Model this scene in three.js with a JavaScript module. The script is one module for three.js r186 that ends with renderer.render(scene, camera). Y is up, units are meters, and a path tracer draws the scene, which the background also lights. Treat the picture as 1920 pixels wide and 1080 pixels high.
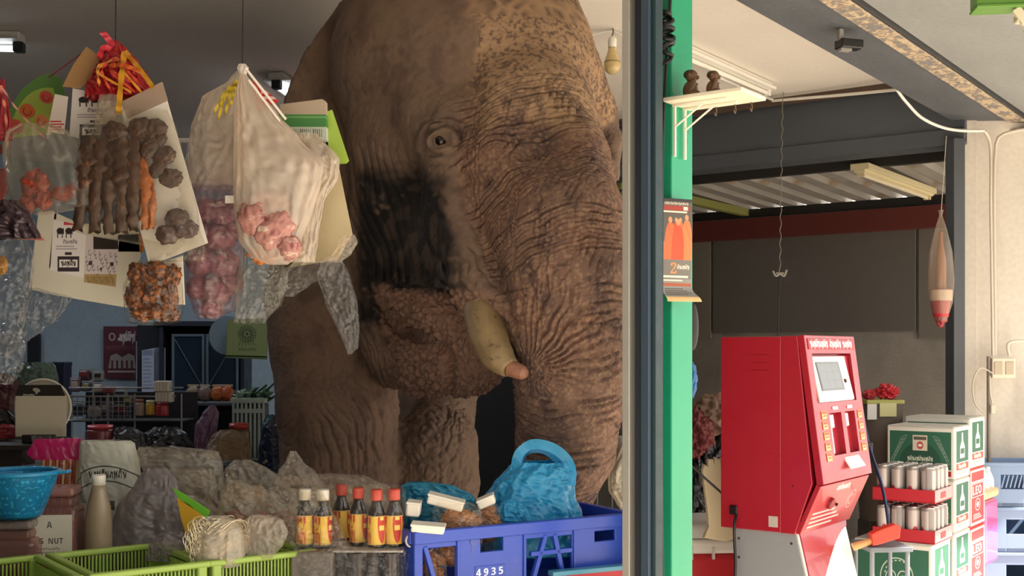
import * as THREE from 'three';
import { RoundedBoxGeometry } from 'three/addons/geometries/RoundedBoxGeometry.js';
import { mergeGeometries, mergeVertices } from 'three/addons/utils/BufferGeometryUtils.js';
import { ImprovedNoise } from 'three/addons/math/ImprovedNoise.js';
import { RectAreaLightUniformsLib } from 'three/addons/lights/RectAreaLightUniformsLib.js';

// ---------------------------------------------------------------- camera, sky, sun, exposure
const F = 2200, CX = 960, HY = 660, CH = 1.5;           // focal length in pixels, principal column, horizon row, eye height
const V = (x, y, z) => new THREE.Vector3(x, y, z);
const scene = new THREE.Scene();
const camera = new THREE.PerspectiveCamera(2 * Math.atan(540 / F) * 180 / Math.PI, 16 / 9, 0.05, 200);
camera.position.set(0, CH, 0);
camera.setViewOffset(1920, 1080, 0, -(HY - 540), 1920, 1080);
const renderer = new THREE.WebGLRenderer();
renderer.toneMapping = THREE.LinearToneMapping;
renderer.toneMappingExposure = 1.5;
renderer.shadowMap.enabled = true;
RectAreaLightUniformsLib.init();
const TH = 0.9425, U = V(Math.cos(TH), 0, -Math.sin(TH)), N = V(Math.sin(TH), 0, Math.cos(TH)), O0 = V(0.09, 0, -3.3);
const SUN = V(0.809, 0, 0.588).multiplyScalar(0.62).add(V(0.30, 1.0, -0.12)).normalize();
scene.background = new THREE.Color(1.9, 1.86, 1.8);     // a white hazy sky
const sun = new THREE.DirectionalLight(0xfff5e8, 13.0);
sun.position.copy(SUN).multiplyScalar(20); sun.castShadow = true; sun.shadow.radius = 2;
Object.assign(sun.shadow.camera, { left: -9, right: 9, top: 9, bottom: -9, near: 1, far: 45 });
sun.shadow.mapSize.set(2048, 2048);
sun.name = 'sun'; scene.add(sun); scene.add(sun.target);

// ---------------------------------------------------------------- helpers
let seed = 7;
const rnd = () => { seed = (seed * 1664525 + 1013904223) >>> 0; return seed / 4294967296; };
const rr = (a, b) => a + (b - a) * rnd();
const IN = new ImprovedNoise(), nz = (x, y, z) => IN.noise(x + 31.7, y + 17.3, z + 53.1);
const fbm = (x, y, z) => nz(x, y, z) * 0.55 + nz(x * 2.1, y * 2.1, z * 2.1) * 0.28 + nz(x * 4.3, y * 4.3, z * 4.3) * 0.17;
const sst = (a, b, x) => { const t = Math.min(1, Math.max(0, (x - a) / (b - a))); return t * t * (3 - 2 * t); };
const lerp = (a, b, t) => a + (b - a) * t, clamp = (x, a, b) => Math.min(b, Math.max(a, x));
const at = (x, y, d) => V((x - CX) * d / F, CH - (y - HY) * d / F, -d);   // a photo point at a chosen distance
const B = (a, y, b) => O0.clone().addScaledVector(U, a).addScaledVector(N, b).setY(y); // building axes: along the shop front, up, outwards
const lin = (h) => new THREE.Color(h);
const names = {};
const numbered = (n) => { const k = names[n] = (names[n] ?? -1) + 1; return k ? n + '_' + String(k).padStart(3, '0') : n; };
function boxUV(g) {                                     // uv in metres by the dominant axis of each face
  if (g.userData.uv) return g;
  if (!g.attributes.normal) g.computeVertexNormals();
  const p = g.attributes.position, n = g.attributes.normal, uv = new Float32Array(p.count * 2);
  for (let i = 0; i < p.count; i++) {
    const ax = Math.abs(n.getX(i)), ay = Math.abs(n.getY(i)), az = Math.abs(n.getZ(i));
    if (ax >= ay && ax >= az) { uv[2 * i] = p.getZ(i); uv[2 * i + 1] = p.getY(i); }
    else if (ay >= az) { uv[2 * i] = p.getX(i); uv[2 * i + 1] = p.getZ(i); }
    else { uv[2 * i] = p.getX(i); uv[2 * i + 1] = p.getY(i); }
  }
  g.setAttribute('uv', new THREE.BufferAttribute(uv, 2)); g.userData.uv = 1;
  return g;
}
const keepUV = (g) => { g.userData.uv = 1; return g; };
const norm = (g) => { g = g.index ? g.toNonIndexed() : g; for (const k of Object.keys(g.attributes)) if (!['position', 'normal', 'uv'].includes(k)) g.deleteAttribute(k); return g; };
const join = (...gs) => { gs = gs.flat().map((g) => norm(boxUV(g))); return keepUV(gs.length === 1 ? gs[0] : mergeGeometries(gs)); };
const put = (g, x = 0, y = 0, z = 0, rx = 0, ry = 0, rz = 0) => { g.applyMatrix4(new THREE.Matrix4().compose(V(x, y, z), new THREE.Quaternion().setFromEuler(new THREE.Euler(rx, ry, rz)), V(1, 1, 1))); return g; };
const rbox = (w, h, d, r = 0.004, s = 2) => { const g = new RoundedBoxGeometry(w, h, d, s, Math.min(r, w / 2.1, h / 2.1, d / 2.1)); g.deleteAttribute('uv'); return g; };
const bx = (w, h, d, x = 0, y = 0, z = 0, r = 0.004, ry = 0, rz = 0, rx = 0) => put(rbox(w, h, d, r), x, y, z, rx, ry, rz);
const cyl = (r0, r1, h, n = 24, open = false) => new THREE.CylinderGeometry(r0, r1, h, n, 1, open);
const lathe = (pts, n = 32) => new THREE.LatheGeometry(pts.map(([r, y]) => new THREE.Vector2(r, y)), n);
const tube = (pts, r, n = 24, m = 7) => new THREE.TubeGeometry(new THREE.CatmullRomCurve3(pts), n, r, m, false);
const rod = (a, b, r, m = 8) => new THREE.TubeGeometry(new THREE.LineCurve3(a, b), 1, r, m, false);
const ext = (pts, depth, bev = 0.002) => {              // an outline with thickness, its face towards +z
  const s = new THREE.Shape(pts.map(([x, y]) => new THREE.Vector2(x, y)));
  return new THREE.ExtrudeGeometry(s, { depth: Math.max(depth - 2 * bev, 1e-4), bevelEnabled: bev > 0, bevelSize: bev, bevelThickness: bev, bevelSegments: 2, curveSegments: 12 });
};
const fitUV = (g, x0 = null, x1, y0, y1) => {           // uv 0..1 over the box of x and y (front faces read as a print)
  g.computeBoundingBox(); const b = g.boundingBox, p = g.attributes.position, uv = new Float32Array(p.count * 2);
  if (x0 === null) { x0 = b.min.x; x1 = b.max.x; y0 = b.min.y; y1 = b.max.y; }
  for (let i = 0; i < p.count; i++) { uv[2 * i] = (p.getX(i) - x0) / (x1 - x0); uv[2 * i + 1] = (p.getY(i) - y0) / (y1 - y0); }
  g.setAttribute('uv', new THREE.BufferAttribute(uv, 2)); return keepUV(g);
};
function tex(w, h, draw, srgb = true, repeat) {
  const c = document.createElement('canvas'); c.width = w; c.height = h; const x = c.getContext('2d');
  draw(x, w, h);
  const t = new THREE.CanvasTexture(c); if (srgb) t.colorSpace = THREE.SRGBColorSpace;
  if (repeat) { t.wrapS = t.wrapT = THREE.RepeatWrapping; t.repeat.set(repeat, repeat); }
  return t;
}
function noiseTex(n, size, f, srgb = true) {            // f(u, v in metres) -> [r, g, b] 0..255, laid every `size` metres (mirrored)
  const data = new Uint8Array(n * n * 4);
  for (let y = 0; y < n; y++) for (let x = 0; x < n; x++) { const c = f(x / n * size, y / n * size), i = (y * n + x) * 4; for (let k = 0; k < 3; k++) data[i + k] = clamp(c[k], 0, 255); data[i + 3] = 255; }
  const t = new THREE.DataTexture(data, n, n); t.magFilter = THREE.LinearFilter; t.minFilter = THREE.LinearMipmapLinearFilter; t.generateMipmaps = true;
  t.wrapS = t.wrapT = THREE.MirroredRepeatWrapping; t.repeat.set(1 / size, 1 / size); if (srgb) t.colorSpace = THREE.SRGBColorSpace; t.needsUpdate = true;
  return t;
}
const grain = noiseTex(256, 0.25, (u, v) => { const k = 128 + 90 * fbm(u * 60, v * 60, 0) + 30 * nz(u * 260, v * 260, 4); return [k, k, k]; }, false);
const wearR = noiseTex(256, 0.5, (u, v) => { const k = 205 + 60 * fbm(u * 9, v * 9, 8) + 22 * nz(u * 70, v * 70, 2); return [k, k, k]; }, false);
const mats = {};
function M(hex, rough = 0.6, o = {}) {                  // a plain surface with fine grain and uneven gloss
  const key = hex + '|' + rough + '|' + JSON.stringify(o);
  if (mats[key]) return mats[key];
  const { bump = 0.0004, ...rest } = o;
  const m = new THREE.MeshPhysicalMaterial({ color: hex, roughness: rough, roughnessMap: wearR, side: THREE.DoubleSide, ...rest });
  if (bump) { m.bumpMap = grain; m.bumpScale = bump; }
  return mats[key] = m;
}
const PM = (map, rough = 0.6, o = {}) => new THREE.MeshPhysicalMaterial({ map, roughness: rough, side: THREE.DoubleSide, ...o });
const film = (hex, t = 0.9, rough = 0.25, o = {}) => M(hex, rough, { transmission: t, thickness: 0, bump: 0.0003, ior: 1.45, ...o });
function tag(o, label, category, group, kind) { if (label) o.userData.label = label; if (category) o.userData.category = category; if (group) o.userData.group = group; if (kind) o.userData.kind = kind; return o; }
function thing(name, label, category, pos = V(0, 0, 0), turn = 0, group) { const o = new THREE.Group(); o.name = numbered(name); o.position.copy(pos); o.rotation.y = turn; scene.add(o); return tag(o, label, category, group); }
function mesh(name, geo, m, parent) { const o = new THREE.Mesh(boxUV(Array.isArray(geo) ? join(geo) : geo), m); o.castShadow = o.receiveShadow = true; o.name = parent ? name : numbered(name); if (parent) { const n = parent.children.filter((c) => c.name === name || c.name.startsWith(name + '_0')).length; if (n) o.name = name + '_' + String(n).padStart(3, '0'); parent.add(o); } else scene.add(o); return o; }
const part = (name, geo, m, parent, label) => { const o = mesh(name, geo, m, parent); if (label) o.userData.label = label; return o; };
const struct = (name, geo, m, pos, turn) => { const o = mesh(name, geo, m); if (pos) o.position.copy(pos); if (turn) o.rotation.y = turn; o.userData.kind = 'structure'; return o; };
const solo = (name, label, category, geo, m, pos, turn = 0, group) => { const o = mesh(name, geo, m); if (pos) o.position.copy(pos); o.rotation.y = turn; return tag(o, label, category, group); };
function copyOf(o, pos, label, turn, group) { const c = o.clone(); c.name = numbered(o.name.replace(/_\d\d\d$/, '')); c.userData = { ...o.userData }; if (pos) c.position.copy(pos); if (turn !== undefined) c.rotation.y = turn; if (label) c.userData.label = label; if (group) c.userData.group = group; scene.add(c); return c; }
const pl = (pts, o) => pts.map(([x, y, d]) => at(x, y, d).sub(o));        // photo points relative to an origin

// ---------------------------------------------------------------- surface textures
const texConc = noiseTex(512, 3, (u, v) => { const a = fbm(u * 1.6, v * 1.1, 1), b = fbm(u * 7, v * 4, 3), s = sst(0.12, 0.4, fbm(u * 4, v * 0.5, 9)); const k = 150 + 26 * a + 16 * b - 26 * s + 8 * nz(u * 60, v * 60, 1); return [k * 1.0, k * 0.97, k * 0.93]; });
const texPlaster = noiseTex(512, 3, (u, v) => { const s = sst(0.2, 0.5, fbm(u * 3, v * 0.8, 5)); const k = 205 + 10 * fbm(u * 2, v * 2, 2) + 7 * nz(u * 40, v * 40, 3) - 26 * s; return [k, k * 0.965, k * 0.915]; });
const texBlue = noiseTex(256, 3, (u, v) => { const k = 1 + 0.07 * fbm(u * 2, v * 2, 7) + 0.04 * nz(u * 30, v * 30, 1); return [160 * k, 178 * k, 188 * k]; });
const texCeil = noiseTex(256, 3, (u, v) => { const k = 236 + 9 * fbm(u * 1.5, v * 1.5, 12) + 4 * nz(u * 40, v * 40, 1); return [k, k * 0.97, k * 0.93]; });
const texBeam = noiseTex(512, 2, (u, v) => { const k = 92 + 14 * fbm(u * 2, v * 5, 22) + 7 * nz(u * 50, v * 50, 1); return [k * 0.93, k * 0.97, k * 1.04]; });
const texPeel = noiseTex(512, 1.6, (u, v) => { const a = fbm(u * 9, v * 22, 31) + 0.5 * nz(u * 50, v * 60, 3); const k = 1 + 0.12 * nz(u * 90, v * 90, 7); return a > 0.05 ? [186 * k, 168 * k, 142 * k] : a > -0.14 ? [150 * k, 134 * k, 116 * k] : [122 * k, 119 * k, 118 * k]; });
const texSoff = noiseTex(512, 3, (u, v) => { const k = 138 + 12 * fbm(u * 1.2, v * 3, 41) + 5 * nz(u * 40, v * 40, 1); return [k * 0.98, k, k * 1.0]; });
const texFloor = noiseTex(512, 3, (u, v) => { const k = 186 + 26 * fbm(u * 2, v * 2, 51) + 12 * nz(u * 30, v * 30, 1); return [k, k * 0.96, k * 0.9]; });
const texPave = noiseTex(512, 4, (u, v) => { const k = 188 + 20 * fbm(u * 2, v * 2, 61) + 14 * nz(u * 40, v * 40, 1); return [k, k * 0.95, k * 0.87]; });
const S = (map, r = 0.85, o = {}) => new THREE.MeshStandardMaterial({ map, roughness: r, bumpMap: grain, bumpScale: 0.0008, side: THREE.DoubleSide, ...o });
const MS = { conc: S(texConc), plaster: S(texPlaster, 0.8), blue: S(texBlue, 0.7), ceil: S(texCeil), beam: S(texBeam, 0.7), peel: S(texPeel), soff: S(texSoff), floor: S(texFloor, 0.5), pave: S(texPave) };

// ---------------------------------------------------------------- the setting
const flat = (pts, y, t) => { const g = ext(pts.map(([x, z]) => [x, -z]), t, 0); g.rotateX(-Math.PI / 2); g.translate(0, y, 0); g.deleteAttribute('uv'); return g; };   // a slab over a plan outline, its underside at y
const P2 = (v) => [v.x, v.z];
const cornerR = B(4.01, 0, 0), backR = [-1.64, -9.5];
struct('floor', flat([P2(B(-6, 0, 0)), P2(B(7, 0, 0)), P2(B(7, 0, -8)), P2(B(4.05, 0, -8)), P2(B(4.05, 0, -2.4)), P2(B(-1.5, 0, -0.9)), P2(B(-6, 0, -0.9))], -0.12, 0.12), MS.floor);
struct('floor_inner', flat([P2(B(-6, 0, -0.9)), P2(B(-1.5, 0, -0.9)), P2(B(4.05, 0, -2.4)), P2(B(4.05, 0, -8)), [-1.64, -12], [-7.2, -12], [-7.2, -1.04]], -0.12, 0.12), S(noiseTex(256, 2, (u, v) => { const k = 74 + 14 * fbm(u * 3, v * 3, 55) + 8 * nz(u * 40, v * 40, 2); return [k * 1.1, k * 0.9, k * 0.8]; }), 0.5));  // unseen dark flooring added to cut bounce up to the inner ceiling
struct('pavement', flat([P2(B(-30, 0, 0)), P2(B(30, 0, 0)), P2(B(30, 0, 30)), P2(B(-30, 0, 30))], -0.14, 0.12), MS.pave);
const seam0 = [-0.12, -2.2], seam1 = [-0.5, -8.67];
struct('ceiling', flat([P2(B(-1.3, 0, 0)), P2(B(4.05, 0, 0.05)), P2(B(4.05, 0, -3.6)), seam1, [-0.15, -2.6]], 3.04, 0.12), MS.ceil);
struct('ceiling_inner', flat([P2(B(-6, 0, 0)), P2(B(-1.3, 0, 0)), [-0.15, -2.6], seam1, backR, [-1.64, -9.7], [-7.2, -9.7], [-7.2, -1.04]], 3.04, 0.12), MS.ceil);
struct('wall_back', bx(5.6, 3.2, 0.15, 0, 1.55, 0, 0.002), MS.blue, V(-4.4, 0, -9.57));
struct('wall_left', bx(0.15, 3.2, 8.8, 0, 1.55, 0, 0.002), MS.blue, V(-7.1, 0, -5.3));
struct('wall_near', bx(0.15, 3.2, 4.6, 0, 1.55, 0, 0.002), MS.blue, B(-6, 0, -2.2), TH);
// partition between the shop and the side yard: solid behind the elephant, open under the header to the right
struct('wall_partition', bx(0.14, 3.2, 2.15, 0, 1.6, 0, 0.002), M(0x1b1816, 0.85), B(4.08, 0, -4.05), TH);  // near-black wall colour stands in for the shade behind the elephant
const hdr = struct('header_beam', [bx(0.16, 0.39, 3.15, 0, 2.86, 0, 0.006), bx(0.2, 0.09, 3.15, 0, 2.7, 0, 0.006)], M(0x4a5058, 0.6), B(4.1, 0, -1.5), TH);
struct('trim_1', bx(0.03, 0.05, 3.0, 0, 3.02, 0, 0.004), M(0x5b4a40, 0.8), B(3.99, 0, -1.5), TH);
struct('beam_front', bx(13.2, 0.5, 0.26, 0, 3.04, 0, 0.004), MS.beam, B(0.6, 0, 0.13), TH);
struct('trim_2', bx(13.2, 0.02, 0.09, 0, 2.788, 0, 0.003), MS.peel, B(0.6, 0, 0.305), TH);
struct('trim_3', bx(13.2, 0.03, 0.012, 0, 2.796, 0, 0.002), M(0x2c2c2e, 0.8), B(0.6, 0, 0.358), TH);
struct('soffit', bx(13.2, 0.14, 1.7, 0, 2.87, 0, 0.004), MS.soff, B(0.6, 0, 1.215), TH);
struct('wall_shopfront', bx(4.2, 3.2, 0.14, 0, 1.6, 0, 0.004), MS.plaster, B(-3.9, 0, 0.0), TH);
struct('wall_opposite', bx(40, 4.6, 0.3, 0, 2.2, 0, 0.01), MS.plaster, B(4, 0, 14), TH);
struct('wall_added_blocker', bx(9, 4.2, 0.3, 0, 2.1, 0, 0.01), MS.conc, B(-6.6, 0, 6), TH);  // unseen wall added to block frontal light and pavement bounce
struct('wall_upper', bx(10.2, 1.4, 0.2, 0, 3.9, 0, 0.004), MS.plaster, B(-0.9, 0, 0.13), TH);
const wr = struct('wall_right', bx(1.2, 2.86, 0.16, 0.6, 1.43, -0.08, 0.004), MS.plaster, V(2.49, 0, -6.56), -0.06);
struct('trim_4', bx(0.1, 2.86, 0.02, 0.05, 1.43, 0.01, 0.003), MS.plaster, V(2.49, 0, -6.56), -0.06);
struct('post_corner', bx(0.075, 2.68, 0.075, 0, 1.34, 0, 0.005), M(0x43474d, 0.55), at(1791, HY, 6.5).setY(0), 0.3);
// side yard
const yardW = struct('wall_yard', bx(0.14, 2.55, 6.4, 0, 1.275, 0, 0.002), MS.conc, B(6.42, 0, -1.6), TH);
struct('wall_yard_end', bx(2.6, 2.9, 0.14, 0, 1.45, 0, 0.002), MS.conc, B(5.3, 0, -4.9), TH);
// side yard roof: a corrugated sheet on purlins
{
  const prof = [], pitch = 0.2, len = 6.6;
  for (let b = 0; b <= len; b += pitch) prof.push([b, 0], [b + 0.1, 0], [b + 0.125, 0.035], [b + 0.175, 0.035]);
  const sheet = (a0, a1, y0, y1) => {
    const g = new THREE.BufferGeometry(), p = [], ix = [];
    prof.forEach(([b, h]) => { for (const [a, y] of [[a0, y0], [a1, y1]]) for (const t of [0, -0.004]) { const v = B(a, y + h + t, b - 4.95); p.push(v.x, v.y, v.z); } });
    for (let i = 0; i < prof.length - 1; i++) { const k = i * 4; ix.push(k, k + 4, k + 2, k + 2, k + 4, k + 6, k + 1, k + 3, k + 5, k + 3, k + 7, k + 5); }
    g.setAttribute('position', new THREE.Float32BufferAttribute(p, 3)); g.setIndex(ix); return g.toNonIndexed();
  };
  const zinc = noiseTex(256, 2, (u, v) => { const r = sst(0.1, 0.5, fbm(u * 4, v * 2, 71)), k = 170 + 22 * fbm(u * 3, v * 3, 72); return [k * (1 - 0.1 * r), k * (0.98 - 0.2 * r), k * (0.95 - 0.3 * r)]; });
  struct('roof_yard', sheet(4.2, 6.43, 2.74, 2.68), S(zinc, 0.6, { metalness: 0.2 }));
  const pur = (name, label, a, y, m) => solo(name, label, 'beam', bx(0.05, 0.07, 6.4, 0, 0, 0, 0.004), m, B(a, y, -1.6), TH);
  pur('roof_purlin', 'dark steel purlin under the corrugated roof close behind the grey header beam', 4.62, 2.70, M(0x2e2c2b, 0.7));
  pur('roof_purlin', 'dark steel purlin under the far edge of the corrugated roof', 6.3, 2.645, M(0x2b2a29, 0.7));
  solo('wall_plate', 'dark red steel beam along the top of the grey yard wall', 'beam', bx(0.1, 0.17, 6.4, 0, 0, 0, 0.005), M(0x6b2f2b, 0.7), B(6.3, 2.52, -1.6), TH);
  solo('roof_rafter', 'olive green steel rafter under the corrugated roof left of the hanging wire', 'beam', bx(2.2, 0.06, 0.06, 0, 0, 0, 0.004), M(0x8f9250, 0.7), B(5.32, 2.655, -2.28), TH);
  const wl = thing('batten_light', 'unlit cream batten light under the corrugated yard roof', 'light', B(5.12, 2.632, -0.66), TH);
  part('housing', [bx(1.42, 0.04, 0.12, 0, 0.016, 0, 0.006), bx(1.42, 0.02, 0.07, 0, -0.01, 0, 0.004)], M(0xe8dcb4, 0.5), wl);
  part('tube', put(cyl(0.013, 0.013, 1.34, 12), 0, -0.03, 0, 0, 0, Math.PI / 2), M(0xf4ead0, 0.3), wl);
  for (const s of [-1, 1]) part('end_cap', bx(0.03, 0.05, 0.05, s * 0.68, -0.02, 0), M(0xdccfa8, 0.5), wl);
  // flat panels over the rough lower wall
  for (const [b0, b1, y0, y1, c] of [[-4.2, -2.62, 1.62, 2.44, 0x8b857d], [-2.6, -0.9, 1.66, 2.44, 0x6d6965], [-0.88, 0.1, 1.6, 2.44, 0x7a756f]])
    part('panel', bx(0.03, y1 - y0, b1 - b0, -0.085, (y0 + y1) / 2, (b0 + b1) / 2 + 1.6, 0.004), M(c, 0.85, { bump: 0.0015 }), yardW);
}

// ---------------------------------------------------------------- the elephant: one skin meshed from a distance field, then creased
function elephant() {
  const prims = [], K = (px, d) => px * d / F;
  // a tapered bone between two photo points, radii in photo pixels; g = 0 body, 1 head, 2 jaw, 3 ear
  const bone = (g, k, a, b, flatX = 1) => { const p = at(a[0], a[1], a[2]), q = at(b[0], b[1], b[2]); prims.push({ g, k, ax: p.x, ay: p.y, az: p.z, bx: q.x - p.x, by: q.y - p.y, bz: q.z - p.z, ra: K(a[3], a[2]), rb: K(b[3], b[2]), L: Math.max(1e-6, p.distanceToSquared(q)) }); };
  const chain = (g, k, pts) => { for (let i = 1; i < pts.length; i++) bone(g, k, pts[i - 1], pts[i]); };
  // body straight behind the head, hind legs, tail
  bone(0, 0.15, [742, 400, 4.95, 205], [748, 440, 6.0, 232]);
  bone(0, 0.2, [748, 440, 6.0, 232], [765, 470, 7.2, 178]);
  bone(0, 0.15, [735, 250, 5.0, 150], [745, 330, 6.6, 150]);
  bone(0, 0.12, [665, 380, 4.75, 120], [705, 560, 4.7, 130]);
  bone(0, 0.1, [690, 800, 7.3, 78], [692, 1100, 7.3, 62]); bone(0, 0.1, [700, 560, 7.2, 120], [690, 800, 7.3, 78]);
  bone(0, 0.1, [812, 800, 7.2, 70], [812, 1100, 7.2, 58]); bone(0, 0.1, [820, 560, 7.2, 110], [812, 800, 7.2, 70]);
  // right foreleg (nearest) and left foreleg
  chain(0, 0.1, [[618, 470, 4.8, 100], [612, 560, 4.66, 103], [622, 650, 4.55, 104], [634, 770, 4.45, 104], [636, 900, 4.42, 98], [634, 1080, 4.42, 88], [634, 1300, 4.42, 92], [634, 1392, 4.42, 108]]);
  chain(0, 0.05, [[850, 600, 5.35, 90], [846, 725, 5.25, 50], [816, 836, 4.56, 70], [812, 940, 4.6, 76], [806, 1120, 4.82, 64], [806, 1290, 4.86, 70], [806, 1340, 4.86, 84]]);
  bone(0, 0.05, [848, 825, 4.6, 42], [862, 900, 4.62, 36]);
  // neck
  bone(0, 0.12, [735, 330, 4.7, 170], [760, 480, 4.6, 150]);
  // head: two domes, temples, brows, cheeks, tusk sheaths
  bone(1, 0.1, [800, 95, 4.28, 160], [806, 52, 4.36, 122]); bone(1, 0.1, [948, 95, 4.3, 158], [950, 50, 4.34, 120]); bone(1, 0.1, [950, 95, 4.28, 140], [985, 62, 4.26, 112]);
  bone(1, 0.1, [990, 130, 4.12, 118], [930, 70, 4.2, 130]);
  bone(1, 0.2, [745, 165, 4.36, 104], [720, 60, 4.44, 82]); bone(1, 0.2, [790, 150, 4.26, 96], [770, 270, 4.24, 80]);
  bone(1, 0.16, [840, 190, 4.06, 88], [880, 110, 4.1, 110]);
  bone(1, 0.06, [812, 225, 4.0, 62], [850, 232, 3.93, 56]);
  bone(1, 0.14, [760, 300, 4.26, 92], [730, 430, 4.38, 84]);
  bone(1, 0.06, [1108, 205, 4.2, 48], [1075, 150, 4.15, 60]);
  bone(1, 0.02, [1150, 262, 4.22, 17], [1153, 335, 4.24, 8]);
  bone(1, 0.03, [1138, 222, 4.2, 20], [1150, 262, 4.22, 16]);
  bone(1, 0.08, [880, 300, 3.96, 92], [862, 420, 3.92, 72]);
  bone(1, 0.06, [862, 420, 3.92, 70], [905, 548, 3.80, 54]);
  bone(1, 0.06, [905, 548, 3.80, 54], [930, 580, 3.74, 40]);
  bone(1, 0.08, [1085, 330, 4.1, 70], [1100, 520, 4.0, 70]);
  const trunkPts = [[985, 225, 4.02, 134], [1009, 330, 3.87, 136], [1045, 420, 3.77, 123], [1066, 520, 3.71, 117], [1070, 620, 3.71, 112], [1068, 700, 3.74, 103], [1066, 770, 3.78, 95], [1060, 840, 3.83, 90], [1040, 905, 3.92, 77], [1008, 975, 4.02, 64], [972, 1020, 4.08, 55], [938, 1035, 4.1, 48], [905, 1020, 4.1, 42]];
  const trunk0 = prims.length; chain(1, 0.045, trunkPts);
  const trunkW = trunkPts.map((t) => ({ p: at(t[0], t[1], t[2]), r: K(t[3], t[2]) }));
  const trunkS = [0]; for (let i = 1; i < trunkW.length; i++) trunkS.push(trunkS[i - 1] + trunkW[i].p.distanceTo(trunkW[i - 1].p));
  // lower jaw, chin, throat folds
  bone(2, 0.03, [752, 562, 4.14, 34], [820, 588, 4.0, 46]); bone(2, 0.03, [820, 588, 4.0, 46], [890, 622, 3.9, 40]);
  bone(2, 0.04, [800, 676, 4.14, 62], [880, 678, 4.0, 62]); bone(2, 0.05, [905, 688, 3.97, 42], [842, 704, 4.06, 46]); bone(2, 0.05, [840, 640, 4.06, 46], [900, 650, 3.95, 38]);
  bone(2, 0.06, [690, 560, 4.42, 60], [752, 668, 4.3, 66]); bone(2, 0.05, [730, 640, 4.3, 50], [790, 704, 4.18, 44]);
  // ear: a slab over an outline, hinged at the cheek and swung back
  const earO = at(650, 250, 4.42), earN = V(0.36, 0.05, 0.93).normalize(), earX = V(0.93, 0, -0.36).normalize(), earY = V().crossVectors(earN, earX);
  const ears = [[668, 0], [640, 12], [612, 50], [578, 95], [556, 145], [536, 188], [540, 260], [548, 340], [566, 410], [592, 462], [628, 490], [655, 470], [664, 400], [676, 300], [690, 150], [690, 20]]
    .map(([x, y]) => { const o = V(0, CH, 0), dir = at(x, y, 1).sub(o), t = earO.clone().sub(o).dot(earN) / dir.dot(earN), w = o.addScaledVector(dir, t).sub(earO); return [w.dot(earX), w.dot(earY)]; });
  function ear(x, y, z) {
    const dx = x - earO.x, dy = y - earO.y, dz = z - earO.z, u = dx * earX.x + dz * earX.z + dy * earX.y, v = dx * earY.x + dy * earY.y + dz * earY.z;
    const w = dx * earN.x + dy * earN.y + dz * earN.z + 0.018 * Math.sin(v * 9 + u * 5) - 0.35 * u * u;
    let d = 1e9, s = -1;
    for (let i = 0, j = ears.length - 1; i < ears.length; j = i++) {
      const [ax, ay] = ears[i], [cx, cy] = ears[j], ex = cx - ax, ey = cy - ay, px = u - ax, py = v - ay, h = clamp((px * ex + py * ey) / (ex * ex + ey * ey), 0, 1);
      d = Math.min(d, (px - ex * h) ** 2 + (py - ey * h) ** 2);
      if ((ay > v) !== (cy > v) && u < (cx - ax) * (v - ay) / (cy - ay) + ax) s = -s;
    }
    const q = -s * Math.sqrt(d) , a = Math.max(q, 0), b = Math.max(Math.abs(w) - 0.012, 0);
    return (Math.hypot(a, b) + Math.min(Math.max(q, Math.abs(w) - 0.012), 0)) - 0.011;
  }
  // carved hollows: [centre, radius, softness]
  const cut = [[at(1124, 264, 4.12), at(1144, 330, 4.12), 0.0105]].map(([a, b, r]) => ({ a, b: b.clone().sub(a), L: b.distanceToSquared(a), r }));
  const eyeC = at(826, 263, 3.86); let eyeOn = false; const hollow = [{ c: at(770, 470, 4.02), r: 0.13 }, { c: at(820, 545, 3.9), r: 0.075 }, { c: at(868, 330, 3.58), r: 0.16 }, { c: at(1010, 180, 3.55), r: 0.22 }];
  const smin = (a, b, k) => { const h = Math.max(k - Math.abs(a - b), 0) / k; return Math.min(a, b) - h * h * k * 0.25; };
  const pd = (q, x, y, z) => { const dx = x - q.ax, dy = y - q.ay, dz = z - q.az, h = clamp((dx * q.bx + dy * q.by + dz * q.bz) / q.L, 0, 1), ex = dx - h * q.bx, ey = dy - h * q.by, ez = dz - h * q.bz; return Math.sqrt(ex * ex + ey * ey + ez * ez) - q.ra - (q.rb - q.ra) * h; };
  const gd = [0, 0, 0];
  function sdf(x, y, z, list = prims) {
    gd[0] = gd[1] = gd[2] = 5;
    for (let i = 0; i < list.length; i++) { const q = list[i], d = pd(q, x, y, z), c = gd[q.g]; if (d - c < q.k) gd[q.g] = c > 4 ? d : smin(c, d, q.k); }
    for (const h of hollow) { const d = h.r - Math.hypot(x - h.c.x, y - h.c.y, z - h.c.z); if (d > -0.09) gd[1] = -smin(-gd[1], -d, 0.08); }
    let d = smin(gd[0], gd[1], 0.06);
    d = smin(d, gd[2], 0.03);
    if (x < 0.1 && y > 1.6 && z < -4 && z > -5.1) d = smin(d, ear(x, y, z), 0.03);
    for (const c of cut) { const dx = x - c.a.x, dy = y - c.a.y, dz = (z - c.a.z) * 0.06, h = clamp((dx * c.b.x + dy * c.b.y) / c.L, 0, 1), e = c.r - Math.hypot(dx - h * c.b.x, dy - h * c.b.y, dz); d = Math.max(d, e); }
    if (eyeOn) { const ex = x - eyeC.x, ey = y - eyeC.y + ex * 0.35, e = 0.0165 - Math.hypot(ex, ey * 2.3, (z - eyeC.z) * 0.6); if (e > -0.05) d = -smin(-d, -e, 0.01); }
    return d;
  }
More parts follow.
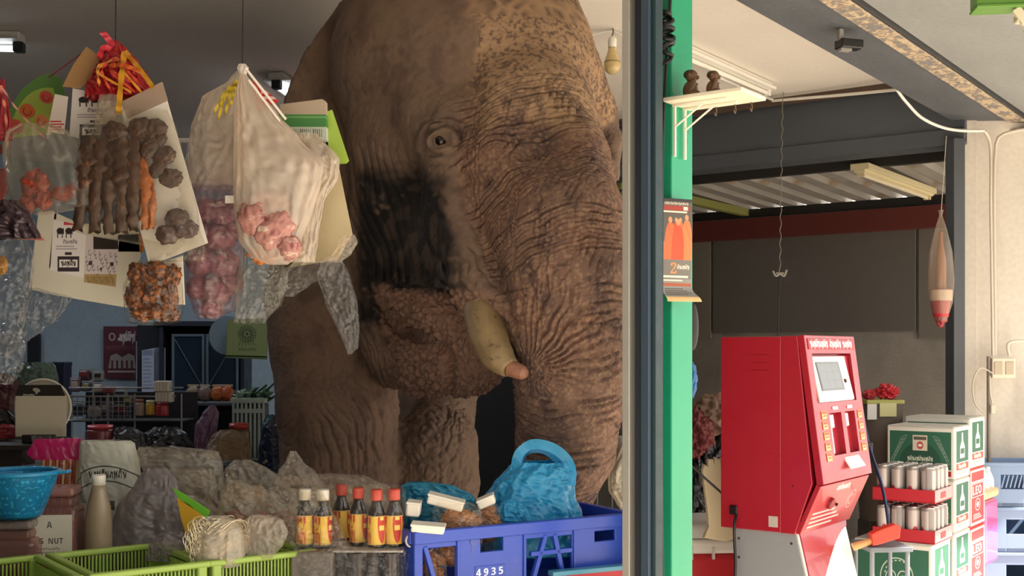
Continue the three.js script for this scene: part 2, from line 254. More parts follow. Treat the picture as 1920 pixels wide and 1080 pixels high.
  const hit = (X, Y) => { const o = V(0, CH, 0), dir = at(X, Y, 1).sub(o).normalize(); let t = 3; for (let i = 0; i < 200; i++) { const p = o.clone().addScaledVector(dir, t), d = sdf(p.x, p.y, p.z); if (d < 0.0005) return p; t += d * 0.8; if (t > 9) break; } return null; };
  eyeC.copy(hit(826, 263)); eyeOn = true;
  function nets(lo, hi, cell, skip) {
    const n = [0, 1, 2].map((i) => Math.ceil((hi[i] - lo[i]) / cell) + 1), [nx, ny, nz2] = n, f = new Float32Array(nx * ny * nz2), BS = 8, hd = BS * cell * 0.8661;
    for (let bz = 0; bz < nz2; bz += BS) for (let by = 0; by < ny; by += BS) for (let b0 = 0; b0 < nx; b0 += BS) {
      const cx = lo[0] + (b0 + BS / 2) * cell, cy = lo[1] + (by + BS / 2) * cell, cz = lo[2] + (bz + BS / 2) * cell, d0 = sdf(cx, cy, cz), far = Math.abs(d0) > hd * 1.15 + 0.05;
      let list = prims;
      if (!far) { const ds = prims.map((q) => pd(q, cx, cy, cz)), m = ds.reduce((a, c) => Math.min(a, c), 9); list = prims.filter((q, i) => ds[i] < m + 2 * hd + 0.22); }
      for (let k = bz; k < Math.min(bz + BS, nz2); k++) for (let j = by; j < Math.min(by + BS, ny); j++) for (let i = b0; i < Math.min(b0 + BS, nx); i++)
        f[(k * ny + j) * nx + i] = far ? d0 : sdf(lo[0] + i * cell, lo[1] + j * cell, lo[2] + k * cell, list);
    }
    const id = new Int32Array(nx * ny * nz2).fill(-1), pos = [], tri = [], sx = 1, sy = nx, sz = nx * ny, C = [0, 1, nx, nx + 1, sz, sz + 1, sz + nx, sz + nx + 1];
    const E = [[0, 1], [2, 3], [4, 5], [6, 7], [0, 2], [1, 3], [4, 6], [5, 7], [0, 4], [1, 5], [2, 6], [3, 7]];
    for (let k = 0; k < nz2 - 1; k++) for (let j = 0; j < ny - 1; j++) for (let i = 0; i < nx - 1; i++) {
      const o = (k * ny + j) * nx + i; let neg = 0; for (let c = 0; c < 8; c++) if (f[o + C[c]] < 0) neg++;
      if (!neg || neg === 8) continue;
      let x = 0, y = 0, z = 0, m = 0;
      for (const [a, b] of E) { const fa = f[o + C[a]], fb = f[o + C[b]]; if (fa < 0 !== fb < 0) { const t = fa / (fa - fb); x += (a & 1) + t * ((b & 1) - (a & 1)); y += (a >> 1 & 1) + t * ((b >> 1 & 1) - (a >> 1 & 1)); z += (a >> 2) + t * ((b >> 2) - (a >> 2)); m++; } }
      id[o] = pos.length / 3; pos.push(lo[0] + (i + x / m) * cell, lo[1] + (j + y / m) * cell, lo[2] + (k + z / m) * cell);
    }
    const inside = skip && ((v) => [0, 1, 2].every((c) => pos[v * 3 + c] > skip[0][c] + cell * 0.6 && pos[v * 3 + c] < skip[1][c] - cell * 0.6));
    const quad = (a, b, c, d, w) => { if (a < 0 || b < 0 || c < 0 || d < 0 || (skip && inside(a) && inside(b) && inside(c) && inside(d))) return; if (w) tri.push(a, b, c, a, c, d); else tri.push(a, c, b, a, d, c); };
    for (let k = 1; k < nz2 - 1; k++) for (let j = 1; j < ny - 1; j++) for (let i = 1; i < nx - 1; i++) {
      const o = (k * ny + j) * nx + i, s = f[o] < 0;
      if (s !== f[o + sx] < 0) quad(id[o - sy - sz], id[o - sz], id[o], id[o - sy], s);
      if (s !== f[o + sy] < 0) quad(id[o - sx - sz], id[o - sx], id[o], id[o - sz], s);
      if (s !== f[o + sz] < 0) quad(id[o - sx - sy], id[o - sy], id[o], id[o - sx], s);
    }
    return [new Float32Array(pos), tri];
  }
  // creases and colour of the skin at a point, by kind of skin, with some painted light and shade
  const fanC = hit(990, 694) ?? at(985, 694, 3.7), groove = (t, w) => { const q = Math.abs(t - Math.round(t)) * 2; return 1 - sst(0, w, q); };  // 1 in the crease
  const cell = (x, y, z) => {                            // distance to a crease net between skin scales
    const xi = Math.floor(x), yi = Math.floor(y), zi = Math.floor(z); let a = 9, b = 9;
    for (let k = -1; k < 2; k++) for (let j = -1; j < 2; j++) for (let i = -1; i < 2; i++) {
      const h = Math.imul(xi + i, 374761393) ^ Math.imul(yi + j, 668265263) ^ Math.imul(zi + k, 1274126177), h2 = Math.imul(h ^ h >>> 13, 1274126177), fx = xi + i + (h2 & 1023) / 1023, fy = yi + j + (h2 >>> 10 & 1023) / 1023, fz = zi + k + (h2 >>> 20 & 1023) / 1023;
      const d = Math.hypot(x - fx, y - fy, z - fz); if (d < a) { b = a; a = d; } else if (d < b) b = d;
    }
    return b - a;
  };
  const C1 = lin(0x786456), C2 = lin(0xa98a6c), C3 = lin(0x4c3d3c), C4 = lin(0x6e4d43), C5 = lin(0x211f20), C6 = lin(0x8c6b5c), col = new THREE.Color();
  let jaw = 0; const hairs = [];
  const cleft = [[705, 566], [742, 612], [800, 640], [832, 662], [838, 700], [842, 748]];
  const lineD = (X, Y) => { let m = 99; for (let i = 1; i < cleft.length; i++) { const [a, b] = cleft[i - 1], [c, e] = cleft[i], h = clamp(((X - a) * (c - a) + (Y - b) * (e - b)) / ((c - a) ** 2 + (e - b) ** 2), 0, 1); m = Math.min(m, Math.hypot(X - a - h * (c - a), Y - b - h * (e - b))); } return m; };
  function skin(x, y, z) {
    const X = CX - x / z * F, Y = HY + (y - CH) / z * F;   // where on the animal (front view plan)
    let bi = 0, best = 9, bs = 0, br = 0.1;
    for (let i = 0; i < trunkW.length - 1; i++) { const q = prims[trunk0 + i], dx = x - q.ax, dy = y - q.ay, dz = z - q.az, h = clamp((dx * q.bx + dy * q.by + dz * q.bz) / q.L, 0, 1), d = Math.hypot(dx - h * q.bx, dy - h * q.by, dz - h * q.bz) - lerp(q.ra, q.rb, h); if (d < best) { best = d; bi = i; bs = lerp(trunkS[i], trunkS[i + 1], h); br = lerp(q.ra, q.rb, h); } }
    const head = z > -4.5, wTr = head ? sst(0.06, 0.015, best) * sst(0.0, 0.12, bs) : 0;
    const wJaw = head || z > -4.6 ? sst(535, 560, Y + (X < 800 ? (800 - X) * 0.15 : 0)) * sst(770, 740, Y) * sst(960, 925, X) * sst(680, 745, X - 0.25 * (Y - 600)) * (1 - wTr) * (z > -4.55 ? 1 : 0) : 0;
    const wLeg = sst(560, 640, Y) * sst(760, 720, X) * (z < -4.0 ? 1 : 0) * (1 - wJaw);
    const wL2 = sst(740, 752, X) * sst(900, 885, X) * sst(740, 775, Y) * (z < -4.35 && z > -4.95 ? 1 : 0);
    const wFore = head ? sst(250, 120, Y) * (1 - wTr) : 0;
    let d = 0;
    const n1 = nz(x * 5, y * 5, z * 5), n2 = nz(x * 16, y * 16, z * 16), n3 = nz(x * 40, y * 40, z * 40);
    // everywhere: a fine net of cracks
    const net = cell(x * 52 + n2, y * 52 + n1, z * 52);
    d -= 0.0024 * (1 - sst(0.0, 0.28, net)) * (0.5 + 0.5 * sst(-0.3, 0.3, n1)) * (1 - 0.65 * wFore);
    d += 0.0022 * n3 + 0.005 * n2 * 0.5;
    if (wTr > 0) {
      const fx = x - fanC.x, fy = y - fanC.y, fr = Math.hypot(fx, fy), wF = sst(0.40, 0.10, fr) * sst(-0.10, 0.03, fy) ;
      const ph = bs / 0.027 + 0.9 * n1 + 0.35 * n2 + (X - 1065) * 0.004, ring = groove(ph, 0.5) * (0.3 + 0.7 * sst(-0.35, 0.15, nz(x * 9, y * 22, z * 9)));
      const ph2 = (x + z * 0.6) / 0.021 + 0.8 * n1 + 0.5 * n2, lon = groove(ph2, 0.38) * sst(-0.1, 0.3, nz(x * 20 + 9, y * 6, z * 20));
      const an = Math.atan2(fy, fx) / 0.17 + 0.7 * n2, fan = groove(an, 0.5) * sst(0.02, 0.07, fr);
      d -= wTr * ((1 - wF) * (0.020 * ring + 0.0095 * lon * sst(800, 560, Y)) + wF * (0.020 * fan + 0.006 * lon));
      d += wTr * 0.003 * Math.cos(ph * 6.283) * (1 - wF);
    }
    if (wJaw > 0) { const c = cell(x * 44 + n2, y * 30, z * 44); d -= wJaw * (0.013 * (1 - sst(0.04, 0.5, c)) - 0.004 * n3); if (Y < 760 && X < 870 && X > 690) d -= wJaw * 0.026 * sst(16, 2, lineD(X, Y) + 4 * n2); const st = groove((y * 0.8 + x * 0.62) / 0.024 + n2, 0.5); d -= wJaw * 0.007 * st * sst(830, 780, X) * sst(585, 620, Y); }
    if (wLeg > 0) { const t = (x * 0.86 + y * 0.5 + z * 0.3) / 0.034 + 1.5 * n1 + 0.4 * n2 + (Y - 600) * 0.0012, g = groove(t, 0.45) * (0.3 + 0.7 * sst(-0.3, 0.2, nz(x * 7, y * 3, z * 7))); d -= wLeg * 0.012 * g * sst(575, 620, X) * sst(960, 830, Y); const t2 = (y - x * 0.15) / 0.05 + n1 * 2; d -= wLeg * 0.004 * groove(t2, 0.25) * sst(760, 830, Y); }
    if (wL2 > 0) { const t = (x * 0.7 - y * 0.55) / 0.04 + 1.8 * n1 + 0.6 * n2; d -= wL2 * (0.01 * groove(t, 0.5) * (0.3 + 0.7 * sst(-0.3, 0.2, nz(x * 8, y * 4, z * 8))) + 0.006 * (1 - sst(0.03, 0.4, cell(x * 30, y * 24, z * 30)))); }
    if (head) {
      // folds round the eye, streaks on the tusk sheath, upright folds behind the cheek
      const ex = (x - eyeC.x), ey = (y - eyeC.y), er = Math.hypot(ex * 0.95 + ey * 0.35, ey * 1.25 - ex * 0.25), wE = sst(0.15, 0.07, er) * (z > -4.05 ? 1 : 0);
      d += wE * (0.0085 * Math.cos(er * 150 + n2 * 2.2 + n1 * 2) * sst(0.02, 0.04, er) * (0.35 + 0.65 * sst(-0.2, 0.3, nz(x * 14, y * 14, z * 14 + 5)))) + 0.003 * sst(0.05, 0.03, er) * sst(0.014, 0.024, er); { const q = Math.abs(ey + ex * 0.4) ; d -= 0.011 * sst(0.009, 0.002, q) * sst(0.012, 0.022, ex) * sst(0.06, 0.04, ex) * (z > -4.05 ? 1 : 0); const ar = Math.hypot(ex * 0.8, (ey - 0.012)); d -= 0.013 * sst(0.006, 0.0015, Math.abs(ar - 0.05 - 0.006 * n2)) * sst(-0.02, 0.012, ey) * (z > -4.05 ? 1 : 0); }
      const wSh = sst(300, 350, Y) * sst(600, 560, Y) * sst(790, 830, X) * (1 - sst(0.0, 0.05, bs - 0.1) * wTr);
      const st = groove((x * 0.9 + y * 0.42) / 0.036 + n1 * 1.6 + n2 * 0.6, 0.5) * sst(-0.25, 0.2, nz(x * 12, y * 5, z * 12)); d -= wSh * 0.011 * st;
      const wC = sst(250, 300, Y) * sst(800, 730, X) * (1 - wJaw) * sst(640, 665, X); d -= wC * 0.006 * groove((x + 0.25 * y) / 0.03 + n1 * 1.2, 0.5);
      d += wFore * 0.007 * fbm(x * 7, y * 7, z * 7);
    }
    // colour: skin, dust with painted light, stained cheek with painted shade, pinkish patches, grainy edges
    const p1 = fbm(x * 6, y * 6, z * 6) + 0.22 * n3, p2 = fbm(x * 11 + 7, y * 7, z * 11) + 0.3 * n3, sp = nz(x * 85, y * 85, z * 85) + 0.6 * nz(x * 150, y * 150, z * 150);
    col.copy(C1);
    const shadeStain = head ? sst(300, 345, Y + 40 * p1) * sst(880, 830, X - 0.28 * (Y - 420) + 60 * p1) * sst(655, 680, X) * sst(660, 600, Y + 60 * p2 - 0.2 * (X - 740)) * (1 - sst(0.25, 0.75, wJaw + 0.9 * p1 + 0.3 * n3)) : 0; jaw = wJaw;  // dark cheek: recess shade painted into the skin colour along with a stain
    const dusty = head ? sst(865, 905, X + 60 * p2) * sst(250, 205, Y + 60 * p2) : 0;  // speckled forehead dust, with the light on that half painted into its colour
    col.lerp(C4, clamp(0.75 * wTr + 0.55 * wJaw + 0.2 * wLeg, 0, 1) * (0.6 + 0.4 * sst(-0.2, 0.3, p1)));
    col.lerp(C3, sst(-0.12, 0.4, p2 + 0.25 * sp) * (0.3 + 0.35 * wTr + 0.2 * (head ? 1 : 0)) * (1 - 0.7 * wJaw)); col.lerp(C6, wJaw * (0.25 + 0.5 * sst(-0.2, 0.5, sp)));
    col.lerp(C2, dusty * 0.9); col.lerp(C3, dusty * sst(-0.25, 0.6, sp + 0.5 * nz(x * 45, y * 30, z * 45) + 0.5 * sst(90, 190, Y) * sst(-0.2, 0.3, p2)) * 0.8);
    col.lerp(C2, wTr * sst(0.05, 0.35, sp + p1 * 0.5) * 0.35);
    col.lerp(C5, shadeStain * (0.84 + 0.16 * sst(-0.3, 0.1, nz(x * 30, y * 8, z * 30)))); 
    const k = 1 + 0.16 * sp * 0.6 + 0.12 * p1; col.multiplyScalar(Math.max(0.3, k));
    return d;
  }
  const lo = [-1.1, 0.9, -5.05], hi = [0.62, 2.62, -3.35];
  const build = (l, h, c, skip) => {
    const [pos, tri] = nets(l, h, c, skip), g = new THREE.BufferGeometry(); g.setAttribute('position', new THREE.BufferAttribute(pos, 3)); g.setIndex(tri); g.computeVertexNormals();
    const nn = g.attributes.normal.array, cols = new Float32Array(pos.length);
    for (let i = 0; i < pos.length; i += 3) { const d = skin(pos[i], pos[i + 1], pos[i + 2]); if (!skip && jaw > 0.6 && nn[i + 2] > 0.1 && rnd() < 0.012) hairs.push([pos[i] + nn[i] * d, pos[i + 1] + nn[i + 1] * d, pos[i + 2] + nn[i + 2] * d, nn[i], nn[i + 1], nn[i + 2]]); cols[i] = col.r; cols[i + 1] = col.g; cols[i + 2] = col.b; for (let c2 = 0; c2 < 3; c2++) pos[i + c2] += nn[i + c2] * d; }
    g.setAttribute('color', new THREE.BufferAttribute(cols, 3)); g.computeVertexNormals(); return g;
  };
  const fine = build(lo, hi, 0.005), rough = build([-1.7, 0, -8.4], [0.62, 3.0, -3.3], 0.024, [lo, hi]);
  const nF = fine.attributes.position.count, cat = (k) => { const a = fine.attributes[k].array, b = rough.attributes[k].array, o = new Float32Array(a.length + b.length); o.set(a); o.set(b, a.length); return new THREE.BufferAttribute(o, 3); };
  const all = new THREE.BufferGeometry(); for (const k of ['position', 'normal', 'color']) all.setAttribute(k, cat(k));
  const fi = fine.index.array, ri = rough.index.array, ix = new Uint32Array(fi.length + ri.length); ix.set(fi); for (let i = 0; i < ri.length; i++) ix[fi.length + i] = ri[i] + nF; all.setIndex(new THREE.BufferAttribute(ix, 1));
  const base = at(735, 660, 5.4).setY(0); all.translate(-base.x, 0, -base.z);
  console.log('elephant triangles', ix.length / 3);
  const t = thing('elephant', 'huge brown wrinkled elephant standing inside the shop behind the counter', 'elephant', base);
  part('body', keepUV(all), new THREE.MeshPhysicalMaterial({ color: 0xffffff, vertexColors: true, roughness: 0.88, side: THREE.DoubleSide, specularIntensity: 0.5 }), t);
  { // short bristles of the lower jaw
    const p = [], ix2 = []; for (const [x, y, z, a, b, c] of hairs) { const l = rr(0.009, 0.02), dx = a * 0.6 + rr(-0.3, 0.45), dy = b * 0.5 - 0.7 + rr(-0.3, 0.3), dz = c * 0.7, k = p.length / 3; for (const [ux, uy] of [[0.0011, 0], [-0.0006, 0.0009], [-0.0006, -0.0009]]) p.push(x + ux - base.x, y + uy, z - base.z); p.push(x + dx * l - base.x, y + dy * l, z + dz * l - base.z); ix2.push(k, k + 1, k + 3, k + 1, k + 2, k + 3, k + 2, k, k + 3); }
    const g = new THREE.BufferGeometry(); g.setAttribute('position', new THREE.Float32BufferAttribute(p, 3)); g.setIndex(ix2); g.computeVertexNormals(); console.log('bristles', hairs.length);
    part('bristles', g, M(0x8f735c, 0.7, { bump: 0 }), t).userData.kind = 'stuff';
  }
  const loc = (x, y, d) => at(x, y, d).sub(base);
  // tusk: tapered, flattened, blunt with a ringed tip
  const tk = [[894, 540, 3.86, 30], [903, 585, 3.74, 35], [918, 635, 3.66, 36], [937, 672, 3.6, 30], [957, 691, 3.57, 18.5]], tip = [[955, 690, 3.572, 15.5], [970, 695, 3.56, 15], [981, 699, 3.55, 13], [988, 701, 3.545, 7]];
  const horn = (pts) => {
    const c = new THREE.CatmullRomCurve3(pts.map((q) => loc(...q))), n = 28, m = 24, p = [], ix2 = [];
    for (let i = 0; i <= n; i++) { const o = c.getPoint(i / n), tg = c.getTangent(i / n), a = V(0, 0, 1).cross(tg).normalize(), b = V().crossVectors(tg, a), f2 = i / n * (pts.length - 1), k = Math.min(Math.floor(f2), pts.length - 2), r = lerp(pts[k][3], pts[k + 1][3], f2 - k) * 3.65 / F;
      for (let j = 0; j < m; j++) { const w = j / m * 6.2832, rj = r * (1 + 0.04 * nz(o.x * 30 + Math.cos(w) * 2, o.y * 30, Math.sin(w) * 2)); p.push(...o.clone().addScaledVector(a, Math.cos(w) * rj).addScaledVector(b, Math.sin(w) * rj).toArray()); } }
    const e0 = p.length / 3; p.push(...c.getPoint(0).toArray(), ...c.getPoint(1).toArray());
    for (let i = 0; i < n; i++) for (let j = 0; j < m; j++) { const a = i * m + j, b = i * m + (j + 1) % m; ix2.push(a, b, a + m, b, b + m, a + m); }
    for (let j = 0; j < m; j++) { ix2.push(e0, (j + 1) % m, j, e0 + 1, n * m + j, n * m + (j + 1) % m); }
    const g = new THREE.BufferGeometry(); g.setAttribute('position', new THREE.Float32BufferAttribute(p, 3)); g.setIndex(ix2); g.computeVertexNormals(); return g;
  };
  const ivory = noiseTex(256, 0.3, (u, v) => { const a = fbm(u * 22, v * 9, 3), s = sst(0.2, 0.45, fbm(u * 50, v * 40, 8)); const k = 1 + 0.16 * a - 0.3 * s; return [142 * k, 120 * k, 86 * k]; });
  const tusk = part('tusk', horn(tk), S(ivory, 0.55), t, 'short pale ivory tusk'); part('tusk_tip', horn(tip), S(noiseTex(128, 0.2, (u, v) => { const k = 1 + 0.2 * fbm(u * 40, v * 40, 5); return [152 * k, 106 * k, 84 * k]; }), 0.5), tusk);
  const ball = new THREE.SphereGeometry(0.019, 32, 24); const ep = eyeC.clone().sub(base).add(V(0, 0, -0.012));
  const eye = part('eye', put(ball, ep.x, ep.y, ep.z - 0.002), M(0x1c120c, 0.12, { bump: 0 }), t, 'small dark eye under heavy folded lids');
}
elephant();
// ---------------------------------------------------------------- print helpers
const scrawl = (x, X, Y, w, h, n, col, lw = 2) => {     // a line of small looped script, too soft in the photograph to read letter by letter
  x.strokeStyle = col; x.lineWidth = lw; x.lineCap = 'round';
  for (let i = 0; i < n; i++) { const cx = X + w * (i + 0.15) / n, cw = w / n * 0.66; x.beginPath(); const k = (i * 7 + n) % 4;
    x.arc(cx + cw * 0.2, Y + h * (k & 1 ? 0.25 : 0.75), h * 0.14, 0, 6.3); x.moveTo(cx + cw * 0.34, Y + h * (k & 1 ? 0.3 : 0.75)); x.lineTo(cx + cw * (k > 1 ? 0.2 : 0.5), Y + h * (k & 1 ? 1 : 0.15)); x.lineTo(cx + cw, Y + h * (k > 1 ? 0.1 : 0.3)); x.lineTo(cx + cw, Y + h); if (k === 2) { x.moveTo(cx + cw * 0.3, Y - h * 0.15); x.lineTo(cx + cw, Y - h * 0.2); } x.stroke(); }
};
const paper = (x, w, h, col) => { x.fillStyle = col; x.fillRect(0, 0, w, h); };
const bars = (x, X, Y, w, h, n, col) => { x.fillStyle = col; for (let i = 0; i < n; i++) x.fillRect(X, Y + i * h / n, w * (0.75 + 0.25 * ((i * 37) % 5) / 4), h / n * 0.45); };

// ---------------------------------------------------------------- shop front posts
{
  const o = at(1209, HY, 3.17).setY(0), rail = thing('guide_rail', 'tall aluminium shutter guide rail left of the green post', 'shutter rail', o, TH);
  const alu = M(0xaaa79f, 0.45, { metalness: 0.35 }), dk = M(0x20252d, 0.5), bl = M(0x40505f, 0.45, { metalness: 0.3 });
  part('flange', bx(0.05, 2.79, 0.024, 0, 1.395, -0.045, 0.003), alu, rail, 'pale aluminium flange');
  part('channel', bx(0.03, 2.79, 0.03, 0.018, 1.395, -0.018, 0.002), dk, rail, 'dark recessed channel');
  part('flange', bx(0.05, 2.79, 0.026, 0, 1.395, 0.014, 0.003), bl, rail, 'grey blue inner flange');
  part('rubber_strip', bx(0.04, 2.79, 0.012, 0.008, 1.395, 0.034, 0.002), M(0x17323a, 0.7), rail);
  const g = thing('green_post', 'green painted steel post carrying the small white shelf and a poster', 'post', at(1265, HY, 3.4).setY(0), TH);
  const gp = noiseTex(256, 1, (u, v) => { const k = 1 + 0.06 * fbm(u * 6, v * 3, 91), s = sst(0.38, 0.5, fbm(u * 26, v * 14, 92)); return [lerp(18, 70, s) * k, lerp(152, 120, s) * k, lerp(112, 100, s) * k]; });
  part('column', bx(0.13, 2.79, 0.05, 0, 1.395, 0, 0.005), S(gp, 0.42), g);
  part('base_plate', bx(0.2, 0.012, 0.14, 0, 0.006, 0, 0.003), S(gp, 0.42), g);
}
{
  // small shelf on the green post, brackets, two figures
  const o = at(1268, 196, 3.36), sh = thing('wall_shelf', 'small cream wooden shelf with two white brackets on the green post', 'shelf', o, TH), w = M(0xe6dcc6, 0.6);
  part('board', bx(0.16, 0.012, 0.24, 0.0, 0, 0.12, 0.003), w, sh);
  for (const x of [-0.032, 0.03]) { const b = part('bracket', [bx(0.008, 0.15, 0.008, x, -0.08, 0.012, 0.002), bx(0.008, 0.008, 0.17, x, -0.01, 0.09, 0.002)], M(0xe9e4d6, 0.45), sh); part('brace', rod(V(x, -0.07, 0.014), V(x, -0.014, 0.1), 0.003), M(0xe9e4d6, 0.45), b); }
  for (const z of [0.09, 0.15, 0.2]) part('hook', tube([V(0.07, -0.005, z), V(0.075, -0.025, z), V(0.068, -0.032, z), V(0.062, -0.024, z)], 0.0018, 10), M(0x6a5a48, 0.5, { metalness: 0.6 }), sh);
  const fig = (x, z, s, label) => {
    const f = thing('figurine', label, 'figurine', o.clone().addScaledVector(U, x).addScaledVector(N, z).setY(o.y + 0.006), TH + 0.3), m = M(0x6d4c30, 0.5), m2 = M(0x4a3220, 0.5);
    const sp = (r, x, y, z, sx = 1, sy = 1, sz = 1) => { const g = new THREE.SphereGeometry(r, 20, 14); g.scale(sx, sy, sz); return g.translate(x, y, z); };
    part('body', [sp(0.02, 0, 0.024, 0, 1, 1.25, 0.95), sp(0.012, -0.017, 0.012, 0.01, 1, 0.9, 1.5), sp(0.012, 0.017, 0.012, 0.01, 1, 0.9, 1.5), put(cyl(0.007, 0.006, 0.034, 12), -0.018, 0.03, 0.006, 0.3, 0, -0.3), put(cyl(0.007, 0.006, 0.034, 12), 0.018, 0.03, 0.006, 0.3, 0, 0.3)], m, f);
    const h = part('head', [sp(0.0155, 0, 0.06, 0.003, 1, 1.05, 1), sp(0.007, 0, 0.056, 0.016, 1.1, 0.8, 1), sp(0.005, -0.0155, 0.061, 0, 0.6, 1, 1), sp(0.005, 0.0155, 0.061, 0, 0.6, 1, 1)], m, f);
    part('hair', sp(0.0165, 0, 0.064, -0.001, 1, 0.75, 1), m2, h); f.scale.setScalar(s);
  };
  fig(0.0, 0.045, 1.14, 'taller brown seated figurine on the small shelf beside the green post');
  fig(0.0, 0.115, 0.98, 'shorter brown seated figurine nearer the free end of the small shelf');
  // poster of a group in orange robes
  const po = at(1270, 475, 3.33), pt = tex(256, 768, (x, w, h) => {
    paper(x, w, h, '#8f8d88'); x.fillStyle = '#5c5650'; x.fillRect(0, 0, w, 300); x.fillStyle = '#a33a2c'; x.fillRect(0, 40, w * 0.9, 34); x.fillStyle = '#e9dcc8'; x.fillRect(0, 78, w * 0.82, 12); x.fillRect(w * 0.7, 44, 38, 26); scrawl(x, 14, 8, 210, 24, 12, '#ddd0bc', 3);
    for (const [cx, cy, s] of [[60, 210, 1], [112, 188, 0.7], [150, 190, 0.72], [206, 186, 0.95], [130, 230, 1.05]]) { x.fillStyle = '#d8946a'; x.beginPath(); x.ellipse(cx, cy - 66 * s, 17 * s, 23 * s, 0, 0, 7); x.fill(); x.fillStyle = ['#e26b40', '#d8502f', '#e87c4a'][cx % 3]; x.beginPath(); x.moveTo(cx - 16 * s, cy - 44 * s); x.lineTo(cx + 18 * s, cy - 44 * s); x.quadraticCurveTo(cx + 56 * s, cy, cx + 52 * s, 430); x.lineTo(cx - 52 * s, 430); x.quadraticCurveTo(cx - 54 * s, cy, cx - 16 * s, cy - 44 * s); x.fill(); x.strokeStyle = '#a83c24'; x.lineWidth = 3; x.beginPath(); x.moveTo(cx - 18 * s, cy - 30 * s); x.lineTo(cx + 36 * s, cy + 100); x.stroke(); }
    x.fillStyle = '#77736d'; x.fillRect(0, 430, w, 140); x.fillStyle = '#f0905a'; x.font = 'bold 110px serif'; x.fillText('2', 70, 530); scrawl(x, 130, 470, 110, 26, 6, '#dfd6c6', 4);
    x.fillStyle = '#e6dccb'; x.fillRect(10, 545, 220, 16); x.fillRect(0, 575, 180, 10); x.fillStyle = '#b25a3c'; x.fillRect(0, 600, w, 22); bars(x, 20, 640, 210, 70, 4, '#57534e'); x.fillStyle = '#f0c68a'; x.fillRect(0, 722, w, 46);
  });
  const pw = 0.098, h = 0.30, g = new THREE.PlaneGeometry(pw, h, 10, 40), p = g.attributes.position;
  for (let i = 0; i < p.count; i++) { const x = p.getX(i), y = p.getY(i), t = sst(-0.08, -0.15, y); p.setZ(i, 0.004 * Math.sin(y * 20) + 0.03 * t * t + 0.01 * t * (x / pw)); p.setX(i, x * (1 + 0.1 * t) + 0.006 * t); p.setY(i, y + 0.012 * t * t); }
  const back = g.clone(); back.translate(0, 0, -0.001); g.computeVertexNormals();
  const ps = thing('poster', 'narrow poster of figures in orange robes tied to the green post', 'poster', po, 0.45);
  part('print', keepUV(g), PM(pt, 0.55), ps); part('backing', keepUV(back), M(0xd9c7a4, 0.8), ps);
  part('hanging_strip', bx(pw * 1.02, 0.01, 0.006, 0, h / 2, 0, 0.002), M(0x2c2a2a, 0.5), ps);
}
{
  const wire = M(0x17191b, 0.5);
  const c = thing('power_cable', 'black power cable running down the green post with a taped bundle', 'cable', at(1245, 500, 3.3));
  const q = (a) => a.map(([x, y, d]) => at(x, y, d).sub(c.position));
  part('cable', tube(q([[1258, -20, 3.32], [1254, 40, 3.32], [1250, 110, 3.32], [1243, 250, 3.31], [1241, 480, 3.28], [1240, 700, 3.28], [1240, 900, 3.28], [1243, 1120, 3.28]]), 0.0048, 80), wire, c);
  const pts = []; for (let i = 0; i < 60; i++) { const t = i / 59, w = i * 0.95; pts.push([1250 + Math.sin(w) * (6 + 8 * Math.sin(t * 3.1)), 22 + 92 * t + 8 * Math.cos(w * 0.7), 3.29 + 0.02 * Math.cos(w)]); }
  part('bundle', tube(q(pts), 0.006, 240, 6), wire, c, 'tangled bundle of black cable');
  const g = new THREE.SphereGeometry(1, 32, 24); g.scale(0.019, 0.073, 0.012);
  const m = thing('hand_mirror', 'dark oval mirror hanging behind the green post below the poster', 'mirror', at(1299, 612, 3.6), 0.3);
  part('frame', g, M(0x241f1e, 0.6), m); part('cord', rod(V(0, 0.07, 0), at(1272, 520, 3.41).sub(m.position).applyAxisAngle(V(0, 1, 0), -0.3), 0.002), M(0x241f1e, 0.7), m);
}
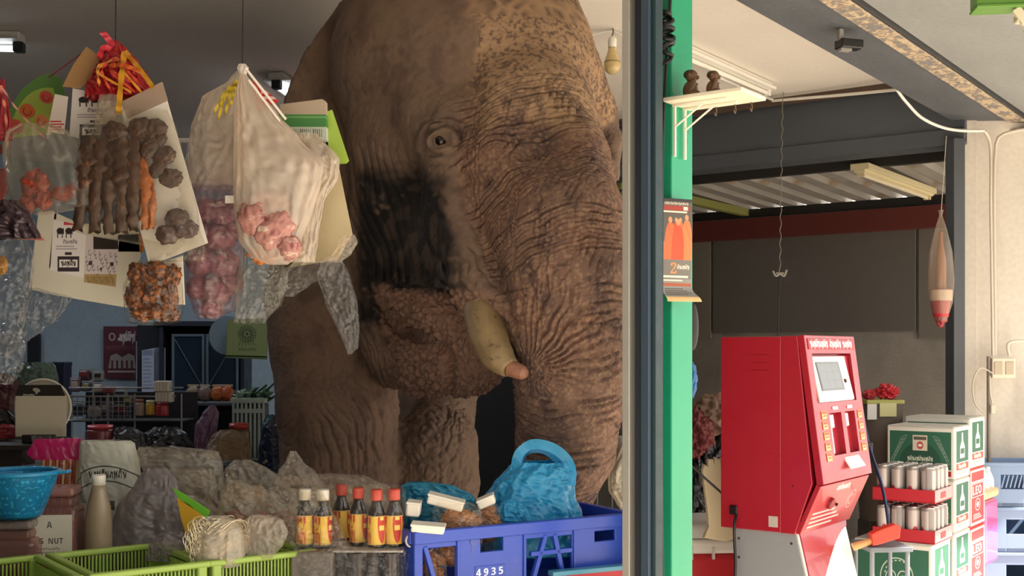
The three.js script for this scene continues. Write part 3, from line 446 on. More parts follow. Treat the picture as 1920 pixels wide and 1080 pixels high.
// ---------------------------------------------------------------- ceiling, beam and right wall fittings
{
  const white = M(0xe9e6de, 0.45);
  const bulb = thing('light_bulb', 'bulb lamp hanging from the white ceiling between elephant and post', 'lamp', at(1148, 108, 5.55));
  part('bulb', lathe([[0, -0.078], [0.02, -0.075], [0.035, -0.06], [0.0405, -0.04], [0.037, -0.015], [0.026, 0.015], [0.019, 0.04], [0.018, 0.05], [0, 0.05]], 32), M(0xe0cb96, 0.35, { transmission: 0.25, thickness: 0, bump: 0 }), bulb, 'cream bulb');
  part('band', lathe([[0.0385, -0.026], [0.0395, -0.022], [0.0385, -0.018]], 32), M(0x9a8a5c, 0.5), bulb);
  part('socket', lathe([[0, 0.048], [0.02, 0.048], [0.021, 0.085], [0.012, 0.1], [0, 0.1]], 24), white, bulb);
  part('wire', tube(pl([[1148, 66, 5.55], [1150, 60, 5.56], [1149, 54, 5.58]], at(1148, 108, 5.55)), 0.004), M(0x777069, 0.6), bulb);
  solo('ceiling_wire', 'thin white wire along the ceiling above the hanging bulb', 'wire', tube(pl([[1050, 66, 5.6], [1105, 66, 5.6], [1149, 58, 5.6], [1172, 72, 5.6], [1240, 105, 5.6]], at(1148, 60, 5.6)), 0.005), white, at(1148, 60, 5.6));
  const ch = thing('batten_light', 'unlit white batten light on the white ceiling above the small shelf', 'light', at(1350, 120, 6.2).setY(3.036), TH);
  part('housing', [bx(1.25, 0.03, 0.06, 0, -0.015, 0, 0.004), bx(1.25, 0.02, 0.1, 0, -0.035, 0, 0.006)], white, ch); part('tube', put(cyl(0.013, 0.013, 1.18, 12), 0, -0.06, 0, 0, 0, Math.PI / 2), M(0xf6f3ea, 0.25), ch);
  for (const s of [-1, 1]) part('lamp_holder', bx(0.03, 0.045, 0.04, s * 0.6, -0.055, 0), white, ch);
  const pipe = (label, pts, r = 0.007, m = white) => { const o = at(...pts[0]); return solo('conduit', label, 'conduit', tube(pl(pts, o), r, 40), m, o); };
  pipe('white conduit along the ceiling from the batten light to the header beam', [[1330, 138, 6.0], [1390, 163, 6.6], [1450, 188, 7.05]], 0.008);
  pipe('white conduit along the top of the grey header beam', [[1448, 189, 7.04], [1580, 178, 6.78], [1706, 166, 6.5]], 0.009);
  pipe('white cable sagging from the front beam to the right wall', [[1640, 140, 5.5], [1662, 145, 5.62], [1698, 190, 6.0], [1730, 222, 6.2], [1768, 239, 6.3], [1805, 245, 6.38], [1846, 245, 6.4]], 0.0085);
  pipe('white conduit bending along the top of the right wall', [[1846, 246, 6.4], [1855, 262, 6.42], [1858, 400, 6.43], [1862, 668, 6.43]], 0.009, M(0xd8cfc2, 0.5));
  pipe('second white conduit beside the first on the right wall', [[1960, 240, 6.38], [1900, 246, 6.4], [1872, 258, 6.41], [1866, 290, 6.42], [1866, 668, 6.43]], 0.009, M(0xcbc1b4, 0.5));
  const cam = thing('security_camera', 'small black box camera fixed under the grey front beam', 'camera', at(1592, 84, 4.68), 0.3);
  part('body', bx(0.1, 0.036, 0.06, 0, 0, 0, 0.006), M(0x1d1e21, 0.4), cam); part('lens', put(cyl(0.013, 0.013, 0.012, 20), 0.053, 0, 0, 0, 0, Math.PI / 2), M(0xc9c9c9, 0.2), cam); part('bracket', bx(0.05, 0.012, 0.03, -0.02, -0.022, 0, 0.002), M(0x8c8a86, 0.4), cam); part('mount', bx(0.02, 0.05, 0.02, -0.04, 0.035, 0, 0.003), M(0x8c8a86, 0.4), cam);
  const gb = thing('awning_bracket', 'green painted steel bar under the outer soffit at top right', 'bracket', at(1876, 17, 4.0), -0.12);
  part('bar', [bx(0.3, 0.05, 0.08, 0.06, 0.03, 0, 0.004), bx(0.3, 0.01, 0.1, 0.06, 0.0, 0, 0.003)], M(0x5a8a33, 0.5), gb); for (const x of [-0.04, 0.16]) part('hanger_bolt', put(cyl(0.006, 0.006, 0.09, 10), x, 0.09, 0), M(0x8a8880, 0.4, { metalness: 0.6 }), gb); part('rail', bx(0.3, 0.02, 0.05, 0.07, 0.06, 0.05, 0.004), M(0xd9d8d2, 0.5), gb);
  part('clamp', [bx(0.055, 0.03, 0.05, 0.075, -0.035, 0, 0.008), put(cyl(0.012, 0.016, 0.05, 14), 0.085, -0.06, 0, 0.3, 0, 0.4), bx(0.03, 0.06, 0.02, 0.06, -0.03, 0.02, 0.004, 0, 0.6)], M(0xd9d0b8, 0.6), gb, 'cream clamp below the bar');
  // hanging wire with a clip
  const hw = thing('hanging_wire', 'thin twisted wire with a clip hanging from the header beam', 'wire', at(1465, 212, 6.95));
  const tw = [[1469, 165, 6.95]]; for (let i = 0; i <= 40; i++) tw.push([1467 - i * 0.12 + 1.6 * Math.sin(i * 1.9), 212 + i * 7.6, 6.95]);
  part('strand', tube(pl(tw, hw.position), 0.0028, 120, 5), M(0x8f8a80, 0.5, { metalness: 0.5 }), hw);
  part('clip', [tube(pl([[1449, 508, 6.94], [1455, 518, 6.94], [1462, 514, 6.94], [1470, 518, 6.94], [1475, 506, 6.94]], hw.position), 0.006, 16), bx(0.05, 0.012, 0.01, -0.008, -0.95, 0, 0.003)], M(0xa9a69c, 0.5), hw); part('tail', rod(...pl([[1462, 516, 6.95], [1458, 640, 6.95]], hw.position), 0.0042), M(0x26262a, 0.6), hw);
  // socket box and loose leads on the right wall
  const so = thing('wall_socket', 'white double socket box low on the right wall', 'socket', at(1880, 690, 6.42), -0.06);
  part('box', bx(0.125, 0.11, 0.04, 0, 0, 0, 0.006), M(0xd9cfbd, 0.5), so); for (const x of [-0.03, 0.03]) part('outlet', bx(0.045, 0.07, 0.008, x, 0, 0.021, 0.003), M(0xb7aa95, 0.5), so);
  part('pipe', tube(pl([[1892, 668, 6.42], [1890, 645, 6.42], [1900, 640, 6.42], [1940, 640, 6.42]], at(1880, 690, 6.42)), 0.008), M(0xd8cfc2, 0.5), so);
  solo('loose_lead', 'thin lead with a white plug hanging below the wall socket', 'cable', [tube(pl([[1862, 700, 6.4], [1838, 690, 6.4], [1824, 720, 6.4], [1830, 760, 6.4], [1848, 776, 6.4]], at(1855, 740, 6.4)), 0.004), tube(pl([[1856, 705, 6.4], [1857, 740, 6.4], [1861, 758, 6.39]], at(1855, 740, 6.4)), 0.004), bx(0.025, 0.05, 0.02, 0.018, -0.08, 0, 0.005)], M(0xcfc6b4, 0.5), at(1855, 740, 6.4));
  solo('drain_pipe', 'thin grey pipe running down the right wall to the beer crates', 'pipe', rod(V(0, 0, 0), V(0, -1.9, 0), 0.012), M(0x8d857b, 0.5), at(1854, 668, 6.43));
}
// ---------------------------------------------------------------- the red payment kiosk
{
  const o = at(1497, HY, 4.2).setY(0), k = thing('payment_kiosk', 'red payment kiosk with a screen on a grey and white pedestal', 'kiosk', o, TH);
  const red = M(0xa01a2b, 0.4, { clearcoat: 0.2 }), red2 = red, white = M(0xf0eeea, 0.4), dark = M(0x3a0a10, 0.6);
  const prof = (pts, w) => { const g = ext(pts.map(([z, y]) => [-z, y]), w, 0.003); g.rotateY(Math.PI / 2); g.deleteAttribute('uv'); return g; };  // profile in (z, y), swept along x
  part('cabinet', prof([[-0.3, 1.553], [-0.068, 1.553], [-0.068, 0.851], [-0.3, 0.851]], 0.5), red, k);
  part('door', prof([[-0.063, 1.555], [-0.006, 1.555], [0.05, 1.032], [-0.014, 0.849], [-0.063, 0.849]], 0.5), red, k);
  // sloping face: x along the front, s down from the top edge
  const top = V(0, 1.556, 0.0), low = V(0, 1.03, 0.072), bot = V(0, 0.848, -0.008);
  const plane = (a, b) => { const y = a.clone().sub(b).normalize(), x = V(1, 0, 0), z = V().crossVectors(x, y); return new THREE.Matrix4().makeBasis(x, y, z).setPosition(a); };
  const m1 = plane(top, low), m2 = plane(low, bot), on = (g, m) => g.applyMatrix4(m);
  const L1 = top.distanceTo(low), L2 = low.distanceTo(bot), rect = (x0, x1, s0, s1) => [[x0, -s0], [x1, -s0], [x1, -s1], [x0, -s1]];
  const sh = new THREE.Shape(rect(0, 0.5, 0, L1).map(([x, y]) => new THREE.Vector2(x, y)));
  for (const r of [rect(0.05, 0.44, 0.065, 0.245), rect(0.14, 0.26, 0.285, 0.44), rect(0.30, 0.40, 0.285, 0.44)]) sh.holes.push(new THREE.Path(r.map(([x, y]) => new THREE.Vector2(x, y))));
  const fg = new THREE.ExtrudeGeometry(sh, { depth: 0.022, bevelEnabled: true, bevelSize: 0.002, bevelThickness: 0.002, bevelSegments: 2 }); fg.deleteAttribute('uv'); fg.translate(0, 0, -0.002);
  const face = part('front_panel', on(fg, m1), red2, k);
  const hd = tex(512, 64, (x, w, h) => { paper(x, w, h, '#a01a2b'); scrawl(x, 20, 14, 190, 36, 9, '#f6e8e4', 6); scrawl(x, 230, 14, 130, 36, 6, '#f6e8e4', 6); scrawl(x, 380, 14, 110, 36, 5, '#f6e8e4', 6); });
  part('header_print', on(fitUV(bx(0.46, 0.04, 0.004, 0.25, -0.03, 0.023, 0.001)), m1), PM(hd, 0.4), face);
  part('screen_housing', on(bx(0.385, 0.17, 0.03, 0.245, -0.155, -0.005, 0.004), m1), red, k);
  const sc = part('screen_bezel', on(put(rbox(0.34, 0.172, 0.014, 0.006), 0.225, -0.158, 0.016, -0.12, 0, -0.0), m1), white, k);
  const st = tex(256, 160, (x, w, h) => { paper(x, w, h, '#5d6264'); x.strokeStyle = '#7d8486'; x.lineWidth = 4; for (let i = 0; i < 3; i++) for (let j = 0; j < 3; j++) { x.strokeRect(20 + j * 74, 16 + i * 46, 60, 34); x.fillStyle = '#6d7577'; x.fillRect(26 + j * 74, 22 + i * 46, 48, 22); } });
  part('screen', on(put(fitUV(rbox(0.225, 0.108, 0.004, 0.002)), 0.195, -0.15, 0.024, -0.12, 0, 0), m1), PM(st, 0.18), sc);
  part('button', on(put(cyl(0.007, 0.008, 0.006, 14), 0.335, -0.17, 0.027, 1.45, 0, 0), m1), dark, sc);
  for (const [x0, x1] of [[0.14, 0.26], [0.30, 0.40]]) {
    const s = part('slot', on(bx(x1 - x0, 0.155, 0.02, (x0 + x1) / 2, -0.3625, -0.012, 0.002), m1), red, k);
    part('note_guide', on([bx((x1 - x0) * 0.42, 0.05, 0.02, x0 + (x1 - x0) * 0.3, -0.315, 0.004, 0.004), bx((x1 - x0) * 0.22, 0.1, 0.016, x0 + (x1 - x0) * 0.3, -0.385, 0.0, 0.004)].reduce((a, g) => join(a, g)), m1), white, s);
    part('slot_label', on(bx(0.05, 0.012, 0.003, (x0 + x1) / 2, -0.268, 0.024, 0.001), m1), white, s);
  }
  const stk = tex(64, 64, (x, w, h) => { paper(x, w, h, '#d9963c'); x.fillStyle = '#b5342c'; x.fillRect(6, 6, 52, 14); x.fillStyle = '#f1dcb0'; x.fillRect(10, 26, 44, 30); scrawl(x, 12, 30, 40, 16, 4, '#8a3a20', 3); }), sm = PM(stk, 0.45);
  for (let i = 0; i < 5; i++) part('sticker', on(fitUV(bx(0.05, 0.03, 0.002, 0.085, -0.29 - i * 0.038, 0.0235, 0.001)), m1), sm, face);
  for (let i = 0; i < 4; i++) part('sticker', on(fitUV(bx(0.045, 0.032, 0.002, 0.452, -0.3 - i * 0.042, 0.0235, 0.001)), m1), sm, face);
  part('card_tray', on(put(rbox(0.15, 0.05, 0.008, 0.003), 0.31, -0.475, 0.03, -0.5, 0, 0), m1), white, k);
  const lt = tex(512, 192, (x, w, h) => { paper(x, w, h, '#a01a2b'); scrawl(x, 190, 16, 140, 18, 8, '#f3c9c6', 4); bars(x, 40, 110, 300, 70, 4, '#f0b6b4'); x.strokeStyle = '#e88b8b'; x.lineWidth = 5; x.beginPath(); x.arc(410, 90, 36, 0, 7); x.stroke(); x.beginPath(); x.arc(410, 90, 20, 0, 7); x.stroke(); });
  const lower = part('lower_panel', on(fitUV(bx(0.5, L2 - 0.004, 0.02, 0.25, -L2 / 2, 0.004, 0.003), 0, 0.5, -L2, 0), m2), PM(lt, 0.38, { clearcoat: 0.2 }), k);
  part('coin_return', on(put(cyl(0.022, 0.024, 0.016, 20), 0.17, -0.085, 0.018, Math.PI / 2, 0, 0), m2), M(0x7c0f1c, 0.4), lower);
  part('key_lock', on(put(cyl(0.006, 0.006, 0.012, 14), 0.25, -0.1, 0.016, Math.PI / 2, 0, 0), m2), M(0x3c3030, 0.3, { metalness: 0.8 }), lower);
  for (let i = 0; i < 3; i++) part('vent', [bx(0.004, 0.006, 0.075, -0.001, 1.49 - i * 0.028, -0.145, 0.002)], M(0x8c0f22, 0.5), k);
  part('label_plate', bx(0.003, 0.04, 0.036, -0.002, 0.885, -0.095, 0.001), M(0xb9aea6, 0.5), k, 'small grey plate');
  part('rivet', put(cyl(0.004, 0.004, 0.004, 10), -0.002, 1.02, -0.02, 0, 0, Math.PI / 2), dark, k);
  part('inlet', bx(0.012, 0.034, 0.03, -0.005, 0.915, -0.25, 0.004), M(0x1a0f12, 0.5), k);
  // pedestal
  const ped = part('pedestal', prof([[-0.255, 0.85], [-0.01, 0.85], [0.045, 0.62], [0.06, 0.04], [-0.255, 0.04]], 0.46).translate(0.02, 0, 0), white, k, 'white pedestal');
  part('side_panel', prof([[-0.25, 0.846], [-0.016, 0.846], [0.038, 0.62], [0.05, 0.05], [-0.25, 0.05]], 0.008).translate(0.012, 0, 0), M(0x8e8f93, 0.5), ped, 'grey side panel');
  for (const [y, z] of [[0.81, -0.235], [0.81, -0.03], [0.74, -0.235]]) part('screw', put(cyl(0.005, 0.005, 0.006, 10), 0.011, y, z, 0, 0, Math.PI / 2), M(0x55565a, 0.4, { metalness: 0.6 }), ped);
  const m3 = plane(V(0.02, 0.85, -0.008), V(0.02, 0.62, 0.047)), sw = []; for (let i = 0; i <= 14; i++) { const t = i / 14; sw.push([0.03 + 0.42 * t, -0.236 + 0.21 * Math.sin(t * 1.45) ** 1.3]); }
  part('swoosh', on(ext([[0, -0.004], [0.46, -0.004], ...sw.slice().reverse().map(([x, y]) => [x, y]), [0, -0.236]], 0.004, 0.001).translate(0, 0, 0.003), m3), red, ped, 'red curved swoosh');
  part('base_plate', bx(0.56, 0.04, 0.44, 0.25, 0.02, -0.1, 0.006), M(0x55565a, 0.5), k);
  solo('kiosk_lead', 'black power lead hanging from the back of the red kiosk', 'cable', tube(pl([[1381, 962, 4.34], [1377, 985, 4.3], [1377, 1010, 4.3], [1379, 1060, 4.3], [1376, 1120, 4.3], [1380, 1250, 4.3]], at(1378, 1000, 4.3)), 0.0055, 40), M(0x17171a, 0.5), at(1378, 1000, 4.3));
  solo('slack_lead', 'black lead stretched from behind the green post to the red kiosk', 'cable', tube(pl([[1280, 858, 4.42], [1318, 893, 4.42], [1366, 936, 4.42]], at(1320, 893, 4.42)), 0.0045, 20), M(0x17171a, 0.5), at(1320, 893, 4.42));
}
// ---------------------------------------------------------------- between the post and the kiosk
{
  const p = [[1318, 1005], [1357, 1012], [1380, 1005], [1378, 890], [1361, 870], [1356, 858], [1350, 861], [1349, 876], [1345, 862], [1338, 858], [1336, 872], [1332, 862], [1326, 862], [1325, 876], [1318, 872], [1315, 880], [1318, 905], [1324, 950], [1327, 985]].map(([x, y]) => { const v = at(x, y, 4.62); return [v.x - at(1345, 1000, 4.62).x, v.y - at(1345, 1000, 4.62).y]; }).reverse();
  solo('foam_hand', 'cream foam cutout with finger shapes leaning behind the red kiosk', 'foam cutout', ext(p, 0.03, 0.004), M(0xe8d9b6, 0.75), at(1345, 1000, 4.62), 0.15);
  const o = at(1306, 1080, 4.94).setY(0), c = thing('cooler_box', 'red and white cooler box on the floor between post and kiosk', 'cooler', o, 0.1), top = at(1335, 985, 4.94).y;
  part('body', bx(0.4, top - 0.09, 0.36, 0, (top - 0.09) / 2, 0, 0.03), M(0xc42a33, 0.4), c); part('rim', bx(0.42, 0.06, 0.38, 0, top - 0.06, 0, 0.02), M(0xefece6, 0.45), c, 'white rim'); part('lid', bx(0.41, 0.06, 0.37, 0, top + 0.0, -0.0, 0.02), M(0xc9c8c4, 0.5), c, 'grey white lid');
  for (const x of [-0.07, 0.02]) part('latch', bx(0.012, 0.05, 0.014, x, top - 0.085, 0.19, 0.003), M(0xd9d6cf, 0.4), c);
}
function lump(rx, ry, rz, amp, fr, s = 0, det = 5) {     // an uneven rounded mass
  let g = new THREE.IcosahedronGeometry(1, 2 ** Math.min(det, 6) > 40 ? 40 : 4 * det); g.deleteAttribute('uv'); g.deleteAttribute('normal'); g = mergeVertices(g, 1e-4);
  const p = g.attributes.position;
  for (let i = 0; i < p.count; i++) { const x = p.getX(i), y = p.getY(i), z = p.getZ(i), k = 1 + amp * fbm(x * fr + s * 3.1, y * fr + s * 1.7, z * fr) ; p.setXYZ(i, x * rx * k, y * ry * k, z * rz * k); }
  g.computeVertexNormals(); return g;
}
{
  const dk = M(0x1d1c20, 0.35, { bump: 0.002 });
  solo('rubbish_bag', 'black plastic bag slumped behind the cooler beside the kiosk', 'bag', lump(0.13, 0.2, 0.14, 0.5, 2.2, 1), dk, at(1340, 895, 5.4));
  solo('rubbish_bag', 'smaller black bag between the green post and the cooler', 'bag', lump(0.08, 0.15, 0.1, 0.55, 2.4, 2), dk, at(1294, 915, 5.3));
  solo('cloth_bundle', 'bundle of dark red patterned cloth beside the green post', 'cloth', lump(0.075, 0.1, 0.08, 0.6, 2.6, 3), M(0x6d2b2c, 0.85), at(1302, 815, 5.25));
  solo('cloth_bundle', 'brown cloth bundle on top of the black bag behind the kiosk', 'cloth', lump(0.11, 0.09, 0.09, 0.6, 2.4, 4), M(0x7a6253, 0.9), at(1340, 778, 5.35));
  const bb = thing('blue_bag', 'blue plastic sleeve hanging behind the green post', 'bag', at(1297, 712, 3.75)); part('sleeve', lump(0.017, 0.055, 0.016, 0.35, 2, 5), M(0x1f5e96, 0.4), bb); part('cord', rod(V(0, 0.06, 0), at(1270, 600, 3.41).sub(bb.position), 0.002), M(0x222222, 0.7), bb);
  const bs = thing('work_bench', 'low dark bench carrying the bags behind the cooler', 'bench', at(1325, HY, 5.5).setY(0)); const y = at(0, 985, 5.3).y; part('top', bx(0.6, 0.03, 0.4, 0, y - 0.015, 0, 0.004), M(0x3b2f28, 0.7), bs); for (const [x, z] of [[-0.26, -0.16], [0.26, -0.16], [-0.26, 0.16], [0.26, 0.16]]) part('leg', bx(0.035, y - 0.03, 0.035, x, (y - 0.03) / 2, z, 0.003), M(0x2d2622, 0.7), bs);
}
// ---------------------------------------------------------------- beer cases and crates
{
  const beerFront = (dark) => tex(512, 330, (x, w, h) => {
    paper(x, w, h, '#d8d6cd'); x.fillStyle = '#28604b'; x.fillRect(14, 24, w - 28, h - 78); x.fillStyle = '#9a2430'; x.fillRect(14, h - 46, w - 28, 36);
    x.strokeStyle = '#7f9488'; x.lineWidth = 4; for (const s of [-1, 1]) for (let i = 0; i < 7; i++) { x.beginPath(); x.ellipse(w / 2 + s * (130 + i * 14), 70 + i * 24, 30, 9, s * (0.5 + i * 0.1), 0, 7); x.stroke(); }
    x.fillStyle = '#1f4c3c'; x.beginPath(); x.ellipse(w / 2, 250, 165, 150, 0, Math.PI, 0); x.fill();
    x.fillStyle = '#cfc9b8'; x.fillRect(w / 2 - 58, 50, 116, 104); x.fillStyle = '#5b574e'; x.fillRect(w / 2 - 50, 60, 100, 22); x.fillStyle = '#b8463f'; x.beginPath(); x.arc(w / 2, 118, 26, 0, 7); x.fill(); x.fillStyle = '#e6ded0'; x.beginPath(); x.ellipse(w / 2, 118, 18, 10, 0, 0, 7); x.fill(); scrawl(x, w / 2 - 100, 196, 200, 26, 11, '#cdd2c4', 4);
    if (dark) { x.fillStyle = '#28604b'; x.fillRect(14, 24, w - 28, h - 30); x.strokeStyle = '#c9d2c8'; x.lineWidth = 6; x.beginPath(); x.arc(w / 2 + 30, 190, 110, Math.PI, 0); x.stroke(); for (const s of [-1, 1]) { x.beginPath(); x.ellipse(w / 2 + 30 + s * 40, 190, 34, 40, 0, 0, 7); x.stroke(); x.beginPath(); x.ellipse(w / 2 + 30 + s * 40, 200, 16, 22, 0, 0, 7); x.stroke(); } for (let i = 0; i < 9; i++) { x.beginPath(); x.arc(w / 2 + 30, 190, 84 + i * 3, Math.PI * (1.1 + i * 0.09), Math.PI * (1.13 + i * 0.09)); x.stroke(); } }
  });
  const beerSide = tex(256, 330, (x, w, h) => { paper(x, w, h, '#d3d6cf'); x.fillStyle = '#28604b'; x.fillRect(26, 20, w - 52, h - 120); x.fillStyle = '#d8e6da'; x.beginPath(); x.moveTo(w / 2 - 10, 34); x.lineTo(w / 2 + 10, 34); x.lineTo(w / 2 + 14, 90); x.lineTo(w / 2 + 40, 130); x.lineTo(w / 2 + 40, 205); x.lineTo(w / 2 - 40, 205); x.lineTo(w / 2 - 40, 130); x.lineTo(w / 2 - 14, 90); x.fill(); x.fillStyle = '#28604b'; x.fillRect(w / 2 - 32, 140, 64, 36); x.fillStyle = '#cf4a3c'; x.fillRect(26, h - 92, w - 52, 44); scrawl(x, 60, h - 82, 130, 24, 6, '#f4e8dc', 5); bars(x, 40, h - 40, 170, 24, 2, '#8c9a92'); });
  const redSide = tex(256, 420, (x, w, h) => { paper(x, w, h, '#e7d9d4'); x.fillStyle = '#d23a3c'; x.fillRect(16, 16, w - 32, 70); x.fillRect(16, 100, w - 32, 300); x.fillStyle = '#f2e6e0'; x.font = 'bold 92px sans-serif'; x.fillText('LEO', 32, 190); x.strokeStyle = '#f2e6e0'; x.lineWidth = 6; x.strokeRect(26, 108, w - 52, 100); x.beginPath(); x.arc(w / 2, 270, 44, 0, 7); x.stroke(); x.beginPath(); x.arc(w / 2, 270, 22, 0, 7); x.fill(); bars(x, 50, 340, 150, 44, 3, '#f2e6e0'); });
  const mf = PM(beerFront(false), 0.6), mfd = PM(beerFront(true), 0.6), ms = PM(beerSide, 0.6), mr = PM(redSide, 0.55), card = M(0xc6c5bd, 0.7), cardR = M(0xd8433f, 0.6);
  // a printed carton: origin at its bottom corner nearest the viewer; x along the shop front, -z into the shop
  const carton = (name, label, pos, L, W, H, front, side, body, group) => {
    const c = thing(name, label, 'beer case', pos, TH, group); part('box', bx(L, H, W, L / 2, H / 2, -W / 2, 0.005), body, c);
    if (front) part('front_print', put(fitUV(rbox(W * 0.97, H * 0.95, 0.002, 0.0008)), -0.0005, H / 2, -W / 2, 0, -Math.PI / 2, 0), front, c);
    if (side) part('side_print', put(fitUV(rbox(L * 0.96, H * 0.95, 0.002, 0.0008)), L / 2, H / 2, 0.0005, 0, 0, 0), side, c);
    part('lid_flap', bx(L * 0.98, 0.003, W * 0.48, L / 2, H + 0.001, -W * 0.26, 0.001), body, c); part('lid_flap', bx(L * 0.98, 0.003, W * 0.48, L / 2, H + 0.001, -W * 0.75, 0.001), body, c);
    return c;
  };
  const p2 = at(1789, HY, 5.5).setY(0), h = 0.245, W2 = 0.315;
  const S2 = (i, y, lab) => carton('beer_case', lab, p2.clone().addScaledVector(U, i * 0.275).setY(y), 0.27, W2, h, mf, ms, card);
  for (let j = 0; j < 3; j++) S2(0, 0.9 - (j + 1) * 0.25, ['green and white beer case directly beneath the topmost front case', 'green and white beer case second beneath the topmost front case', 'green and white beer case near the floor of the front stack'][j]);
  S2(0, 0.9, 'green and white beer case topmost behind the silver cans');
  const p3 = p2.clone().addScaledVector(U, 0.275);
  carton('beer_case', 'green and white beer case topmost of the stack with red cases', p3.clone().setY(0.93), 0.27, W2, h, mf, ms, card);
  for (let j = 0; j < 3; j++) carton('beer_case', ['red beer case directly under the rear green case', 'red beer case second down under the rear green case', 'red beer case near the floor under the rear green case'][j], p3.clone().setY(0.93 - (j + 1) * 0.29), 0.27, W2, 0.285, null, mr, cardR);
  for (let j = 0; j < 1; j++) carton('plain_case', 'plain base carton on the floor under the red beer cases', p3.clone().setY(0.0), 0.27, W2, 0.055, null, null, card);
  carton('plain_case', 'plain base carton on the floor under the front green stack', p2.clone().setY(0.0), 0.27, W2, 0.145, null, null, card);
  // big hop carton under the can trays, then two trays of cans
  const p1 = at(1748, HY, 5.0).setY(0), yb = at(0, 1022, 5.0).y;
  carton('beer_case', 'large green beer case with a pale hop emblem under the can trays', p1.clone().setY(yb - 0.27), 0.27, 0.34, 0.268, mfd, ms, card);
  carton('beer_case', 'large green beer case on the floor under the hop emblem case', p1.clone().setY(yb - 0.545), 0.27, 0.34, 0.27, mfd, ms, card);
  carton('plain_case', 'plain carton on the floor under the large green beer cases', p1.clone().setY(0), 0.27, 0.34, yb - 0.55, null, null, card);
  const ct = tex(256, 256, (x, w, h) => { paper(x, w, h, '#8f8987'); for (let i = 0; i < 2; i++) { const X = i * 128; x.fillStyle = '#c4bab6'; x.fillRect(X + 20, 40, 88, 190); x.fillStyle = '#b03a42'; x.beginPath(); x.arc(X + 64, 104, 24, 0, 7); x.fill(); x.fillStyle = '#e9dedb'; x.beginPath(); x.arc(X + 64, 104, 11, 0, 7); x.fill(); x.fillStyle = '#b03a42'; x.fillRect(X + 34, 150, 60, 16); scrawl(x, X + 34, 186, 60, 16, 5, '#8c3a40', 3); } });
  const canB = keepUV(lathe([[0.0, 0.004], [0.022, 0.0], [0.027, 0.006], [0.0295, 0.014], [0.0295, 0.128], [0.026, 0.142]], 28)), canT = lathe([[0.026, 0.142], [0.0265, 0.146], [0.0245, 0.1465], [0.024, 0.143], [0, 0.143]], 28);
  const cm = PM(ct, 0.35, { metalness: 0.25 }), alu = M(0xc8c5c2, 0.3, { metalness: 0.8, bump: 0 });
  const can0 = thing('beer_can', 'silver beer can standing in the upper red tray', 'can', V(0, 0, 0), 0, 'cans in the upper red tray'); part('can_body', canB, cm, can0); part('can_top', canT, alu, can0); part('pull_tab', bx(0.014, 0.002, 0.008, 0, 0.1455, 0.004, 0.001), alu, can0);
  let first = true;
  for (const [j, nm, gr, lab] of [[0, 'lower', 'cans in the lower red tray', 'silver can in the lower red tray'], [1, 'upper', 'cans in the upper red tray', 'silver can in the upper red tray']]) {
    const y = yb + 0.002 + j * 0.173, q = p1.clone().addScaledVector(N, 0.01).addScaledVector(U, 0.005).setY(y), tr = thing('can_tray', nm + ' red cardboard tray packed with silver beer cans', 'tray', q, TH);
    const tm = M(0xb5222f, 0.55), tmLit = M(0xd98f93, 0.6);  // the paler red paints outside light onto one tray side
    part('base', bx(0.26, 0.006, 0.27, 0.13, 0.003, -0.135, 0.001), tm, tr); part('front_wall', bx(0.004, 0.055, 0.27, 0.002, 0.028, -0.135, 0.001), tm, tr); part('back_wall', bx(0.004, 0.055, 0.27, 0.258, 0.028, -0.135, 0.001), tm, tr); part('side_wall', bx(0.26, 0.055, 0.004, 0.13, 0.028, -0.002, 0.001), tmLit, tr, 'side wall painted pale pink as if lit'); part('side_wall', bx(0.26, 0.055, 0.004, 0.13, 0.028, -0.268, 0.001), tm, tr);
    part('emblem', bx(0.07, 0.026, 0.002, 0.12, 0.028, 0.0008, 0.0008), tm, tr);
    for (let a = 0; a < 4; a++) for (let b = 0; b < 4; b++) { const pos = q.clone().addScaledVector(U, 0.036 + a * 0.0615).addScaledVector(N, -0.038 - b * 0.0645).setY(y + 0.006), rot = rr(-0.6, 0.6) + (b & 1); const lb = lab + ', ' + ['front', 'second', 'third', 'rear'][a] + ' row, ' + ['nearest the pale side wall', 'second from the pale side wall', 'third from the pale side wall', 'farthest from the pale side wall'][b]; if (first) { can0.position.copy(pos); can0.rotation.y = rot; can0.userData.label = lb; can0.userData.group = gr; first = false; } else copyOf(can0, pos, lb, rot, gr); }
  }
  // pink shrink-wrapped bottles
  const p4 = p2.clone().addScaledVector(U, 0.56).setY(0), pk = thing('bottle_pack', 'pink wrapped pack of white topped bottles beside the red cases', 'bottle pack', p4, TH);
  const y4 = at(0, 905, 5.95).y, pm = M(0xd764a0, 0.3, { clearcoat: 0.4, bump: 0.002 });
  part('lower_wrap', lump(0.14, 0.2, 0.14, 0.1, 4, 7).translate(0.14, 0.2, -0.15), pm, pk); part('wrap', bx(0.27, y4 - 0.5, 0.3, 0.14, (y4 - 0.1 + 0.4) / 2, -0.15, 0.03), pm, pk); part('band', bx(0.275, 0.05, 0.305, 0.14, y4 - 0.07, -0.15, 0.02), M(0xe2c08e, 0.4), pk, 'cream orange band');
  for (let a = 0; a < 3; a++) for (let b = 0; b < 3; b++) part('bottle', lathe([[0, 0], [0.036, 0], [0.036, 0.05], [0.026, 0.08], [0.016, 0.1], [0.016, 0.12], [0, 0.12]], 16).translate(0.05 + a * 0.09, y4 - 0.06, -0.05 - b * 0.1), M(0xeceae6, 0.35), pk);
  // blue plastic crates
  const bl = M(0x7d95b8, 0.45);
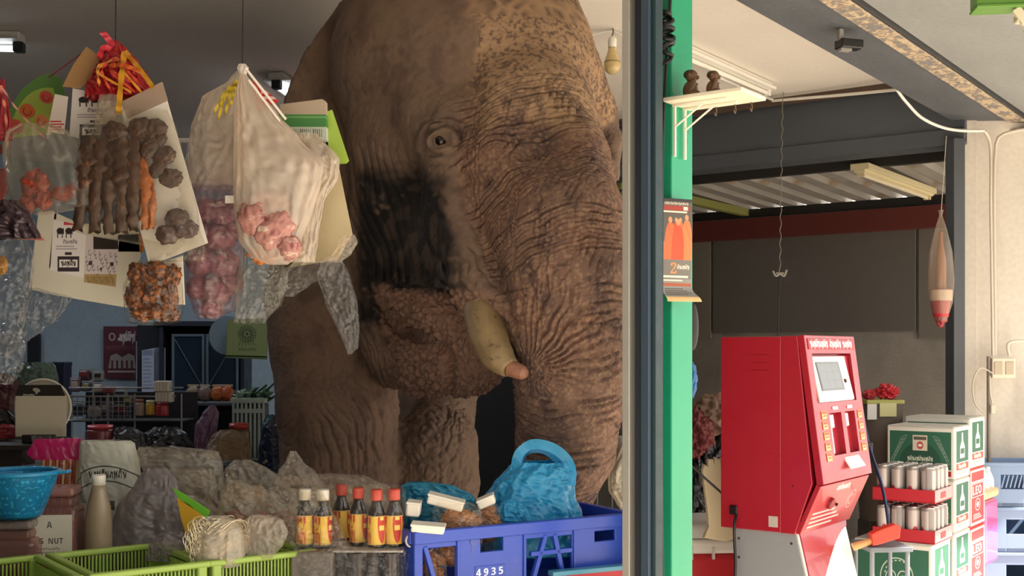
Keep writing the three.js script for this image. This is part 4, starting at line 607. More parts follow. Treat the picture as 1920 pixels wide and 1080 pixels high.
  const crate = (x, y, d, w, hh, label, open) => {
    const c = thing('plastic_crate', label, 'crate', at(x, HY, d).setY(y), -0.05, undefined), dp = 0.28, t = 0.012;
    part('front', [bx(w, t * 2, t, 0, hh - t, dp / 2, 0.004), bx(w, t * 2, t, 0, t, dp / 2, 0.004), bx(w * 0.3, hh, t, -w * 0.35, hh / 2, dp / 2, 0.004), bx(w * 0.42, hh, t, w * 0.29, hh / 2, dp / 2, 0.004), bx(w * 0.3, hh * 0.4, t, -w * 0.06, hh * 0.2, dp / 2, 0.004), bx(w * 0.3, hh * 0.28, t, -w * 0.06, hh * 0.86, dp / 2, 0.004)], bl, c);
    for (const s of [-1, 1]) part('side', bx(t, hh, dp, s * (w / 2 - t / 2), hh / 2, 0, 0.004), bl, c); part('back', bx(w, hh, t, 0, hh / 2, -dp / 2, 0.004), bl, c); part('floor', bx(w, t, dp, 0, t / 2, 0, 0.003), bl, c); part('rim', [bx(w + 0.03, 0.02, 0.02, 0, hh - 0.01, dp / 2 + 0.005, 0.006), bx(0.02, 0.02, dp, -w / 2 - 0.004, hh - 0.01, 0, 0.006), bx(0.02, 0.02, dp, w / 2 + 0.004, hh - 0.01, 0, 0.006)], bl, c);
    for (const q of [0.2, 0.42]) part('rib', bx(0.012, hh * 0.86, 0.012, w * q, hh / 2, dp / 2 + 0.01, 0.003), bl, c);
    if (open) for (let i = 0; i < 6; i++) part('slat', bx(0.008, hh * 0.3, 0.006, -w * 0.17 + i * 0.022, hh * 0.57, dp / 2 + 0.002, 0.002, 0, -0.25), bl, c);
    return c;
  };
  const ys = [950, 1035, 1120, 1205].map((y) => at(0, y, 6.24).y);
  crate(1888, ys[0], 6.38, 0.42, at(0, 867, 6.24).y - ys[0], 'pale blue plastic crate with a slatted hand hole, topmost of its stack', true);
  crate(1898, ys[1], 6.38, 0.42, ys[0] - ys[1] - 0.002, 'pale blue plastic crate second from the top by the right wall');
  crate(1898, ys[2], 6.38, 0.42, ys[1] - ys[2] - 0.002, 'pale blue plastic crate third from the top by the right wall');
  crate(1898, 0, 6.38, 0.42, ys[2] - 0.002, 'tall pale blue plastic crate on the floor by the right wall');
  // grey bin with a label and red bags, dark pole, red scoop, low trestle
  const bo = at(1646, HY, 6.12).setY(0), bin = thing('storage_bin', 'grey brown bin with yellow green rim behind the beer cans', 'bin', bo, 0.1), yt = at(0, 745, 6.12).y;
  const bs = (w0, w1, h2) => { const g = cyl(w1 * 0.7071, w0 * 0.7071, h2, 4); g.rotateY(Math.PI / 4); return g; };
  part('bin_body', bs(0.14, 0.195, 0.62).translate(0, yt - 0.33, 0), M(0x5e554b, 0.7), bin); for (const [a, b, w, dd] of [[0, 0.095, 0.2, 0.012], [0, -0.095, 0.2, 0.012], [0.095, 0, 0.012, 0.2], [-0.095, 0, 0.012, 0.2]]) part('rim', bx(w, 0.022, dd, a, yt - 0.02, b, 0.004), M(0xa4a356, 0.6), bin); part('label', bx(0.09, 0.07, 0.003, 0.01, yt - 0.06, 0.104, 0.001), M(0xc8c48e, 0.6), bin); part('label', bx(0.05, 0.08, 0.003, -0.075, yt - 0.07, 0.103, 0.001), M(0xd6d4cf, 0.6), bin); part('stand', bx(0.16, yt - 0.64, 0.16, 0, (yt - 0.64) / 2, 0, 0.01), M(0x3a342f, 0.7), bin);
  solo('red_bag', 'red plastic bag heaped on the grey bin', 'bag', lump(0.055, 0.035, 0.05, 0.9, 2.6, 8), M(0xc62f3a, 0.4), at(1662, 735, 6.1));
  solo('red_bag', 'small red bag tied beside the larger red bag on the bin', 'bag', lump(0.03, 0.025, 0.03, 0.9, 2.6, 9), M(0xb83a40, 0.4), at(1630, 740, 6.1));
  const pole = thing('leaning_pole', 'thin dark blue pole with a hooked top leaning beside the kiosk', 'pole', at(1668, HY, 4.75).setY(0)); part('shaft', tube(pl([[1597, 705, 5.0], [1604, 712, 4.98], [1628, 830, 4.9], [1656, 920, 4.8], [1668, 1010, 4.75], [1668, 1340, 4.75]], at(1668, HY, 4.75).setY(0)), 0.007, 60), M(0x2b3654, 0.4, { metalness: 0.4 }), pole); part('hook', tube(pl([[1597, 705, 5.0], [1590, 698, 5.0], [1586, 706, 5.0]], at(1668, HY, 4.75).setY(0)), 0.006, 12), M(0x2b3654, 0.4), pole); part('clamp', bx(0.024, 0.04, 0.024, at(1630, 838, 4.9).x - at(1668, 0, 4.75).x, at(0, 838, 4.9).y, -0.15, 0.005), M(0x20242c, 0.5), pole);
  const so = at(1600, 1018, 4.5), sc = thing('red_scoop', 'orange red plastic scoop with a wooden handle beside the kiosk', 'scoop', so, 0);
  part('blade', ext(pl([[1631, 1000], [1640, 995], [1672, 983], [1680, 986], [1678, 1004], [1640, 1016], [1633, 1017]].map(([x, y]) => [x, y, 4.5]), so).map((v) => [v.x, v.y]).reverse(), 0.05, 0.006), M(0xd8412f, 0.4), sc); part('handle', put(cyl(0.011, 0.016, 0.11, 16), 0.045, 0.005, 0.02, 0, 0, -1.25), M(0xc89a62, 0.6), sc, 'wooden handle');
  const tr = thing('folding_stand', 'low grey folding stand under the red scoop beside the kiosk', 'stand', at(1652, HY, 4.56).setY(0), 0.1), ty = at(0, 1022, 4.5).y; part('top', bx(0.17, 0.02, 0.2, 0, ty - 0.012, 0, 0.004), M(0x6d747c, 0.5), tr); for (const [x, z] of [[-0.07, 0.08], [0.07, 0.08], [-0.07, -0.08], [0.07, -0.08]]) part('leg', put(cyl(0.009, 0.009, ty - 0.02, 10), x, (ty - 0.02) / 2, z), M(0x7c838b, 0.4, { metalness: 0.4 }), tr); part('brace', [rod(V(-0.07, 0.2, 0.08), V(0.07, ty - 0.1, 0.08), 0.006), rod(V(0.07, 0.2, 0.08), V(-0.07, ty - 0.1, 0.08), 0.006)], M(0x7c838b, 0.4), tr);
  // clear bag with a red and white tub, hung by the corner post
  const tb = thing('hanging_tub_bag', 'clear bag with a red and white tub hanging by the corner post', 'bag', at(1764, 560, 6.35));
  part('tub', lathe([[0, -0.1], [0.04, -0.1], [0.056, 0.02], [0.058, 0.05], [0, 0.05]], 28), M(0xb5303a, 0.4), tb, 'red tub'); part('band', lathe([[0.0535, -0.012], [0.058, -0.01], [0.0605, 0.045], [0.058, 0.047]], 28), M(0xe6dfd6, 0.4), tb, 'white band'); part('lower_lump', lump(0.03, 0.05, 0.03, 0.4, 2, 12).translate(0, -0.1, 0), M(0x9c3038, 0.5), tb);
  part('film', lathe([[0.0, -0.13], [0.03, -0.12], [0.062, -0.02], [0.07, 0.1], [0.06, 0.25], [0.03, 0.38], [0.008, 0.45], [0.014, 0.48]], 28), film(0xe8dcd0, 0.88, 0.3), tb); part('bottle', lathe([[0, 0.05], [0.028, 0.05], [0.028, 0.2], [0.012, 0.3], [0.01, 0.36], [0, 0.36]], 20), M(0xc9a183, 0.5, { transmission: 0.3, thickness: 0 }), tb); part('cord', rod(V(0, 0.44, 0), V(0.03, 0.88, 0.0), 0.002), M(0xbdb4a8, 0.7), tb);
}
// ---------------------------------------------------------------- bags, cards and small goods
const SZ = (px, d) => px * d / F;
// a gathered sheet: rows of [y, left x, right x] in photo pixels at distance d -> rings round the bag, pleated towards the neck and crumpled
function pouch(rows, d, o, { flat = 0.55, cap = 60, pleat = 0.06, folds = 9, crumple = 0.08, fr = 16, s = 1, n = 84, m = 112, open = false } = {}) {
  fr = Math.min(fr, 18); const p = [], ix = [], R = rows.length - 1;
  for (let i = 0; i <= n; i++) {
    const t = i / n * R, k = Math.min(Math.floor(t), R - 1), f = t - k, g = f * f * (3 - 2 * f) * 0.5 + f * 0.5, r0 = rows[k], r1 = rows[k + 1];
    const y = lerp(r0[0], r1[0], f), xl = lerp(r0[1], r1[1], g), xr = lerp(r0[2], r1[2], g), a = (xr - xl) / 2, b = Math.min(a, cap) * flat, e = 1 - 0.0 * i, c = at((xl + xr) / 2, y, d).sub(o), v = i / n;
    for (let j = 0; j < m; j++) {
      const w = j / m * 6.28318, cs = Math.cos(w), sn = Math.sin(w), nx = cs * 1.3 + s * 3.7, q = c.y * fr;
      const pl1 = pleat * (1.3 - v) * Math.sin(w * folds + 2 * Math.sin(v * 5 + s)) * (0.6 + 0.4 * Math.sin(w * 2 + s)), kk = 1 + pl1 + crumple * (fbm(nx * 2.2, q * 0.4, sn * 2.2 + s) * 1.2 + 0.8 * (0.35 - Math.abs(nz(nx * 3.3, q, sn * 3.3 + s))));
      const fx = c.x * fr * 2 + cs * a * 0.003 * fr, fy = c.y * fr * 2, fz = sn * 1.6 + s, wp = nz(fx * 0.5, fy * 0.5, fz) * 1.2, rg = (0.3 - Math.abs(nz(fx + wp, fy * 0.8 - wp, fz))) + 0.5 * (0.3 - Math.abs(nz(fx * 2.3 + wp, fy * 2.1, fz * 2 + 7)));
      const cz = crumple * rg * SZ(Math.min(a, 50), d) * 1.1;
      const sq = Math.pow(Math.abs(cs), 0.85) * Math.sign(cs), jx = 1 + 0.25 * (kk - 1);
      p.push(c.x + SZ(a, d) * sq * jx, c.y + 0.15 * SZ(a, d) * (kk - 1), c.z + SZ(b, d) * sn * kk + cz * (0.3 + Math.abs(sn)) * Math.sign(sn));
    }
  }
  for (let i = 0; i < n; i++) for (let j = 0; j < m; j++) { const a = i * m + j, b = i * m + (j + 1) % m; ix.push(a, a + m, b, b, a + m, b + m); }
  if (!open) { const e = p.length / 3, l = n * m; let x = 0, y = 0, z = 0; for (let j = 0; j < m; j++) { x += p[(l + j) * 3]; y += p[(l + j) * 3 + 1]; z += p[(l + j) * 3 + 2]; } p.push(x / m, y / m, z / m); for (let j = 0; j < m; j++) ix.push(l + j, e, l + (j + 1) % m); }
  const g = new THREE.BufferGeometry(); g.setAttribute('position', new THREE.Float32BufferAttribute(p, 3)); g.setIndex(ix); g.computeVertexNormals(); return g;
}
const clear = film(0xf8f6f0, 0.985, 0.1), cloudy = film(0xf6f0e6, 0.87, 0.18), milky = film(0xeae0d4, 0.66, 0.42), silver = film(0xf0f0f0, 0.97, 0.07);
// an outline traced at distance d, with thickness; the print covers its box
const slab = (pts, d, o, th = 0.003) => { const g = ext(pl(pts.map(([x, y]) => [x, y, d]), o).map((v) => [v.x, v.y]).reverse(), th, Math.min(0.0008, th / 3)); return fitUV(g).translate(0, 0, -th); };
const blob = (x, y, d, rx, ry, o, amp = 0.3, fr = 2, s = 1, rzf = 0.7, rot = 0) => { const g = lump(SZ(rx, d), SZ(ry, d), SZ(Math.min(rx, ry) * rzf, d), amp, fr, s, 3); g.rotateZ(rot); const c = at(x, y, d).sub(o); return g.translate(c.x, c.y, c.z); };
const ribbon = (pts, w, o) => { const c = new THREE.CatmullRomCurve3(pl(pts, o)), n = 18, p = [], ix = []; for (let i = 0; i <= n; i++) { const q = c.getPoint(i / n), t = c.getTangent(i / n), b = V(t.y, -t.x, 0.25 * Math.sin(i)).normalize().multiplyScalar(w / 2); for (const s of [-1, 1]) { const e = q.clone().addScaledVector(b, s); p.push(e.x, e.y, e.z + 0.004 * s * Math.sin(i * 1.3)); } } for (let i = 0; i < n; i++) { const k = i * 2; ix.push(k, k + 1, k + 2, k + 1, k + 3, k + 2); } const g = new THREE.BufferGeometry(); g.setAttribute('position', new THREE.Float32BufferAttribute(p, 3)); g.setIndex(ix); g.computeVertexNormals(); return g; };
const stringUp = (name, label, x, y, d) => solo(name, label, 'string', tube([V(0, 0, 0), V(0.001, 0.3, 0), V(0, 3.04 - at(x, y, d).y, 0)], 0.0018, 12), M(0x1d1f20, 0.7), at(x, y, d));
const labelTex = tex(256, 256, (x, w, h) => { paper(x, w, h, '#e9e6e6'); x.fillStyle = '#c8455a'; x.fillRect(96, 12, 150, 14); x.fillStyle = '#2f2a2c'; for (const X of [70, 130]) { x.beginPath(); x.ellipse(X, 52, 24, 14, 0, 0, 7); x.fill(); x.fillRect(X - 20, 58, 7, 24); x.fillRect(X + 12, 58, 7, 24); x.fillRect(X + 20, 40, 7, 26); } scrawl(x, 90, 92, 100, 14, 6, '#6a6670', 3); bars(x, 40, 116, 170, 22, 2, '#a9a4ad'); x.fillStyle = '#3a3038'; x.fillRect(104, 144, 48, 12); x.fillRect(52, 162, 152, 66); x.fillStyle = '#efecec'; x.fillRect(64, 176, 128, 34); scrawl(x, 76, 182, 104, 20, 5, '#3a3038', 5); });

// -- hanging cluster at left
{
  stringUp('hanging_string', 'thin dark string holding the red tied bag cluster', 217, 76, 3.06);
  stringUp('hanging_string', 'thin dark string holding the knotted milky bag', 455, 128, 3.04);
  const rl = thing('hanging_rail', 'white rail behind the hanging bags', 'rail', at(340, 262, 3.24)); part('rail', rod(V(-0.19, 0, 0), V(0.05, -0.002, 0), 0.006), M(0xdedcd6, 0.4), rl); for (const x of [-0.181]) part('hanger', rod(V(x, 0, 0), V(x, 3.04 - at(0, 262, 3.24).y, 0), 0.0012), M(0x2a2b2c, 0.6), rl);
  // green printed card at far left
  let o = at(70, 190, 3.16);
  const gt = tex(256, 256, (x, w, h) => { paper(x, w, h, '#5d8b48'); x.fillStyle = '#9fb552'; x.beginPath(); x.moveTo(0, 256); x.quadraticCurveTo(60, 40, 200, 60); x.lineTo(256, 256); x.fill(); for (const [a, b, r, c] of [[170, 96, 30, '#c9524a'], [90, 150, 34, '#c86a3c'], [150, 190, 30, '#d88a5c'], [40, 210, 34, '#c4584a'], [210, 170, 26, '#cf7a4a']]) { x.fillStyle = c; x.beginPath(); x.ellipse(a, b, r, r * 0.8, 0.4, 0, 7); x.fill(); x.strokeStyle = '#7c3a2c'; x.lineWidth = 4; x.beginPath(); x.arc(a, b, r * 0.5, 0, 4); x.stroke(); } });
  const gc = thing('snack_card', 'green rounded snack card with orange print at the far left', 'card', o);
  part('card', slab([[12, 258], [14, 210], [40, 168], [70, 145], [96, 137], [114, 148], [122, 180], [124, 215], [115, 250]], 3.16, o), PM(gt, 0.5), gc); part('cord', rod(...pl([[92, 145, 3.16], [160, 95, 3.1]], o), 0.0015), M(0xb03040, 0.6), gc);
  o = at(8, 200, 3.05); const rs = thing('tied_bag', 'clear bag with red plastic tie cut by the left edge', 'bag', o);
  part('tie', pouch([[148, 2, 8], [170, -6, 10], [200, -14, 16], [240, -24, 22], [262, -30, 24]], 3.05, o, { pleat: 0.3, folds: 12, crumple: 0.25, open: true }), film(0xc23a4a, 0.4, 0.4), rs, 'red plastic tie'); part('strap', ribbon([[2, 160, 3.0], [10, 210, 3.0], [14, 285, 3.0]], 0.006, o), M(0xd8806a, 0.5), rs); part('strap', ribbon([[4, 165, 3.0], [40, 215, 3.0], [88, 262, 3.0]], 0.004, o), M(0xc88a88, 0.5), rs);
  part('film', pouch([[250, -40, 20], [330, -70, 20], [450, -70, 24]], 3.1, o, { crumple: 0.15 }), clear, rs); part('snack', blob(-6, 335, 3.1, 18, 60, o, 0.4, 2, 3), M(0x8a2f22, 0.5), rs); part('blue_print', blob(2, 302, 3.06, 14, 14, o, 0.2, 2, 4, 0.3), M(0x6f86a6, 0.3), rs);
  // red gathered bag with yellow straps: a back pack of cards
  o = at(222, 140, 3.06);
  const rb = thing('red_tied_bag', 'bundle of snack cards gathered under red plastic and yellow straps', 'bag', o), redF = film(0xcf2230, 0.5, 0.35);
  part('red_wrap', pouch([[76, 213, 221], [92, 196, 236], [112, 188, 252], [136, 178, 268], [160, 166, 282], [185, 160, 290]], 3.06, o, { pleat: 0.26, folds: 13, crumple: 0.3, fr: 30, flat: 0.5, open: true }), redF, rb, 'red gathered plastic'); part('red_wrap', pouch([[112, 186, 256], [150, 172, 278], [190, 166, 282]], 3.07, o, { pleat: 0.1, crumple: 0.3, flat: 0.3 }), M(0xa81a28, 0.4), rb);
  part('loose_end', ribbon([[217, 95, 3.05], [205, 76, 3.04], [192, 60, 3.03]], 0.016, o), M(0xd0384c, 0.4), rb); part('loose_end', ribbon([[216, 100, 3.05], [196, 88, 3.03], [185, 110, 3.02]], 0.014, o), M(0xd83040, 0.4), rb);
  for (let i = 0; i < 7; i++) part('streamer', ribbon([[220, 108, 3.03], [rr(180, 240), 130, 3.0], [rr(165, 275), rr(150, 175), 3.0]], 0.006, o), i % 3 ? M(0xe0503c, 0.4) : M(0xe9a23c, 0.4), rb);
  const yl = M(0xdca02a, 0.4, { transmission: 0.15, thickness: 0 }); part('yellow_strap', ribbon([[234, 96, 3.0], [228, 140, 2.98], [224, 190, 2.97], [222, 215, 2.97]], 0.014, o), yl, rb); part('yellow_strap', ribbon([[234, 96, 3.0], [262, 130, 2.98], [288, 165, 2.97]], 0.012, o), yl, rb); part('yellow_strap', ribbon([[204, 124, 3.0], [230, 122, 2.98], [262, 134, 2.98]], 0.01, o), M(0xd8622c, 0.4), rb);
  const kraft = M(0xb28a5c, 0.8), wht = M(0xe6e2de, 0.6);
  part('kraft_card', slab([[128, 168], [148, 128], [172, 95], [184, 104], [202, 118], [186, 150], [160, 172]], 3.1, o), kraft, rb, 'brown cardboard flap');
  part('printed_card', slab([[122, 250], [128, 161], [216, 178], [218, 190], [186, 268]], 3.03, o), PM(labelTex, 0.55), rb, 'white card with black print');
  const wt2 = tex(128, 256, (x, w, h) => { paper(x, w, h, '#e8dfd9'); x.fillStyle = '#cc4a52'; for (let i = 0; i < 4; i++) x.fillRect(18, 170 + i * 17, 70 + (i % 2) * 16, 9); }); part('printed_card', slab([[86, 244], [100, 175], [124, 180], [116, 250]], 3.05, o), PM(wt2, 0.55), rb);
  part('cloudy_film', pouch([[178, 186, 220], [215, 180, 230], [262, 176, 240]], 3.0, o, { crumple: 0.2, flat: 0.3 }), cloudy, rb);
  // dried fish on a slanting white card
  o = at(300, 330, 3.0);
  const fc = thing('dried_fish_card', 'slanting white card with long dried fish and round dried squid in film', 'snack card', o);
  const brown = (k) => S(noiseTex(128, 0.12, (u, v) => { const a = fbm(u * 60, v * 26, k), b = sst(0.15, 0.4, fbm(u * 120, v * 50, k + 3)); const q = 1 + 0.35 * a; return [lerp(74, 124, b) * q, lerp(52, 78, b) * q, lerp(40, 50, b) * q]; }), 0.45), bA = brown(1), bB = brown(9), bO = S(noiseTex(128, 0.12, (u, v) => { const q = 1 + 0.4 * fbm(u * 70, v * 70, 5); return [168 * q, 96 * q, 44 * q]; }), 0.4);
  part('card', slab([[228, 200], [226, 192], [303, 154], [389, 455], [280, 497], [256, 405]], 3.0, o), wht, fc); part('top_band', slab([[227, 196], [226, 190], [303, 153], [313, 188], [238, 222]], 2.995, o, 0.002), M(0xa99484, 0.6), fc, 'brown top band');
  const fish = (x0, y0, x1, y1, w, m, k) => { const c = new THREE.CatmullRomCurve3(pl([[x0, y0, 2.975], [(x0 + x1) / 2 + rr(-6, 6), (y0 + y1) / 2, 2.955], [x1, y1, 2.975]], o)), n = 26, q = 14, p = [], ix = []; for (let i = 0; i <= n; i++) { const t = i / n, pt = c.getPoint(t), r = SZ(w, 3) * (0.25 + 0.75 * Math.sin(Math.min(1, t * 1.25 + 0.18) * 2.7) ** 0.7) * (1 + 0.55 * nz(t * 13, k, 0)); for (let j = 0; j < q; j++) { const a = j / q * 6.283, rj = r * (1 + 0.6 * nz(t * 16, k + Math.cos(a) * 2, Math.sin(a) * 2)); p.push(pt.x + Math.cos(a) * rj, pt.y + 0.3 * rj * Math.sin(a * 2), pt.z + Math.sin(a) * rj * 0.55); } } for (let i = 0; i < n; i++) for (let j = 0; j < q; j++) { const a = i * q + j, b = i * q + (j + 1) % q; ix.push(a, a + q, b, b, a + q, b + q); } const g = new THREE.BufferGeometry(); g.setAttribute('position', new THREE.Float32BufferAttribute(p, 3)); g.setIndex(ix); g.computeVertexNormals(); return g; };
  [[168, 256, 146, 432, 15, bA], [188, 262, 176, 436, 16, bB], [206, 268, 204, 438, 14, bA], [226, 250, 228, 436, 17, bB], [246, 262, 250, 432, 15, bA], [262, 290, 272, 430, 12, bO], [283, 345, 284, 428, 8, bO], [160, 262, 164, 350, 12, bB]].forEach((f, i) => part('dried_fish', fish(...f.slice(0, 5), f[5], i * 2.3), f[5], fc));
  for (const [x, y, r, q] of [[214, 248, 24, 0.2], [262, 240, 24, 0.5], [290, 243, 24, 0.1], [280, 278, 22, 0.9], [308, 292, 22, 0.3], [296, 262, 18, 0.5], [320, 334, 22, 0.1], [296, 318, 18, 0.7]]) part('dried_squid', blob(x, y, 2.97, r, r * 0.8, o, 0.35, 2.4, x, 0.5, q), x % 3 ? bB : bA, fc);
  for (const [x, y, r] of [[332, 410, 22], [352, 430, 20], [314, 440, 22], [336, 432, 16]]) part('dark_squid', blob(x, y, 2.97, r, r * 0.85, o, 0.35, 2.4, x, 0.5), S(noiseTex(64, 0.1, (u, v) => { const q = 1 + 0.4 * fbm(u * 80, v * 80, 3); return [84 * q, 62 * q, 58 * q]; }), 0.5), fc);
  part('film', pouch([[205, 232, 312], [240, 150, 330], [330, 140, 352], [400, 150, 372], [436, 146, 376], [462, 272, 386], [490, 282, 380]], 2.975, o, { flat: 0.22, cap: 120, crumple: 0.12, pleat: 0.04 }), clear, fc);
  // lower back board with two printed labels
  o = at(150, 500, 3.12);
  const lb = thing('snack_board', 'pale board with two small printed labels behind the dried fish', 'card', o);
  part('board', slab([[54, 542], [72, 398], [96, 396], [150, 420], [258, 420], [262, 480], [236, 576], [120, 556]], 3.12, o, 0.004), M(0xdcd8c8, 0.65), lb); part('cord', rod(...pl([[200, 425, 3.12], [216, 150, 3.1]], o), 0.001), M(0x2a2b2c, 0.6), lb); part('edge', slab([[86, 500], [97, 392], [101, 392], [90, 502]], 3.1, o, 0.004), M(0x4a3a34, 0.7), lb);
  const l2 = tex(256, 192, (x, w, h) => { paper(x, w, h, '#d9cfd2'); x.fillStyle = '#2d2622'; x.fillRect(70, 0, 180, 52); x.strokeStyle = '#8a7f88'; x.lineWidth = 4; for (let i = 0; i < 26; i++) { x.beginPath(); x.arc((i * 53) % 256, 60 + (i * 31) % 70, 6 + i % 7, 0, 5); x.stroke(); } x.fillStyle = '#3f3540'; x.fillRect(36, 96, 26, 14); x.fillRect(190, 100, 26, 14); x.beginPath(); x.moveTo(116, 120); x.lineTo(136, 120); x.lineTo(126, 138); x.fill(); x.fillStyle = '#b39a6c'; x.fillRect(0, 144, 256, 48); scrawl(x, 20, 150, 200, 30, 9, '#8c7448', 4); });
  part('printed_label', slab([[90, 505], [96, 410], [158, 424], [152, 520]], 3.105, o, 0.002), PM(labelTex, 0.55), lb); part('printed_label', slab([[152, 528], [158, 440], [218, 448], [212, 537]], 3.1, o, 0.002), PM(l2, 0.55), lb); part('orange_pack', slab([[212, 470], [214, 438], [262, 436], [260, 470]], 3.09, o, 0.01), M(0xb9702c, 0.5), lb, 'orange foil pack');
  // bag of golden snack, white card behind it
  o = at(288, 545, 3.02); const gs = thing('golden_snack_bag', 'clear bag of dark golden fried snack hanging under the slanting card', 'bag', o);
  part('card', slab([[308, 570], [312, 494], [350, 482], [354, 572]], 3.06, o), M(0xe3ddd0, 0.6), gs, 'white card');
  const gold = (k) => S(noiseTex(128, 0.1, (u, v) => { const a = fbm(u * 50, v * 50, k), b = sst(-0.1, 0.35, a); return [lerp(80, 196, b), lerp(42, 116, b), lerp(22, 48, b)]; }), 0.3, { roughness: 0.3 });
  const G1 = gold(2), G2 = gold(7); for (const [x, y, rx, ry, q] of [[262, 518, 20, 26, 0.4], [292, 508, 24, 18, 0], [320, 522, 16, 26, -0.4], [256, 556, 20, 28, 0.1], [288, 546, 26, 22, 0.5], [318, 560, 16, 28, 0], [276, 584, 30, 16, 0.2], [310, 588, 26, 14, -0.2]]) part('fried_piece', blob(x, y, 3.0, rx, ry, o, 0.55, 2.4, x, 0.7, q), x % 4 ? G1 : G2, gs);
  part('film', pouch([[488, 262, 318], [505, 246, 334], [540, 233, 342], [580, 234, 342], [604, 240, 336], [610, 262, 300]], 3.0, o, { crumple: 0.2, fr: 30, flat: 0.6 }), clear, gs);
  // clear bag with red brown snack at left, dark foil pack below it
  o = at(90, 320, 2.98); const lbg = thing('snack_bag', 'clear crinkled bag with red brown chunks left of the dried fish', 'bag', o), rbm = S(noiseTex(128, 0.1, (u, v) => { const q = 1 + 0.45 * fbm(u * 60, v * 60, 11); return [142 * q, 54 * q, 34 * q]; }), 0.35);
  for (const [x, y, rx, ry, q] of [[66, 344, 26, 26, 0], [80, 372, 18, 22, 0.3], [118, 362, 24, 14, 0.1], [150, 356, 22, 15, -0.2], [52, 380, 16, 18, 0]]) part('red_chunk', blob(x, y, 2.97, rx, ry, o, 0.5, 2, x, 0.8, q), rbm, lbg);
  part('film', pouch([[232, 40, 92], [250, 14, 130], [290, 8, 160], [340, 16, 176], [385, 24, 172], [402, 40, 96]], 2.97, o, { crumple: 0.14, fr: 10, flat: 0.4, pleat: 0.2, folds: 15 }), film(0xf6f2ea, 0.93, 0.14), lbg);
  o = at(36, 420, 2.95); const fp = thing('foil_pack', 'dark foil snack pack with a pinkish lower edge at the left', 'snack pack', o); part('foil', pouch([[376, -30, 30], [400, -40, 56], [425, -40, 66], [440, -40, 74], [448, -40, 76]], 2.95, o, { crumple: 0.25, flat: 0.3 }), M(0x4a3c44, 0.25, { metalness: 0.3 }), fp); part('lower_edge', slab([[-40, 428], [30, 424], [60, 428], [76, 449], [20, 446], [-40, 444]], 2.93, o, 0.006), M(0xc0736a, 0.4), fp, 'pinkish lower edge'); part('silver_corner', slab([[28, 418], [48, 414], [68, 436], [40, 432]], 2.922, o, 0.003), M(0xd9c6b2, 0.3), fp);
  // crumpled clear bags lower left
  o = at(60, 540, 2.98); const cb = thing('empty_clear_bag', 'empty crumpled clear bag hanging low at the left edge', 'bag', o); part('film', pouch([[448, 10, 50], [480, -10, 62], [530, -30, 58], [580, -40, 50], [640, -40, 44], [672, -30, 20]], 2.97, o, { crumple: 0.45, fr: 42, flat: 0.4, pleat: 0.16 }), silver, cb); part('film_tail', pouch([[540, 40, 70], [560, 36, 134], [600, 30, 110], [620, 34, 80], [640, 36, 54]], 3.02, o, { crumple: 0.35, fr: 36, flat: 0.12 }), silver, cb); part('corn_piece', blob(4, 498, 2.97, 10, 18, o, 0.3, 2, 3), M(0xc58a34, 0.4), cb);
  o = at(20, 660, 2.96); const cb2 = thing('empty_clear_bag', 'crumpled clear bag heap at the left edge above the blue basket', 'bag', o); part('film', pouch([[620, -20, 30], [650, -40, 48], [690, -40, 40], [720, -40, 24]], 2.96, o, { crumple: 0.4, fr: 40, flat: 0.4 }), silver, cb2);
}
